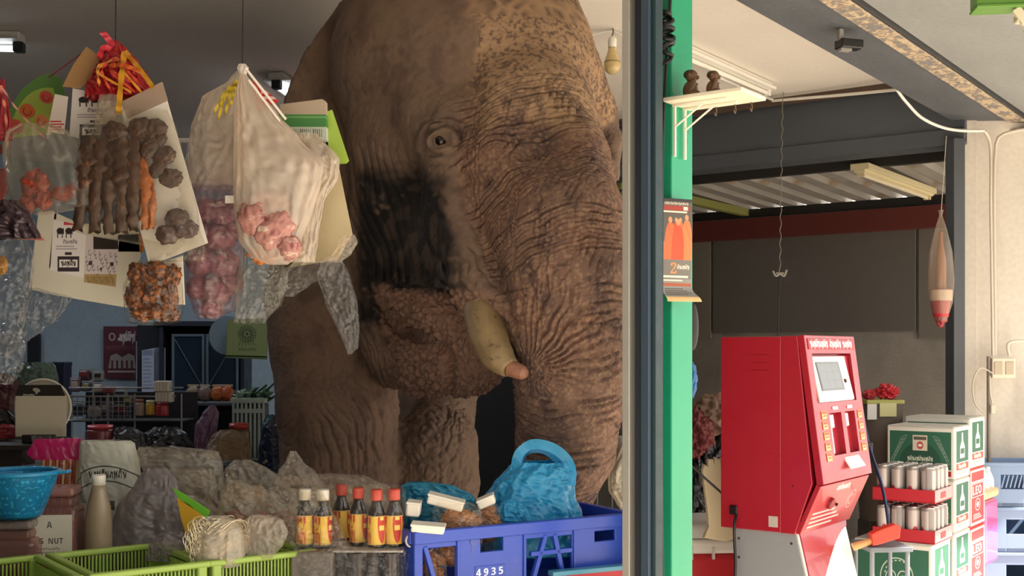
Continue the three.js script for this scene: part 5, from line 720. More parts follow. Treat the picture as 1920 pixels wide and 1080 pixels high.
// -- the pair of big bags right of the dried fish
{
  let o = at(400, 400, 3.12); const sb = thing('frosted_bag', 'frosted bag with yellow tie holding purple shallots', 'bag', o);
  part('neck_film', pouch([[128, 448, 458], [150, 430, 460], [186, 378, 462], [240, 360, 462], [300, 350, 462], [352, 346, 462]], 3.12, o, { pleat: 0.14, folds: 12, crumple: 0.1, open: true }), milky, sb); part('dark_content', blob(405, 285, 3.14, 34, 58, o, 0.25, 2, 5, 0.5), M(0x7d6a5c, 0.6), sb);
  for (const [x, y] of [[412, 200], [400, 214], [422, 216], [432, 200], [408, 226]]) part('yellow_tie', ribbon([[446, 150, 3.06], [(446 + x) / 2, 172, 3.05], [x, y, 3.05]], 0.006, o), M(0xd8bf32, 0.45), sb);
  const sh = S(noiseTex(128, 0.1, (u, v) => { const a = Math.abs(nz(u * 40, v * 120, 4)), b = fbm(u * 40, v * 40, 9); return [150 + 60 * b - 50 * a, 104 + 46 * b - 40 * a, 112 + 50 * b - 30 * a]; }), 0.4);
  for (const [x, y, r] of [[386, 395, 26], [420, 400, 28], [375, 440, 28], [412, 445, 30], [440, 430, 20], [380, 490, 30], [420, 495, 30], [372, 540, 24], [404, 545, 30], [434, 530, 22], [396, 576, 22]]) part('shallot', blob(x, y, 3.1, r, r * 0.95, o, 0.2, 1.6, x + y, 0.9), sh, sb);
  part('lower_film', pouch([[348, 352, 452], [400, 350, 456], [470, 350, 458], [540, 350, 456], [580, 362, 440], [598, 372, 410]], 3.1, o, { crumple: 0.22, fr: 24, flat: 0.6 }), film(0xecdce0, 0.92, 0.2), sb); part('white_tag', bx(0.026, 0.02, 0.003, at(428, 372, 3.0).x - o.x, at(0, 372, 3.0).y - o.y, 0.1, 0.001), M(0xe8e2d8, 0.5), sb);
  o = at(560, 350, 3.02); const mb = thing('milky_bag', 'large knotted milky bag with red print holding pale meat', 'bag', o);
  part('knot', pouch([[120, 448, 460], [128, 445, 466], [140, 449, 462], [150, 446, 468]], 3.02, o, { pleat: 0.25, folds: 7 }), M(0xe0d8ce, 0.5), mb);
  part('film', pouch([[140, 450, 462], [170, 443, 484], [215, 441, 520], [260, 440, 560], [310, 440, 606], [350, 440, 600], [400, 441, 585], [450, 448, 566], [484, 470, 556], [496, 500, 540]], 3.0, o, { pleat: 0.14, folds: 15, crumple: 0.12, fr: 10, flat: 0.42, cap: 90 }), film(0xf0e4d6, 0.62, 0.42), mb);
  part('side_film', pouch([[250, 560, 592], [300, 572, 634], [335, 578, 632], [380, 572, 606], [450, 556, 596], [492, 548, 590]], 3.02, o, { pleat: 0.3, folds: 13, crumple: 0.3, fr: 34, flat: 0.5, open: true }), milky, mb);
  const rt = tex(128, 128, (x, w, h) => { paper(x, w, h, '#c22f38'); x.fillStyle = '#e8c9c2'; x.fillRect(46, 44, 60, 14); x.fillRect(34, 70, 84, 12); }); part('red_print', slab([[462, 142], [470, 146], [516, 182], [480, 198], [474, 196]], 2.97, o, 0.002), PM(rt, 0.5), mb, 'red printed mark');
  for (const [a, b] of [[[462, 130], [536, 224]], [[466, 150], [528, 232]]]) part('white_cord', rod(...pl([[...a, 2.965], [...b, 2.99]], o), 0.0035), M(0xe9dfd6, 0.5), mb);
  const meat = S(noiseTex(256, 0.2, (u, v) => { const a = fbm(u * 22, v * 40, 5), b = sst(0.05, 0.35, a), c = sst(0.1, 0.3, fbm(u * 30, v * 16, 8)); return [lerp(176, 222, b) - 46 * c, lerp(124, 198, b) - 56 * c, lerp(116, 182, b) - 48 * c]; }), 0.35); for (const [x, y, rx, ry, q] of [[480, 410, 34, 40, 0.2], [516, 430, 36, 46, -0.5], [540, 462, 24, 26, 0.4], [500, 380, 40, 26, 0]]) part('meat_piece', blob(x, y, 2.985, rx, ry, o, 0.3, 1.8, x, 0.8, q), meat, mb); part('amber_pieces', blob(496, 476, 3.0, 28, 18, o, 0.6, 2.6, 4), S(noiseTex(64, 0.1, (u, v) => { const q = 1 + 0.5 * fbm(u * 70, v * 70, 3); return [184 * q, 112 * q, 56 * q]; }), 0.35), mb);
  part('lower_film', pouch([[470, 452, 520], [520, 446, 540], [570, 442, 528], [598, 440, 500]], 3.04, o, { crumple: 0.3, fr: 26, flat: 0.4 }), clear, mb);
  o = at(570, 225, 3.1); const bxs = thing('green_box', 'green and white snack box with barcode lines behind the milky bag', 'box', o);
  const bt = tex(256, 256, (x, w, h) => { paper(x, w, h, '#a99a86'); x.fillStyle = '#3f7d40'; x.fillRect(0, 96, w, 78); x.fillStyle = '#68a05c'; x.fillRect(0, 108, w, 10); x.fillStyle = '#b9c2b4'; x.fillRect(0, 174, w, 82); x.fillStyle = '#6d7468'; for (let i = 0; i < 18; i++) x.fillRect(40 + i * 11, 186, 3 + (i * 5) % 6, 50); }); part('box', slab([[520, 262], [526, 206], [524, 196], [604, 186], [610, 190], [612, 262]], 3.1, o, 0.03), PM(bt, 0.6), bxs);
  o = at(628, 258, 3.13); const gp = thing('green_packet', 'lime green flat packet beside the green snack box', 'packet', o); part('packet', slab([[606, 212], [622, 206], [653, 300], [648, 305], [612, 308]], 3.13, o, 0.012), M(0x9cba48, 0.45), gp); part('seam', slab([[606, 212], [610, 211], [616, 306], [611, 307]], 3.115, o, 0.003), M(0xd9d49a, 0.5), gp);
  o = at(612, 400, 3.1); const tc = thing('tan_card', 'tan paper card hanging behind the milky bag beside the elephant', 'card', o); part('card', slab([[566, 300], [632, 300], [640, 340], [660, 438], [632, 486], [540, 502], [562, 480]], 3.1, o, 0.004), M(0xb9aa88, 0.7), tc);
  part('film_edge', pouch([[440, 640, 664], [455, 636, 670], [475, 624, 660], [492, 600, 640]], 3.05, o, { crumple: 0.35, fr: 30, pleat: 0.25, flat: 0.4 }), cloudy, tc);
  o = at(610, 560, 3.06); const sv = thing('silver_bag', 'narrow silvery clear bag hanging in front of the elephant leg', 'bag', o); part('film', pouch([[486, 604, 640], [520, 596, 654], [570, 612, 668], [620, 634, 674], [650, 648, 672], [664, 652, 660]], 3.06, o, { crumple: 0.42, fr: 46, flat: 0.35, pleat: 0.2 }), silver, sv); part('upper_film', pouch([[492, 556, 640], [510, 530, 630], [536, 524, 580], [556, 520, 552]], 3.08, o, { crumple: 0.3, fr: 36, flat: 0.2 }), silver, sv);
  o = at(475, 560, 3.08); const ce = thing('empty_clear_bag', 'clear empty bag bottom glinting under the milky bag', 'bag', o); part('film', pouch([[500, 452, 540], [540, 446, 536], [570, 442, 524], [606, 438, 496]], 3.08, o, { crumple: 0.45, fr: 44, flat: 0.3, pleat: 0.16 }), silver, ce);
}
// -- counter
const TY = 0.82;
{
  const t = thing('counter_table', 'long wooden counter table under the goods in front of the elephant', 'table', V(-0.262, 0, -3.1).addScaledVector(V(0.857, 0, -0.515), -0.68).addScaledVector(V(0.515, 0, 0.857), -0.34), 0.541);
  part('top', bx(2.46, 0.03, 0.9, 0.0, TY - 0.015, 0, 0.005), M(0x6d5a48, 0.7), t); for (const [x, z] of [[-1.15, -0.38], [1.15, -0.38], [-1.15, 0.38], [1.15, 0.38]]) part('leg', bx(0.05, TY - 0.03, 0.05, x, (TY - 0.03) / 2, z, 0.004), M(0x4c4038, 0.7), t); part('apron', bx(2.3, 0.09, 0.02, 0, TY - 0.075, 0.4, 0.003), M(0x5d4c3e, 0.7), t);
  // green baskets in a row
  const green = M(0x9dbb55, 0.45), dirB = V(0.8, 0, -0.6), outB = V(0.6, 0, 0.8), h = 0.15, L = 0.285, D = 0.37;
  const basket = (label, corner, cuts) => {
    const c = corner.clone().addScaledVector(dirB, L / 2).addScaledVector(outB, -D / 2).setY(TY), b = thing('green_basket', label, 'basket', c, 0.6435), wall = (len, q) => { const gs = [bx(len, 0.02, 0.008, 0, h * 0.52, 0, 0.002), bx(len, 0.03, 0.008, 0, 0.015, 0, 0.002)]; for (let i = 0; i <= Math.floor(len / 0.0095); i++) gs.push(bx(0.0042, h * 0.92, 0.005, -len / 2 + i * 0.0095, h * 0.48, 0, 0.001)); return gs; };
    for (const [len, x, z, r] of [[L - 0.03, 0, D / 2 - 0.015, 0], [L - 0.03, 0, -D / 2 + 0.015, 0], [D - 0.03, L / 2 - 0.015, 0, 1.5708], [D - 0.03, -L / 2 + 0.015, 0, 1.5708]]) { const w = part('slatted_wall', put(join(wall(len)), x, 0, z, 0, r, 0), green, b); w.userData.kind = 'stuff'; }
    for (const [x, z] of [[1, 1], [1, -1], [-1, 1], [-1, -1]]) part('corner_post', bx(0.026, h, 0.026, x * (L / 2 - 0.014), h / 2, z * (D / 2 - 0.014), 0.006), green, b);
    part('rim', [bx(L + 0.016, 0.016, 0.022, 0, h, D / 2 - 0.01, 0.006), bx(L + 0.016, 0.016, 0.022, 0, h, -D / 2 + 0.01, 0.006), bx(0.022, 0.016, D - 0.01, L / 2 - 0.004, h, 0, 0.006), bx(0.022, 0.016, D - 0.01, -L / 2 + 0.004, h, 0, 0.006)], green, b); part('floor', bx(L - 0.03, 0.006, D - 0.03, 0, 0.004, 0, 0.002), green, b);
    return b;
  };
  const c2 = V(-0.985, 0, -2.755);
  basket('middle green slatted basket in front of the grey clear bag', c2); basket('left green slatted basket in front of the labelled jar', c2.clone().addScaledVector(dirB, -0.31)); basket('right green slatted basket holding the bag of white noodles', c2.clone().addScaledVector(dirB, 0.295));
  // blue bowl basket on a jar
  let o = at(34, 970, 3.12);
  const bb = thing('blue_bowl', 'turquoise blue plastic bowl basket at the left edge', 'basket', o), bt = noiseTex(256, 0.12, (u, v) => { const a = nz(u * 120, v * 120, 3), k = 1 + 0.2 * fbm(u * 40, v * 40, 2); return [lerp(22, 60, sst(0.1, 0.5, a)) * k, lerp(120, 170, sst(0.1, 0.5, a)) * k, lerp(172, 205, sst(0.1, 0.5, a)) * k]; });
  part('bowl', put(lathe([[0, 0], [0.055, 0], [0.062, 0.01], [0.09, 0.08], [0.104, 0.118], [0.1, 0.118], [0.085, 0.08], [0.058, 0.014], [0, 0.008]], 40), 0, 0, 0), S(bt, 0.35), bb); part('rim', put(new THREE.TorusGeometry(0.104, 0.007, 10, 48), 0, 0.12, 0, Math.PI / 2, 0, 0), M(0x2a8fc4, 0.35), bb); part('handle', bx(0.05, 0.008, 0.03, 0.112, 0.12, 0, 0.003, 0, 0.1), M(0x2a8fc4, 0.35), bb);
  const jarOf = (name, label, x, y0, d, w, hh, lid, fillm) => { const p = at(x, y0, d), j = thing(name, label, 'jar', V(p.x, TY, p.z), 0.12), H = p.y - TY; part('glass', [bx(w, H - 0.05, w * 0.8, 0, (H - 0.05) / 2, 0, 0.018), bx(w * 0.8, 0.03, w * 0.64, 0, H - 0.04, 0, 0.012)], film(0xd8a8a0, 0.8, 0.12, { bump: 0 }), j); part('contents', bx(w * 0.9, H * 0.7, w * 0.68, 0, H * 0.37, 0, 0.02), M(fillm, 0.7, { bump: 0.003 }), j); part('lid', bx(w * 0.86, 0.026, w * 0.7, 0, H - 0.012, 0, 0.01), M(lid, 0.35, { transmission: 0.3, thickness: 0 }), j); return [j, H]; };
  const [j1, H1] = jarOf('snack_jar', 'square pinkish plastic jar with a white printed label', 105, 912, 3.22, 0.135, 0.3, 0xb08078, 0x8a5a52);
  const jt = tex(256, 256, (x, w, h) => { paper(x, w, h, '#d8d3c2'); x.fillStyle = '#55524a'; x.font = 'bold 52px sans-serif'; x.fillText('A', 100, 76); x.font = 'bold 46px sans-serif'; x.fillText('G  NUT', 50, 168); x.strokeStyle = '#6f6a5c'; x.lineWidth = 4; for (let i = 0; i < 9; i++) { x.beginPath(); x.moveTo(50 + i * 20, 236); x.quadraticCurveTo(60 + i * 20, 200, 76 + i * 18, 226); x.stroke(); } scrawl(x, 60, 192, 120, 12, 8, '#8b8676', 3); });
  part('label', put(fitUV(rbox(0.108, 0.118, 0.002, 0.0008)), 0.002, H1 - 0.13, 0.0555), PM(jt, 0.6), j1, 'white printed label');
  const [j2] = jarOf('snack_jar', 'clear square jar beneath the turquoise bowl at the left edge', 22, 972, 3.14, 0.15, 0.2, 0x9a8a86, 0x5f4a48);
  // tall packs behind the jar
  const stand = (x, y, d) => { const p = at(x, y, d); return V(p.x, TY, p.z); };
  o = stand(105, 822, 3.42); const pk = thing('stick_snack_pack', 'stick snack pack with a bright magenta header card', 'snack pack', o);
  part('header', slab([[50, 850], [66, 824], [150, 822], [152, 872], [96, 868], [60, 860]], 3.42, o, 0.006), M(0xd8157c, 0.4), pk, 'magenta header card'); for (let i = 0; i < 11; i++) { const x = 78 + i * 6.4; part('snack_stick', rod(...pl([[x + 4, 862, 3.42], [x - 6 + rr(-3, 3), 1010, 3.42]], o), 0.0042), M([0xd8a86a, 0xb83a44, 0xe6c48a, 0xc25a50][i % 4], 0.5), pk); } part('film', pouch([[818, 60, 150], [870, 64, 154], [950, 60, 156], [1060, 58, 158], [1100, 60, 156]], 3.42, o, { flat: 0.25, crumple: 0.15, fr: 20 }), clear, pk);
  o = stand(208, 822, 3.4); const wb = thing('white_printed_bag', 'white plastic bag with a dark ribbon banner of script', 'bag', o);
  const wt = tex(512, 512, (x, w, h) => { paper(x, w, h, '#cdd0c4'); x.translate(0, -132); x.strokeStyle = '#4a5248'; x.lineWidth = 5; x.beginPath(); x.moveTo(40, 250); x.quadraticCurveTo(250, 190, 480, 260); x.lineTo(476, 312); x.quadraticCurveTo(250, 244, 52, 302); x.closePath(); x.stroke(); for (const s of [0, 1]) { const X = s ? 470 : 46; x.beginPath(); x.moveTo(X, 262); x.lineTo(X + (s ? 36 : -36), 280); x.lineTo(X + (s ? 20 : -20), 300); x.lineTo(X + (s ? 38 : -38), 326); x.lineTo(X, 318); x.stroke(); } scrawl(x, 110, 240, 290, 24, 9, '#31382f', 6); x.fillStyle = '#565d52'; x.fillRect(214, 346, 100, 34); bars(x, 220, 352, 84, 22, 2, '#9ba193'); x.strokeStyle = '#6b7267'; x.lineWidth = 3; for (let i = 0; i < 5; i++) { x.beginPath(); x.arc(90 + i * 8, 300, 60, 2, 3); x.stroke(); } });
  { const g = pouch([[826, 152, 244], [832, 150, 252], [870, 148, 262], [930, 146, 268], [1000, 146, 270], [1090, 146, 270]], 3.4, o, { flat: 0.35, crumple: 0.07, pleat: 0.02, fr: 12 }); part('bag', fitUV(g), PM(wt, 0.55, { transmission: 0.15, thickness: 0 }), wb); }
  o = stand(185, 890, 3.2); const mk = thing('milky_bottle', 'milky plastic bottle with a white cap in front of the white bag', 'bottle', o), Hb = at(0, 890, 3.2).y - TY;
  part('body', lathe([[0, 0], [0.033, 0], [0.036, 0.008], [0.036, Hb * 0.62], [0.032, Hb * 0.74], [0.02, Hb * 0.88], [0.016, Hb * 0.93], [0, Hb * 0.93]], 36), M(0xb8a58a, 0.3, { transmission: 0.35, thickness: 0, bump: 0 }), mk); part('cap', lathe([[0, Hb * 0.92], [0.0185, Hb * 0.92], [0.019, Hb * 0.99], [0.017, Hb], [0, Hb]], 28), M(0xe9e4dc, 0.4), mk); part('label', lathe([[0.0365, Hb * 0.18], [0.0368, Hb * 0.2], [0.0368, Hb * 0.33], [0.0365, Hb * 0.35]], 36), M(0x5f7d4c, 0.5), mk, 'green lower label');
  // grey clear bags, sachet
  o = stand(280, 880, 3.28); const g1 = thing('grey_clear_bag', 'greyish clear bag standing behind the middle green basket', 'bag', o); const gf = film(0xcac2c6, 0.78, 0.28);
  part('film', pouch([[878, 272, 312], [900, 258, 330], [950, 222, 338], [1000, 205, 345], [1060, 198, 352], [1110, 200, 350]], 3.26, o, { crumple: 0.16, fr: 14, flat: 0.6, pleat: 0.1 }), gf, g1); part('contents', pouch([[930, 250, 326], [980, 222, 336], [1100, 214, 342]], 3.27, o, { flat: 0.4, crumple: 0.1 }), M(0x77706f, 0.6), g1); part('folded_base', pouch([[1000, 300, 360], [1020, 280, 372], [1050, 274, 372]], 3.12, o, { crumple: 0.3, flat: 0.4, fr: 24 }), gf, g1);
  o = stand(350, 850, 3.38); const g2 = thing('grey_clear_bag', 'larger clear bag with folded top behind the green and yellow sachet', 'bag', o); part('film', pouch([[838, 262, 330], [848, 258, 408], [870, 264, 416], [920, 300, 420], [980, 320, 418], [1080, 320, 416]], 3.38, o, { crumple: 0.2, fr: 16, flat: 0.4, pleat: 0.06 }), cloudy, g2); part('contents', pouch([[880, 296, 402], [960, 316, 408], [1080, 318, 408]], 3.4, o, { flat: 0.3, crumple: 0.12 }), M(0x77726a, 0.7), g2);
  o = stand(358, 920, 3.2); const sc = thing('triangle_sachet', 'green and yellow pointed sachet in the clear bag', 'sachet', o); part('green_part', slab([[324, 916], [342, 926], [392, 958], [388, 972], [380, 966], [336, 936]], 3.2, o, 0.008), M(0x6fbf32, 0.4), sc, 'green half'); part('yellow_part', slab([[332, 934], [352, 944], [384, 970], [372, 1000], [350, 1004], [340, 972]], 3.202, o, 0.01), M(0xd8a828, 0.4), sc, 'yellow half');
  // noodles in the right basket
  o = at(430, 1050, 3.02).setY(TY + 0.008); const nb = thing('noodle_bag', 'knotted clear bag of white noodles in the right green basket', 'bag', o), nm = M(0xe2d6b8, 0.6);
  const nd = []; for (let i = 0; i < 150; i++) { const a = rr(0, 6.28), r = rr(0.1, 1), y = rr(-1, 1), c = [405 + 48 * Math.cos(a) * r * 0.8, 1016 + 36 * y * Math.sqrt(1 - r * r * 0.5)], q = []; for (let k = 0; k < 6; k++) q.push([c[0] + 26 * Math.sin(a + k * 0.9), c[1] + 14 * Math.cos(a * 2 + k * 1.1), 3.0 + 0.05 * Math.sin(k + a)]); nd.push(tube(pl(q, o), 0.0015, 14, 4)); } const noo = part('noodles', nd, nm, nb); noo.userData.kind = 'stuff';
  part('film', pouch([[966, 396, 420], [976, 380, 440], [990, 366, 452], [1010, 356, 458], [1040, 356, 460], [1060, 362, 452]], 3.0, o, { crumple: 0.1, fr: 12, flat: 0.75 }), film(0xf0e8d8, 0.7, 0.35), nb); part('film_tail', pouch([[966, 468, 506], [976, 460, 530], [1000, 458, 540], [1020, 460, 532], [1046, 462, 510]], 3.02, o, { crumple: 0.2, fr: 20, flat: 0.3 }), cloudy, nb);
  // cloudy bags of produce behind
  const prod = (label, rows, d, s, c, lab2) => { const o2 = stand((rows[1][1] + rows[1][2]) / 2, rows[1][0], d), b = thing('produce_bag', label, 'bag', o2); part('film', pouch(rows, d, o2, { crumple: 0.28, fr: 22, s, flat: 0.5, pleat: 0.14 }), cloudy, b); const r0 = rows[2], w = (r0[2] - r0[1]) / 2; for (let i = 0; i < 5; i++) part('produce', blob(lerp(r0[1] + w * 0.4, r0[2] - w * 0.4, i / 4), r0[0] + 20 + (i % 2) * 18, d + 0.01, w * 0.34, w * 0.3, o2, 0.4, 2, i + s), M(c[i % c.length], 0.6, { bump: 0.002 }), b); return b; };
  prod('clear bag of brownish produce left of the wrapped sauce bottles', [[862, 440, 470], [880, 424, 500], [910, 416, 545], [960, 414, 550], [1020, 420, 552], [1090, 424, 550]], 3.42, 2, [0x9a8468, 0x7d6a58, 0xa88f70]);
  prod('clear bag with a twisted upright tail against the elephant leg', [[846, 544, 556], [866, 536, 568], [884, 522, 590], [930, 510, 625], [1000, 512, 632], [1080, 520, 630]], 3.46, 5, [0x9c8c76, 0xa89a86]);
  prod('flat clear bag of pale produce behind the sauce bottles', [[888, 590, 620], [895, 560, 690], [915, 556, 730], [960, 556, 740], [1080, 560, 740]], 3.5, 7, [0xb0a48e, 0xa08a68]);
  prod('clear bag of reddish produce behind the noodle bag', [[900, 430, 450], [930, 416, 520], [960, 410, 560], [1010, 414, 560], [1080, 420, 556]], 3.3, 9, [0x8a5a50, 0x94806a]);
}
// -- sauce bottles, crate and its goods
{
  const lt = tex(256, 128, (x, w, h) => { const put2 = (X) => { x.fillStyle = '#e6bf4a'; x.fillRect(X, 0, 128, h); x.fillStyle = '#f0dc9a'; x.fillRect(X, 0, 128, 14); x.fillStyle = '#c0392b'; x.beginPath(); x.ellipse(X + 40, 54, 22, 30, 0, 0, 7); x.fill(); x.fillStyle = '#f0d070'; x.fillRect(X + 30, 40, 20, 8); x.fillRect(X + 26, 56, 28, 8); scrawl(x, X + 64, 26, 50, 26, 3, '#b5472c', 5); scrawl(x, X + 64, 66, 50, 22, 4, '#c96a34', 4); x.fillStyle = '#cfa23a'; x.fillRect(X, 100, 128, 28); }; put2(0); put2(128); });
  const gl = M(0x1a0c08, 0.15, { bump: 0, clearcoat: 0.5 }), y0 = at(0, 1023, 3.15).y, caps = { red: M(0xc2483a, 0.4), white: M(0xd9d3c8, 0.45) };
  const bottle = (x, d, cap, label, k) => { const b = thing('sauce_bottle', label, 'bottle', at(x, 1023, d).setY(y0), k); part('glass', lathe([[0, 0], [0.022, 0], [0.0235, 0.004], [0.0235, 0.085], [0.02, 0.098], [0.0135, 0.115], [0.0125, 0.13], [0, 0.13]], 32), gl, b); part('label', keepUV(lathe([[0.0237, 0.008], [0.0239, 0.01], [0.0239, 0.082], [0.0237, 0.084]], 32)), PM(lt, 0.45), b); part('cap', lathe([[0, 0.124], [0.0155, 0.124], [0.016, 0.128], [0.016, 0.15], [0.014, 0.154], [0, 0.154]], 28), caps[cap], b, cap + ' cap'); return b; };
  bottle(640, 3.24, 'red', 'red capped sauce bottle, leftmost in the wrapped row', 0.4); bottle(672, 3.17, 'red', 'red capped sauce bottle, second from the left in the wrapped row', 0.1); bottle(706, 3.13, 'red', 'red capped sauce bottle, third from the left in the wrapped row', -0.2); bottle(739, 3.14, 'red', 'red capped sauce bottle, rightmost next to the blue crate', -0.5);
  bottle(572, 3.14, 'white', 'white capped sauce bottle on the left under loose film', 0.6); bottle(606, 3.13, 'white', 'white capped sauce bottle beside the red capped bottles', 0.2);
  let o = at(690, 1050, 3.15).setY(TY); const sp = thing('wrapped_pack', 'silvery shrink wrapped pack under the red capped bottles', 'wrapped pack', o);
  part('film', pouch([[1020, 628, 768], [1026, 626, 776], [1050, 630, 774], [1080, 634, 772], [1112, 640, 766]], 3.15, o, { crumple: 0.35, fr: 50, flat: 0.7, pleat: 0.1, folds: 22 }), silver, sp); for (let i = 0; i < 4; i++) part('bottle', put(cyl(0.022, 0.022, y0 - TY - 0.016, 20), -0.075 + i * 0.047, (y0 - TY) / 2 - 0.006, i % 2 * 0.03), M(0x4a4444, 0.25), sp); part('tray', bx(0.2, 0.006, 0.12, 0, y0 - TY - 0.006, 0, 0.002), M(0xa9a29a, 0.5), sp);
  o = at(590, 1040, 3.12).setY(TY); const sw = thing('wrapped_pack', 'crumpled clear wrap heaped under the white capped bottles', 'wrapped pack', o); part('film', pouch([[1014, 556, 640], [1030, 552, 650], [1060, 556, 656], [1112, 564, 650]], 3.1, o, { crumple: 0.4, fr: 40, flat: 0.6, pleat: 0.15 }), silver, sw); part('box', bx(0.11, y0 - TY - 0.004, 0.1, 0.0, (y0 - TY - 0.004) / 2, 0, 0.006), M(0x7d746c, 0.6), sw);
  o = at(590, 950, 3.1).setY(y0); const sf = thing('loose_film', 'loose clear film draped over the white capped bottles', 'film', o); part('film', pouch([[920, 552, 600], [950, 540, 618], [990, 528, 640], [1020, 540, 650]], 3.08, o, { crumple: 0.3, fr: 26, flat: 0.6, open: true, pleat: 0.15 }), clear, sf);
  const s2 = thing('shrink_film', 'clear shrink film round the red capped bottles', 'film', at(690, 1023, 3.17).setY(y0)); part('film', pouch([[905, 640, 742], [920, 622, 760], [960, 620, 764], [1022, 620, 764]], 3.17, at(690, 1023, 3.17).setY(y0), { crumple: 0.06, fr: 20, flat: 0.75, open: true, pleat: 0.03, cap: 90 }), film(0xfaf8f4, 0.99, 0.06, { ior: 1.25 }), s2);
  part('torn_loop', put(new THREE.TorusGeometry(0.017, 0.003, 8, 24, 5), 0.125, 0.02, 0.06, 0, 0.3, -0.6), M(0xc9c4bc, 0.3), s2);
  // blue crate
  const co = at(775, 997, 3.1).setY(TY), CT = Math.atan2(0.515, 0.857), H = at(0, 997, 3.1).y - TY, L = 0.72, D = 0.3, bl = M(0x2a49b0, 0.38), cr = thing('blue_crate', 'royal blue plastic crate with number 4935 on its front', 'crate', co, CT);
  const R = (x0, x1, y0, y1) => [[x0, y0], [x1, y0], [x1, y1], [x0, y1]].map(([x, y]) => new THREE.Vector2(x, y));
  const wallShape = () => { const s = new THREE.Shape(R(0, L, 0, H)); for (const [a, b, c, d] of [[0.022, 0.125, 0.03, H - 0.045], [0.345, 0.5, 0.035, H - 0.045], [0.197, 0.272, H - 0.072, H - 0.03], [0.576, 0.652, H - 0.075, H - 0.042]]) s.holes.push(new THREE.Path(R(a, b, c, d))); return new THREE.ExtrudeGeometry(s, { depth: 0.008, bevelEnabled: true, bevelSize: 0.0015, bevelThickness: 0.0015, bevelSegments: 1 }); };
  const strip = (x0, y0, x1, y1, w = 0.014) => { const a = Math.atan2(y1 - y0, x1 - x0), l = Math.hypot(x1 - x0, y1 - y0); return put(rbox(l, w, 0.016, 0.003), (x0 + x1) / 2, (y0 + y1) / 2, 0.004, 0, 0, a); };
  const fw = wallShape(); fw.deleteAttribute('uv'); part('front_wall', fw, bl, cr); const bw = wallShape(); bw.deleteAttribute('uv'); bw.translate(0, 0, -D); part('back_wall', bw, bl, cr);
  for (const q of [[0.03, H - 0.04, 0.075, 0.02], [0.41, H - 0.04, 0.365, 0.03], [0.44, H - 0.04, 0.475, 0.02], [0.36, H - 0.09, 0.5, H - 0.09]]) part('strut', strip(...q), bl, cr);
  for (const x of [0.128, 0.338, 0.505, 0.7]) part('rib', bx(0.008, H - 0.02, 0.014, x, (H - 0.02) / 2, 0.008, 0.002), bl, cr);
  for (const x of [0.004, L - 0.004]) part('end_wall', bx(0.008, H, D, x, H / 2, -D / 2, 0.002), bl, cr); part('floor', bx(L, 0.008, D, L / 2, 0.004, -D / 2, 0.002), bl, cr);
  part('rim', [bx(L + 0.012, 0.034, 0.022, L / 2, H - 0.016, 0.008, 0.004), bx(L + 0.012, 0.034, 0.022, L / 2, H - 0.016, -D, 0.004), bx(0.022, 0.034, D, 0.0, H - 0.016, -D / 2, 0.004), bx(0.022, 0.034, D, L, H - 0.016, -D / 2, 0.004)], bl, cr);
  const nt = tex(256, 96, (x, w, h) => { paper(x, w, h, '#2a49b0'); x.fillStyle = '#e2e6ee'; x.font = 'bold 78px sans-serif'; x.fillText('4 9 3 5', 8, 76); }); part('number_plate', put(fitUV(rbox(0.095, 0.034, 0.002, 0.0008)), 0.228, H - 0.125, 0.0105), PM(nt, 0.4), cr, 'white painted number 4935');
  const inC = (s, y, z) => co.clone().addScaledVector(V(0.857, 0, -0.515), s).addScaledVector(V(0.515, 0, 0.857), z).setY(TY + y);
  // goods in the crate
  const bluF = film(0x2fa3d8, 0.4, 0.4, { bump: 0.002 });
  o = inC(0.42, 0.02, -0.15); const bg = thing('blue_bag', 'big bright blue plastic carrier bag in the blue crate', 'bag', o); const dB = -o.z;
  part('film', pouch([[866, 966, 1066], [876, 954, 1074], [890, 940, 1078], [906, 926, 1076], [935, 908, 1080], [965, 898, 1092], [990, 896, 1098], [1040, 900, 1096]], dB, o, { crumple: 0.22, fr: 13, flat: 0.5, pleat: 0.12, folds: 11, cap: 80 }), bluF, bg); part('contents', pouch([[905, 950, 1060], [960, 920, 1080], [1040, 915, 1080]], dB, o, { flat: 0.35, crumple: 0.1 }), M(0x2b7fa6, 0.5), bg);
  part('handle', ribbon([[966, 884, dB - 0.03], [973, 852, dB - 0.025], [995, 834, dB - 0.02], [1026, 836, dB - 0.02], [1054, 852, dB - 0.02], [1070, 876, dB - 0.025], [1070, 910, dB - 0.03]], 0.03, o), bluF, bg); part('handle', ribbon([[966, 885, dB + 0.03], [986, 846, dB + 0.03], [1020, 844, dB + 0.03], [1058, 872, dB + 0.03]], 0.024, o), bluF, bg); part('tie_corner', pouch([[936, 950, 966], [944, 938, 978], [958, 930, 990], [975, 926, 996]], dB - 0.1, o, { crumple: 0.35, fr: 30, flat: 0.5 }), bluF, bg);
  o = inC(0.16, 0.04, -0.2); const b2 = thing('blue_bag', 'flattened teal blue bag behind the white foam trays', 'bag', o); part('film', pouch([[904, 764, 806], [912, 752, 850], [930, 752, 886], [950, 756, 902], [985, 760, 905]], -o.z, o, { crumple: 0.25, fr: 16, flat: 0.35, cap: 40 }), film(0x2f93b8, 0.35, 0.45), b2); part('contents', pouch([[925, 762, 850], [985, 764, 890]], -o.z, o, { flat: 0.25, cap: 40 }), M(0x2d7c98, 0.5), b2);
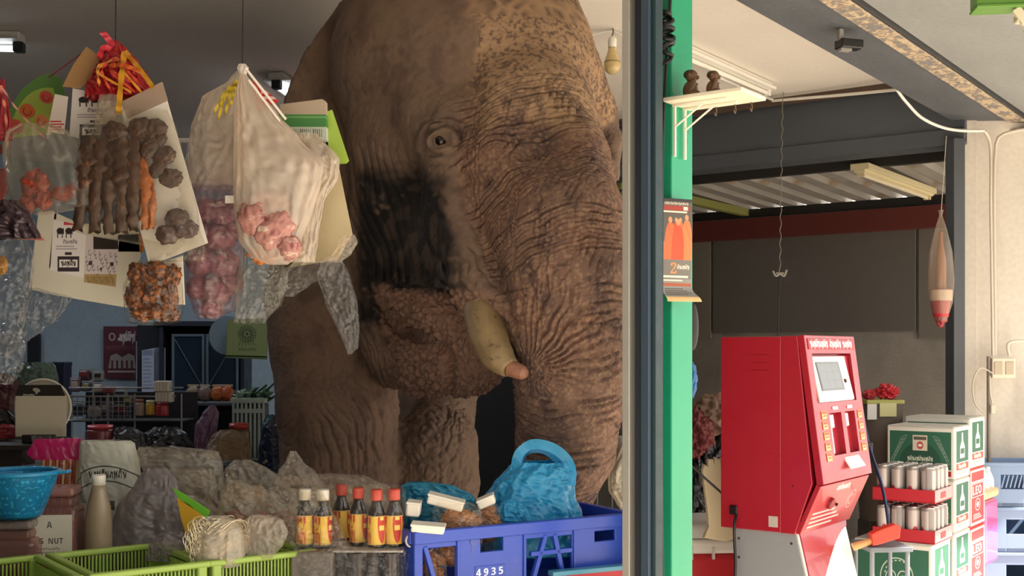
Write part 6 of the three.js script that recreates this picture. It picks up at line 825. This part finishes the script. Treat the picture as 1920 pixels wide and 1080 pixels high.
  const foam = M(0xe6e0d4, 0.6), tray = (label, x, y, d, w, hh, rz, ry = 0) => { const t = thing('foam_tray', label, 'tray', at(x, y, d), ry); part('tray', bx(SZ(w, d), SZ(hh, d), 0.07, 0, 0, 0, 0.006, 0, rz), foam, t); part('edge', bx(SZ(w, d) * 1.04, 0.006, 0.075, -Math.sin(rz) * SZ(hh, d) * 0.4, SZ(hh, d) * 0.45, 0, 0.002, 0, rz), foam, t); };
  tray('white foam tray tipped on the teal bag in the crate', 836, 941, 3.24, 68, 18, -0.25); tray('small white foam tray beside the rightmost sauce bottle', 776, 953, 3.2, 26, 26, -0.1); tray('white foam tray lying at the left rim of the blue crate', 803, 990, 3.12, 62, 14, -0.08); tray('white foam tray tilted above the brown snack by the blue bag', 912, 940, 3.32, 34, 16, 0.4);
  const br = S(noiseTex(128, 0.1, (u, v) => { const a = fbm(u * 60, v * 60, 4), q = 1 + 0.4 * a; return [150 * q, 98 * q, 58 * q]; }), 0.4);
  const snack = (label, xs, d, rows) => { const o2 = at(xs[0][0], 1060, d).setY(TY + 0.012), s = thing('fried_snack_bag', label, 'bag', o2); for (const [x, y, r] of xs) part('fried_piece', blob(x, y, d, r, r * 0.7, o2, 0.5, 2.4, x, 0.8, rr(-0.6, 0.6)), br, s); part('film', pouch(rows, d - 0.01, o2, { crumple: 0.3, fr: 30, flat: 0.5 }), clear, s); };
  snack('clear bag of brown fried snack in the middle of the crate', [[846, 968, 20], [870, 972, 22], [858, 984, 22], [886, 980, 16], [862, 1012, 30], [850, 1040, 30]], 3.22, [[942, 820, 880], [955, 812, 900], [985, 812, 905], [1060, 830, 900]]); snack('clear bag of brown fried snack beside the big blue bag', [[912, 962, 18], [898, 972, 16], [924, 974, 16], [910, 1000, 24]], 3.32, [[944, 892, 930], [955, 882, 938], [985, 880, 940], [1040, 890, 930]]); snack('clear bag of brown fried snack seen through the crate side', [[800, 1040, 18], [806, 1062, 18], [822, 1050, 16], [816, 1076, 18]], 3.2, [[1020, 796, 826], [1040, 788, 836], [1080, 790, 838], [1096, 800, 830]]);
  // red carton with a teal edge in front of the crate
  const rc = thing('red_carton', 'red carton with a teal edge in front of the blue crate by the post', 'carton', inC(0.56, 0, 0.045), CT - 0.08); const hc = at(0, 1066, 3.36).y - TY; part('box', bx(0.3, hc, 0.03, 0, hc / 2, 0, 0.004), M(0xb3222f, 0.5), rc); part('edge', bx(0.302, 0.014, 0.034, 0, hc, 0, 0.003), M(0x4f8fa8, 0.4), rc, 'teal edge');
}
// ---------------------------------------------------------------- the back of the shop: lamps, wall, rack and shelves
{
  const house = M(0xd8d8d4, 0.5), holder = M(0x26282a, 0.5);
  const lamp = (label, x, z, ry, power) => {
    const t = thing('fluorescent_light', label, 'light', V(x, 3.036, z), ry);
    part('housing', [bx(1.24, 0.04, 0.09, 0, -0.02, 0, 0.006), bx(1.24, 0.006, 0.16, 0, -0.042, 0, 0.002)], house, t);
    const tb = part('tube', put(cyl(0.014, 0.014, 1.16, 16), 0, -0.075, 0, 0, 0, Math.PI / 2), new THREE.MeshStandardMaterial({ color: 0xffffff, emissive: 0xf2f8ff, emissiveIntensity: 3 }), t); tb.castShadow = false;
    for (const s of [-1, 1]) part('lamp_holder', bx(0.05, 0.05, 0.05, s * 0.605, -0.068, 0, 0.008), holder, t);
    const l = new THREE.RectAreaLight(0xe6f0ff, power, 1.16, 0.04); l.position.set(0, -0.095, 0); l.rotation.x = -Math.PI / 2; l.name = 'tube_light'; t.add(l);
  };
  const P = 62;
  lamp('lit fluorescent batten at the top left of the dark ceiling', -2.98, -5.62, 0.06, P); lamp('lit fluorescent batten behind the elephant ear', -1.22, -7.05, 1.45, P);
  lamp('lit fluorescent batten far behind the elephant near the back wall', -0.95, -8.2, 0.6, P); lamp('lit fluorescent batten over the left shelves outside the picture', -4.6, -7.0, 0.1, P);
}
{
  const d = 9.48, o = (x, y, dd = d) => at(x, y, dd);
  const sheet = (name, label, cat, pts, dd, m, th = 0.01, g) => { const c = at((pts[0][0] + pts[2][0]) / 2, (pts[0][1] + pts[2][1]) / 2, dd), t = thing(name, label, cat, c, 0, g); part('sheet', slab(pts, dd, c, th), m, t); return [t, c]; };
  const q = (x0, y0, x1, y1, s = 0) => [[x0, y0], [x1, y0 + s], [x1, y1 + s], [x0, y1]];
  const p1 = tex(256, 400, (x, w, h) => { paper(x, w, h, '#5c2230'); x.strokeStyle = '#b9a9a4'; x.lineWidth = 10; x.beginPath(); x.ellipse(60, 80, 18, 26, 0, 0, 7); x.stroke(); scrawl(x, 104, 56, 116, 56, 4, '#c9bbb6', 11); x.fillStyle = '#7d4048'; x.fillRect(16, 150, 224, 10); x.fillRect(16, 168, 224, 8); x.fillStyle = '#a59a94'; x.beginPath(); x.moveTo(34, 320); x.lineTo(50, 224); x.lineTo(90, 206); x.lineTo(128, 236); x.lineTo(176, 206); x.lineTo(214, 226); x.lineTo(222, 320); x.fill(); x.fillStyle = '#5c2230'; for (let i = 0; i < 5; i++) x.fillRect(54 + i * 34, 260, 14, 60); x.fillStyle = '#b4a8a2'; x.fillRect(30, 338, 190, 14); });
  sheet('wall_poster', 'maroon wall poster with a white ring and script on the back wall', 'poster', q(194, 612, 263, 710), d - 0.02, PM(p1, 0.6));
  const [t2, c2] = sheet('wall_poster', 'plain maroon wall poster beside the poster with script', 'poster', q(263, 611, 298, 690, 2), d - 0.03, M(0x5a2a34, 0.6)); part('stripe', bx(0.004, 0.34, 0.004, -0.07, 0, 0.004, 0.001), M(0xa6948f, 0.6), t2);
  const cal = tex(128, 256, (x, w, h) => { paper(x, w, h, '#a9b0c2'); x.fillStyle = '#7f8aa6'; x.fillRect(10, 10, 108, 30); bars(x, 14, 54, 100, 180, 9, '#8791ad'); });
  sheet('wall_calendar', 'pale blue calendar sheet hanging left of the dark cabinet', 'calendar', q(266, 657, 288, 742, -4), d - 0.4, PM(cal, 0.6)); sheet('wall_calendar', 'grey calendar sheet nearest the dark cabinet', 'calendar', q(289, 652, 310, 718), d - 0.36, M(0x8f95a8, 0.6)); sheet('wall_calendar', 'narrow white calendar strip behind the maroon posters', 'calendar', q(255, 640, 268, 722), d - 0.04, M(0xb9bcc6, 0.6));
  const [sp, cc] = sheet('wall_panel', 'black upright panel on the back wall at the left', 'panel', [[51, 638], [72, 626], [72, 678], [51, 680]], d - 0.05, M(0x16181c, 0.5), 0.05);
  part('frame', bx(0.1, 0.012, 0.012, 0, -0.1, 0.006, 0.003), M(0x2a2d33, 0.4), sp);
  // dark cabinet with glazed doors
  const ca = at(378, HY, 9.1).setY(0), cb = thing('cabinet', 'dark blue cabinet with two glazed doors against the back wall', 'cabinet', ca, 0.06), y1 = at(0, 607, 9.1).y, y0 = at(0, 742, 9.1).y, w = 0.62, dk = M(0x1e2530, 0.55), fr = M(0x55636e, 0.5);
  for (const s of [-1, 1]) part('side_panel', bx(0.03, y1, 0.4, s * w / 2, y1 / 2, -0.2, 0.004), dk, cb); part('top_panel', bx(w + 0.1, 0.04, 0.44, 0, y1, -0.2, 0.004), dk, cb); part('back_panel', bx(w, y1, 0.02, 0, y1 / 2, -0.39, 0.003), M(0x12161c, 0.7), cb);
  part('side_bay', bx(0.2, y1 - 0.02, 0.3, -w / 2 - 0.1, y1 / 2, -0.22, 0.004), M(0x191d25, 0.6), cb);
  for (const s of [-1, 1]) { const W = w / 2 - 0.06, yc = (y1 + y0) / 2 - 0.03, hh = y1 - y0 - 0.12, dr = part('door', [bx(W, 0.02, 0.02, s * W / 2 + s * 0.005 + 0.03, yc + hh / 2, 0.01, 0.002), bx(W, 0.02, 0.02, s * W / 2 + s * 0.005 + 0.03, yc - hh / 2, 0.01, 0.002), bx(0.02, hh, 0.02, s * (W - 0.005) + 0.03, yc, 0.01, 0.002), bx(0.02, hh, 0.02, s * 0.015 + 0.03, yc, 0.01, 0.002)], fr, cb); part('pane', bx(W - 0.02, hh - 0.02, 0.004, s * W / 2 + 0.03, yc, 0.006, 0.001), M(0x2d3a4a, 0.1, { transmission: 0.4, thickness: 0, bump: 0 }), dr); part('glazing_bar', put(rbox(Math.hypot(W, hh) * 0.9, 0.006, 0.006, 0.002), s * W / 2 + 0.03, yc, 0.012, 0, 0, s * Math.atan2(hh, W)), fr, dr); }
  for (let i = 0; i < 3; i++) part('shelf', bx(w, 0.025, 0.38, 0, 0.3 + i * 0.4, -0.2, 0.003), dk, cb);
  // green notice board with line art, translucent disc
  const ga = at(463, 634, 8.6), gt = tex(256, 256, (x, w, h) => { paper(x, w, h, '#6c7440'); x.strokeStyle = '#2f3420'; x.lineWidth = 4; for (let i = 0; i < 16; i++) { const a = i * 0.39; x.beginPath(); x.ellipse(128 + 40 * Math.cos(a), 104 + 38 * Math.sin(a), 16, 10, a, 0, 6.3); x.stroke(); } x.beginPath(); x.arc(128, 104, 22, 0, 7); x.stroke(); x.beginPath(); x.arc(128, 104, 10, 0, 7); x.fillStyle = '#2f3420'; x.fill(); for (let i = 0; i < 6; i++) { x.beginPath(); x.moveTo(90 + i * 14, 140); x.lineTo(78 + i * 20, 180); x.stroke(); } scrawl(x, 76, 196, 110, 16, 7, '#4a5230', 4); x.strokeStyle = '#5c682e'; x.strokeRect(6, 6, 244, 244); });
  const gb = thing('notice_board', 'olive green square board with a dark line drawing by the elephant', 'sign', ga, 0.0); part('board', slab([[426, 600], [502, 596], [500, 670], [424, 668]], 8.6, ga, 0.02), PM(gt, 0.6), gb); part('lower_edge', slab([[424, 666], [500, 668], [499, 674], [424, 671]], 8.59, ga, 0.012), M(0x4c5630, 0.6), gb); part('hanger', rod(V(0, 0.14, 0), V(0, 3.04 - ga.y, 0), 0.002), M(0x30343a, 0.6), gb);
  const di = thing('wall_fan', 'round translucent disc half hidden behind the olive board', 'disc', at(428, 630, 8.75)); part('disc', put(cyl(0.14, 0.14, 0.02, 40), 0, 0, 0, Math.PI / 2, 0, 0), M(0x7f8f96, 0.3, { transmission: 0.3, thickness: 0 }), di); part('ring', new THREE.TorusGeometry(0.14, 0.008, 8, 48), M(0x5f6b70, 0.4), di); part('stalk', rod(V(0, 0, -0.02), V(0, 0, -0.7), 0.01), M(0x5f6b70, 0.4), di);
}
{
  // long display table with a wire rack and goods
  const y5 = at(0, 862, 5.6).y, t = thing('display_table', 'long dark display table behind the hanging goods', 'table', V(-1.75, 0, -5.7), 0.02);
  part('top', bx(2.6, 0.03, 0.8, 0, y5 - 0.015, 0, 0.004), M(0x2a2c34, 0.6), t); part('skirt', bx(2.6, y5 - 0.1, 0.02, 0, (y5 - 0.1) / 2 + 0.05, 0.37, 0.003), M(0x23252c, 0.8), t); for (const x of [-1.25, 1.25]) for (const z of [-0.36, 0.36]) part('leg', bx(0.04, y5 - 0.03, 0.04, x, (y5 - 0.03) / 2, z, 0.003), M(0x202227, 0.6), t);
  const wireM = M(0x9a9fa3, 0.4, { metalness: 0.5 }), W = (pts, r = 0.0035) => rod(...pts, r, 6);
  // rack: a frame with mesh, rails running right
  const ro = at(215, 862, 5.5).setY(y5), rk = thing('wire_rack', 'wire mesh rack holding small snack packets on the display table', 'rack', ro), h1 = at(0, 718, 5.5).y - y5, yA = at(0, 790, 5.5).y - y5;
  const px = (x) => SZ(x - 215, 5.5), gr = []; for (let x = 134; x <= 244; x += 11) gr.push(W([V(px(x), yA, 0), V(px(x), at(0, 742, 5.5).y - y5, 0)], 0.0022)); for (let y = 744; y <= 790; y += 9) gr.push(W([V(px(132), at(0, y, 5.5).y - y5, 0), V(px(248), at(0, y, 5.5).y - y5, 0)], 0.0022));
  part('backboard', bx(px(345) - px(126), at(0, 738, 5.5).y - y5, 0.01, (px(345) + px(126)) / 2, (at(0, 738, 5.5).y - y5) / 2, -0.24, 0.002), M(0x2a2a30, 0.8), rk); part('mesh_panel', gr, wireM, rk).userData.kind = 'stuff'; for (const x of [132, 172, 200, 250, 338]) part('upright', W([V(px(x), 0, -0.02), V(px(x), x === 172 ? at(0, 690, 5.5).y - y5 : h1 * 0.86, -0.02)], 0.0045), wireM, rk); for (const y of [727, 743, 788]) part('rail', W([V(px(130), at(0, y, 5.5).y - y5, 0.004), V(px(y === 727 ? 344 : 330), at(0, y, 5.5).y - y5, 0.004)], 0.0042), wireM, rk); part('shelf', bx(px(340) - px(130), 0.008, 0.2, (px(340) + px(130)) / 2, yA, -0.12, 0.002), M(0x4a4d52, 0.5), rk);
  const pal = [[0x6d5f72, 'mauve'], [0x59414a, 'dark plum'], [0x7c8a8e, 'grey'], [0x4d5a52, 'dark green'], [0xa39a8e, 'beige'], [0x8a4a52, 'dusty red'], [0x3c4656, 'slate blue'], [0xb6b1a8, 'pale']];
  let k = 0; for (const [x, y, w, hh, zz] of [[142, 722, 20, 26, 0.06], [160, 704, 22, 20, 0.09], [184, 706, 22, 20, 0.09], [162, 726, 20, 16, 0.07], [184, 728, 20, 16, 0.07], [206, 732, 26, 14, 0.06], [148, 768, 24, 22, 0.09], [176, 772, 22, 20, 0.09], [202, 766, 24, 24, 0.09], [228, 770, 24, 22, 0.09], [226, 738, 26, 14, 0.06], [244, 752, 22, 18, 0.07]]) {
    const dd = 5.5 + zz, c = at(x, y, dd), [hx, nm] = pal[k % pal.length], s = thing('snack_packet', nm + ' snack packet on the wire rack, number ' + ['one', 'two', 'three', 'four', 'five', 'six', 'seven', 'eight', 'nine', 'ten', 'eleven', 'twelve'][k] + ' counting along the shelves', 'snack packet', c, rr(-0.2, 0.2), 'packets on the wire rack');
    part('packet', bx(SZ(w, dd), SZ(hh, dd), 0.04, 0, 0, 0, 0.014), M(hx, 0.35), s); part('top_seal', bx(SZ(w, dd), 0.008, 0.008, 0, SZ(hh / 2, dd), 0, 0.002), M(0x8f8a84, 0.4), s); part('label', bx(SZ(w * 0.6, dd), SZ(hh * 0.36, dd), 0.004, 0, SZ(hh * 0.1, dd), 0.02, 0.001), M([0xcfc8c0, 0x8c3a44, 0x2c2a30, 0xb59a5c][k % 4], 0.5), s); k++;
  }
  // white cups and coloured jars at the right end of the rack
  const small = (name, label, cat, x, yb, d2, fn) => { const s = thing(name, label, cat, at(x, yb, d2)); fn(s, d2); return s; };
  const pxm = (n, d2) => SZ(n, d2);
  small('white_box', 'white ribbed box on the rack, upper of two', 'box', 306, 734, 5.5, (s, e) => { part('box', bx(pxm(28, e), pxm(20, e), 0.06, 0, pxm(10, e), 0, 0.006), M(0xcfcbc2, 0.6), s); for (let i = 0; i < 4; i++) part('rib', bx(0.004, pxm(17, e), 0.004, (i - 1.5) * pxm(6, e), pxm(10, e), 0.031, 0.001), M(0xb0aca4, 0.6), s); });
  small('white_box', 'white ribbed box on the rack, lower of two', 'box', 309, 754, 5.5, (s, e) => { part('box', bx(pxm(30, e), pxm(19, e), 0.06, 0, pxm(9.5, e), 0, 0.006), M(0xc4c0b8, 0.6), s); for (let i = 0; i < 4; i++) part('rib', bx(0.004, pxm(16, e), 0.004, (i - 1.5) * pxm(6, e), pxm(9, e), 0.031, 0.001), M(0xa8a49c, 0.6), s); });
  const jar = (label, x, yb, d2, w, hh, c, lidc) => small('small_jar', label, 'jar', x, yb, d2, (s, e) => { const r = pxm(w / 2, e), H = pxm(hh, e); part('body', lathe([[0, 0], [r * 0.95, 0], [r, H * 0.06], [r, H * 0.7], [r * 0.8, H * 0.82], [0, H * 0.82]], 24), M(c, 0.35), s); part('lid', lathe([[0, H * 0.8], [r * 0.85, H * 0.8], [r * 0.86, H * 0.98], [0, H]], 24), M(lidc, 0.4), s); });
  jar('small yellow jar on the wire rack beside the red jar', 282, 778, 5.48, 18, 28, 0xb0903a, 0xc7bda0); jar('small red jar on the wire rack beside the yellow jar', 304, 780, 5.48, 24, 26, 0x9a2a34, 0x7a2028); jar('small pale jar at the end of the wire rack', 262, 780, 5.48, 16, 32, 0x8f7f72, 0x8a4a44); jar('brown jar with a wide red lid on the display table', 448, 852, 5.2, 42, 60, 0x6b5238, 0xa33a34); jar('dark jar with a red and white lid below the rack rail', 188, 838, 5.25, 54, 42, 0x6a3038, 0xb43c46);
  const trays = small('red_tray', 'flat red tray with a white mark below the rack rail', 'tray', 192, 822, 5.3, (s, e) => { part('tray', bx(pxm(52, e), pxm(12, e), 0.1, 0, pxm(6, e), 0, 0.006), M(0xa33440, 0.5), s); part('mark', bx(pxm(4, e), pxm(9, e), 0.004, pxm(12, e), pxm(6, e), 0.051, 0.001), M(0xd8d2cc, 0.5), s); });
  // orange and grey packets row, white basket with green tops, purple bag, dark bags
  let i2 = 0; for (const [x, c, nm] of [[362, 0x8a7a64, 'khaki'], [384, 0x7c6a60, 'brown'], [408, 0xb0612c, 'orange'], [426, 0xa8502a, 'rust orange']]) { small('food_packet', nm + ' food packet standing in the row before the dark cabinet', 'packet', x, 752, 6.3, (s, e) => { part('packet', lump(pxm(13, e), pxm(15, e), 0.03, 0.12, 2, i2).translate(0, pxm(14, e), 0), M(c, 0.45), s); part('top_seal', bx(pxm(20, e), pxm(4, e), 0.01, 0, pxm(29, e), 0, 0.002), M(0xb5a48c, 0.5), s); }); i2++; }
  const pr = at(395, HY, 6.3).setY(0), yr = at(0, 753, 6.3).y, rack2 = thing('metal_shelf', 'low metal shelf carrying the row of food packets', 'shelf', pr); part('board', bx(0.5, 0.016, 0.2, 0, yr - 0.01, 0, 0.003), M(0x4b4f58, 0.5), rack2); for (const x of [-0.23, 0.23]) part('upright', bx(0.025, yr - 0.02, 0.18, x, (yr - 0.02) / 2, 0, 0.003), M(0x33363d, 0.5), rack2); part('dark_board', bx(0.46, yr * 0.5, 0.01, 0, yr * 0.7, -0.08, 0.002), M(0x20232b, 0.7), rack2);
  const wb = at(472, 861, 5.6), bk = thing('white_basket', 'white slatted plastic basket with green tops beside the elephant leg', 'basket', wb), bw = M(0xa9bcb8, 0.5), w5 = SZ(62, 5.6), h5 = SZ(115, 5.6);
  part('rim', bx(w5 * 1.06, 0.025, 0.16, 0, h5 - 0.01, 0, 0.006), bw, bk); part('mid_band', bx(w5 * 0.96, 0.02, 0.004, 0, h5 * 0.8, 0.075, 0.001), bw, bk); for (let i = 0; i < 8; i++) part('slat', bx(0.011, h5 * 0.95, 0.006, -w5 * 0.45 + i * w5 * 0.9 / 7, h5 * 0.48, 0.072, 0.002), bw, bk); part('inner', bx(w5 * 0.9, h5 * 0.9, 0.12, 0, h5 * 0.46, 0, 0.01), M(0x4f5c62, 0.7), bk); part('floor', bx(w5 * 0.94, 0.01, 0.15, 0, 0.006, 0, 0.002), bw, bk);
  const gv = thing('green_vegetables', 'dark green leaves heaped on the white basket', 'vegetables', at(478, 746, 5.6)); const lv = M(0x3f6a3c, 0.6, { transmission: 0.2, thickness: 0 }); for (let i = 0; i < 22; i++) { const a = rr(0, 6.28), l = new THREE.SphereGeometry(1, 10, 6); l.scale(rr(0.02, 0.045), 0.004, rr(0.012, 0.022)); part('leaf', put(l, rr(-0.07, 0.09), rr(0.0, 0.03), rr(-0.06, 0.06), rr(-0.5, 0.5), a, rr(-0.6, 0.6)), lv, gv); } for (let i = 0; i < 3; i++) part('stalk', rod(V(-0.06 + i * 0.04, 0, 0), V(0.02 + i * 0.04, 0.05 + i * 0.012, 0.02), 0.005), M(0x2d4a34, 0.6), gv);
  const bag = (name, label, rows, d2, m, o2 = {}) => { const c = at((rows[0][1] + rows[0][2]) / 2, rows[rows.length - 1][0], d2).setY(Math.max(0, at(0, rows[rows.length - 1][0], d2).y)), s = thing(name, label, 'bag', c); part('bag', pouch(rows, d2, c, { crumple: 0.2, fr: 14, flat: 0.5, pleat: 0.1, ...o2 }), m, s); part('neck_tie', blob((rows[0][1] + rows[0][2]) / 2, rows[0][0] + 3, d2, 5, 4, c, 0.3, 2, 3), m, s); return s; };
  bag('purple_bag', 'translucent purple bag leaning before the dark cabinet', [[760, 392, 404], [775, 380, 410], [800, 366, 408], [830, 364, 400], [852, 368, 398]], 5.3, M(0x7a5a7e, 0.4, { transmission: 0.3, thickness: 0 })); bag('brown_bag', 'brown paper bag with a dark seal on the display table', [[806, 412, 440], [818, 398, 462], [840, 388, 470], [862, 384, 470]], 5.15, M(0x7d6a52, 0.7)); bag('dark_bag', 'dark navy plastic bag against the elephant leg', [[782, 510, 530], [800, 494, 546], [840, 486, 552], [880, 484, 556], [920, 486, 556]], 5.0, M(0x1c2740, 0.3)); bag('teal_bag', 'teal plastic bag between the white basket and elephant leg', [[778, 500, 520], [795, 492, 534], [830, 488, 540], [870, 490, 540]], 5.35, M(0x1d5560, 0.35)); bag('dark_bag', 'black bag slumped on the table left of the purple bag', [[800, 290, 330], [815, 270, 350], [840, 262, 364], [862, 262, 366]], 5.3, M(0x22232b, 0.4));
  bag('dark_bag', 'dark grey bag slumped under the rack rail', [[800, 216, 250], [815, 206, 270], [840, 204, 276], [862, 206, 272]], 5.25, M(0x33343c, 0.4)); bag('green_bag', 'grey green folded plastic bag behind the round sign', [[680, 44, 98], [690, 34, 104], [712, 30, 108], [740, 32, 106]], 5.0, M(0x6d8a80, 0.4, { transmission: 0.25, thickness: 0 })); bag('maroon_bag', 'maroon plastic bag at the left edge behind the round sign', [[700, -10, 20], [720, -20, 36], [770, -20, 40], [800, -20, 34]], 4.9, M(0x5f3a40, 0.45));
  bag('dark_bag', 'dark heap of bags at the left edge under the round sign', [[770, -16, 20], [790, -24, 44], [830, -24, 60], [870, -24, 64]], 4.7, M(0x2d2a2c, 0.5)); bag('red_packet', 'flat red packet at the left edge under the crumpled bag', [[796, -10, 24], [802, -14, 30], [815, -14, 30], [822, -14, 28]], 4.5, M(0xa83a48, 0.45));
  const bo = thing('blue_box', 'dark blue upright box left of the wire rack', 'box', at(116, 860, 5.7).setY(y5)), hb = at(0, 678, 5.7).y - y5; part('box', bx(SZ(24, 5.7), hb, 0.1, 0, hb / 2, 0, 0.006), M(0x1f2a44, 0.5), bo); part('lid', bx(SZ(25, 5.7), 0.02, 0.104, 0, hb - 0.01, 0, 0.004), M(0x263250, 0.5), bo);
  // round white sign with a card (its square code left blank)
  const so = at(76, 812, 4.4), rs = thing('round_sign', 'white round counter sign with a dark band and a blank card', 'sign', so), wh = M(0xcfcabb, 0.55), dk = M(0x2a2622, 0.6), dd = 4.4, rel = (x, y) => at(x, y, dd).sub(so);
  const c0 = rel(78, 764); part('disc', put(cyl(SZ(52, dd), SZ(52, dd), 0.012, 56), c0.x, c0.y, -0.02, Math.PI / 2, 0, 0), wh, rs); part('rim', put(new THREE.TorusGeometry(SZ(52, dd), 0.005, 8, 64), c0.x, c0.y, -0.014), M(0xe2ded2, 0.5), rs);
  const bt = tex(256, 64, (x, w, h) => { paper(x, w, h, '#2e2a27'); x.fillStyle = '#bdb7ac'; x.beginPath(); x.ellipse(110, 30, 20, 12, 0.3, 0, 7); x.fill(); x.fillRect(104, 34, 12, 18); scrawl(x, 40, 54, 60, 8, 6, '#c9c3b6', 3); }); part('dark_band', slab([[36, 722], [114, 722], [122, 742], [30, 742]], dd, so, 0.006).translate(0, 0, 0.006), PM(bt, 0.5), rs); part('card', slab([[30, 742], [124, 742], [124, 818], [30, 818]], dd, so, 0.005).translate(0, 0, 0.005), M(0xd8d2bf, 0.6), rs, 'blank pale card'); scrawl;
  part('foot', bx(0.12, 0.03, 0.1, 0, -0.02, -0.02, 0.004), dk, rs);
  const ped = thing('side_stand', 'dark stand carrying the round white sign', 'stand', V(so.x, 0, so.z - 0.02)); part('top', bx(0.34, 0.02, 0.26, 0, so.y - 0.046, 0, 0.004), dk, ped); for (const x of [-0.14, 0.14]) part('panel', bx(0.02, so.y - 0.056, 0.24, x, (so.y - 0.056) / 2, 0, 0.003), dk, ped); part('shelf', bx(0.26, 0.02, 0.22, 0, 0.45, 0, 0.003), dk, ped);
  // right of the elephant, between trunk and post
  const ws = thing('white_sheet', 'pale sheet fixed beyond the elephant trunk beside the post', 'sheet', at(1172, 690, 6.4)); part('sheet', slab([[1140, 634], [1230, 630], [1230, 760], [1140, 764]], 6.4, at(1172, 690, 6.4), 0.012), M(0xb9b6ac, 0.7), ws); part('frame', bx(0.28, 0.02, 0.02, 0.035, 0.17, 0, 0.003), M(0x8b8880, 0.6), ws); part('stand', bx(0.02, at(0, 760, 6.4).y, 0.02, 0.05, -at(0, 690, 6.4).y + at(0, 760, 6.4).y / 2, -0.02, 0.003), M(0x5a5854, 0.5), ws);
  solo('hook_cable', 'short black cable with a plug hanging beyond the trunk', 'cable', tube(pl([[1160, 684, 6.38], [1172, 690, 6.38], [1168, 710, 6.38], [1174, 735, 6.38], [1184, 752, 6.38], [1196, 770, 6.38]], at(1170, 700, 6.38)), 0.007, 30), M(0x18191b, 0.5), at(1170, 700, 6.38));
  const wr = at(1150, HY, 5.7).setY(0), rk3 = thing('wire_stand', 'thin wire display stand between the elephant trunk and the post', 'rack', wr), X = (x) => SZ(x - 1150, 5.7), Y = (y) => at(0, y, 5.7).y;
  for (const x of [1120, 1148, 1176]) part('upright', W([V(X(x), 0, 0), V(X(x), Y(740), 0)], 0.004), wireM, rk3); for (const y of [752, 800, 848]) part('rail', W([V(X(1112), Y(y), 0.004), V(X(1200), Y(y), 0.004)], 0.004), wireM, rk3); part('backing', bx(X(1200) - X(1080), Y(800), 0.01, (X(1200) + X(1080)) / 2, Y(800) / 2, -0.12, 0.002), M(0x4d4a48, 0.8), rk3);
  for (const [x, y, c, nm] of [[1160, 790, 0x6d4c4a, 'dusty red'], [1186, 786, 0x4d5a48, 'green'], [1160, 838, 0x8a8078, 'grey']]) small('hanging_packet', nm + ' packet on the wire stand beside the post', 'packet', x, y + 16, 5.64, (s, e) => { part('packet', lump(pxm(11, e), pxm(17, e), 0.02, 0.14, 2, x).translate(0, pxm(17, e), 0), M(c, 0.45), s); part('header', bx(pxm(16, e), pxm(6, e), 0.006, 0, pxm(34, e), 0, 0.001), M(0xb7b0a4, 0.6), s); });
  const hb2 = thing('white_carrier_bag', 'whitish carrier bag hanging between the trunk and the post', 'bag', at(1172, 900, 4.3)); part('film', pouch([[818, 1172, 1190], [850, 1160, 1204], [890, 1140, 1216], [920, 1142, 1216], [945, 1156, 1214], [958, 1166, 1208]], 4.3, at(1172, 900, 4.3), { crumple: 0.2, fr: 14, flat: 0.4, pleat: 0.14 }), M(0xcfc4b2, 0.5, { transmission: 0.35, thickness: 0 }), hb2); part('handle', rod(...pl([[1180, 822, 4.3], [1186, 770, 4.34]], at(1172, 900, 4.3)), 0.004), M(0xcfc4b2, 0.5), hb2);
}
renderer.render(scene, camera);
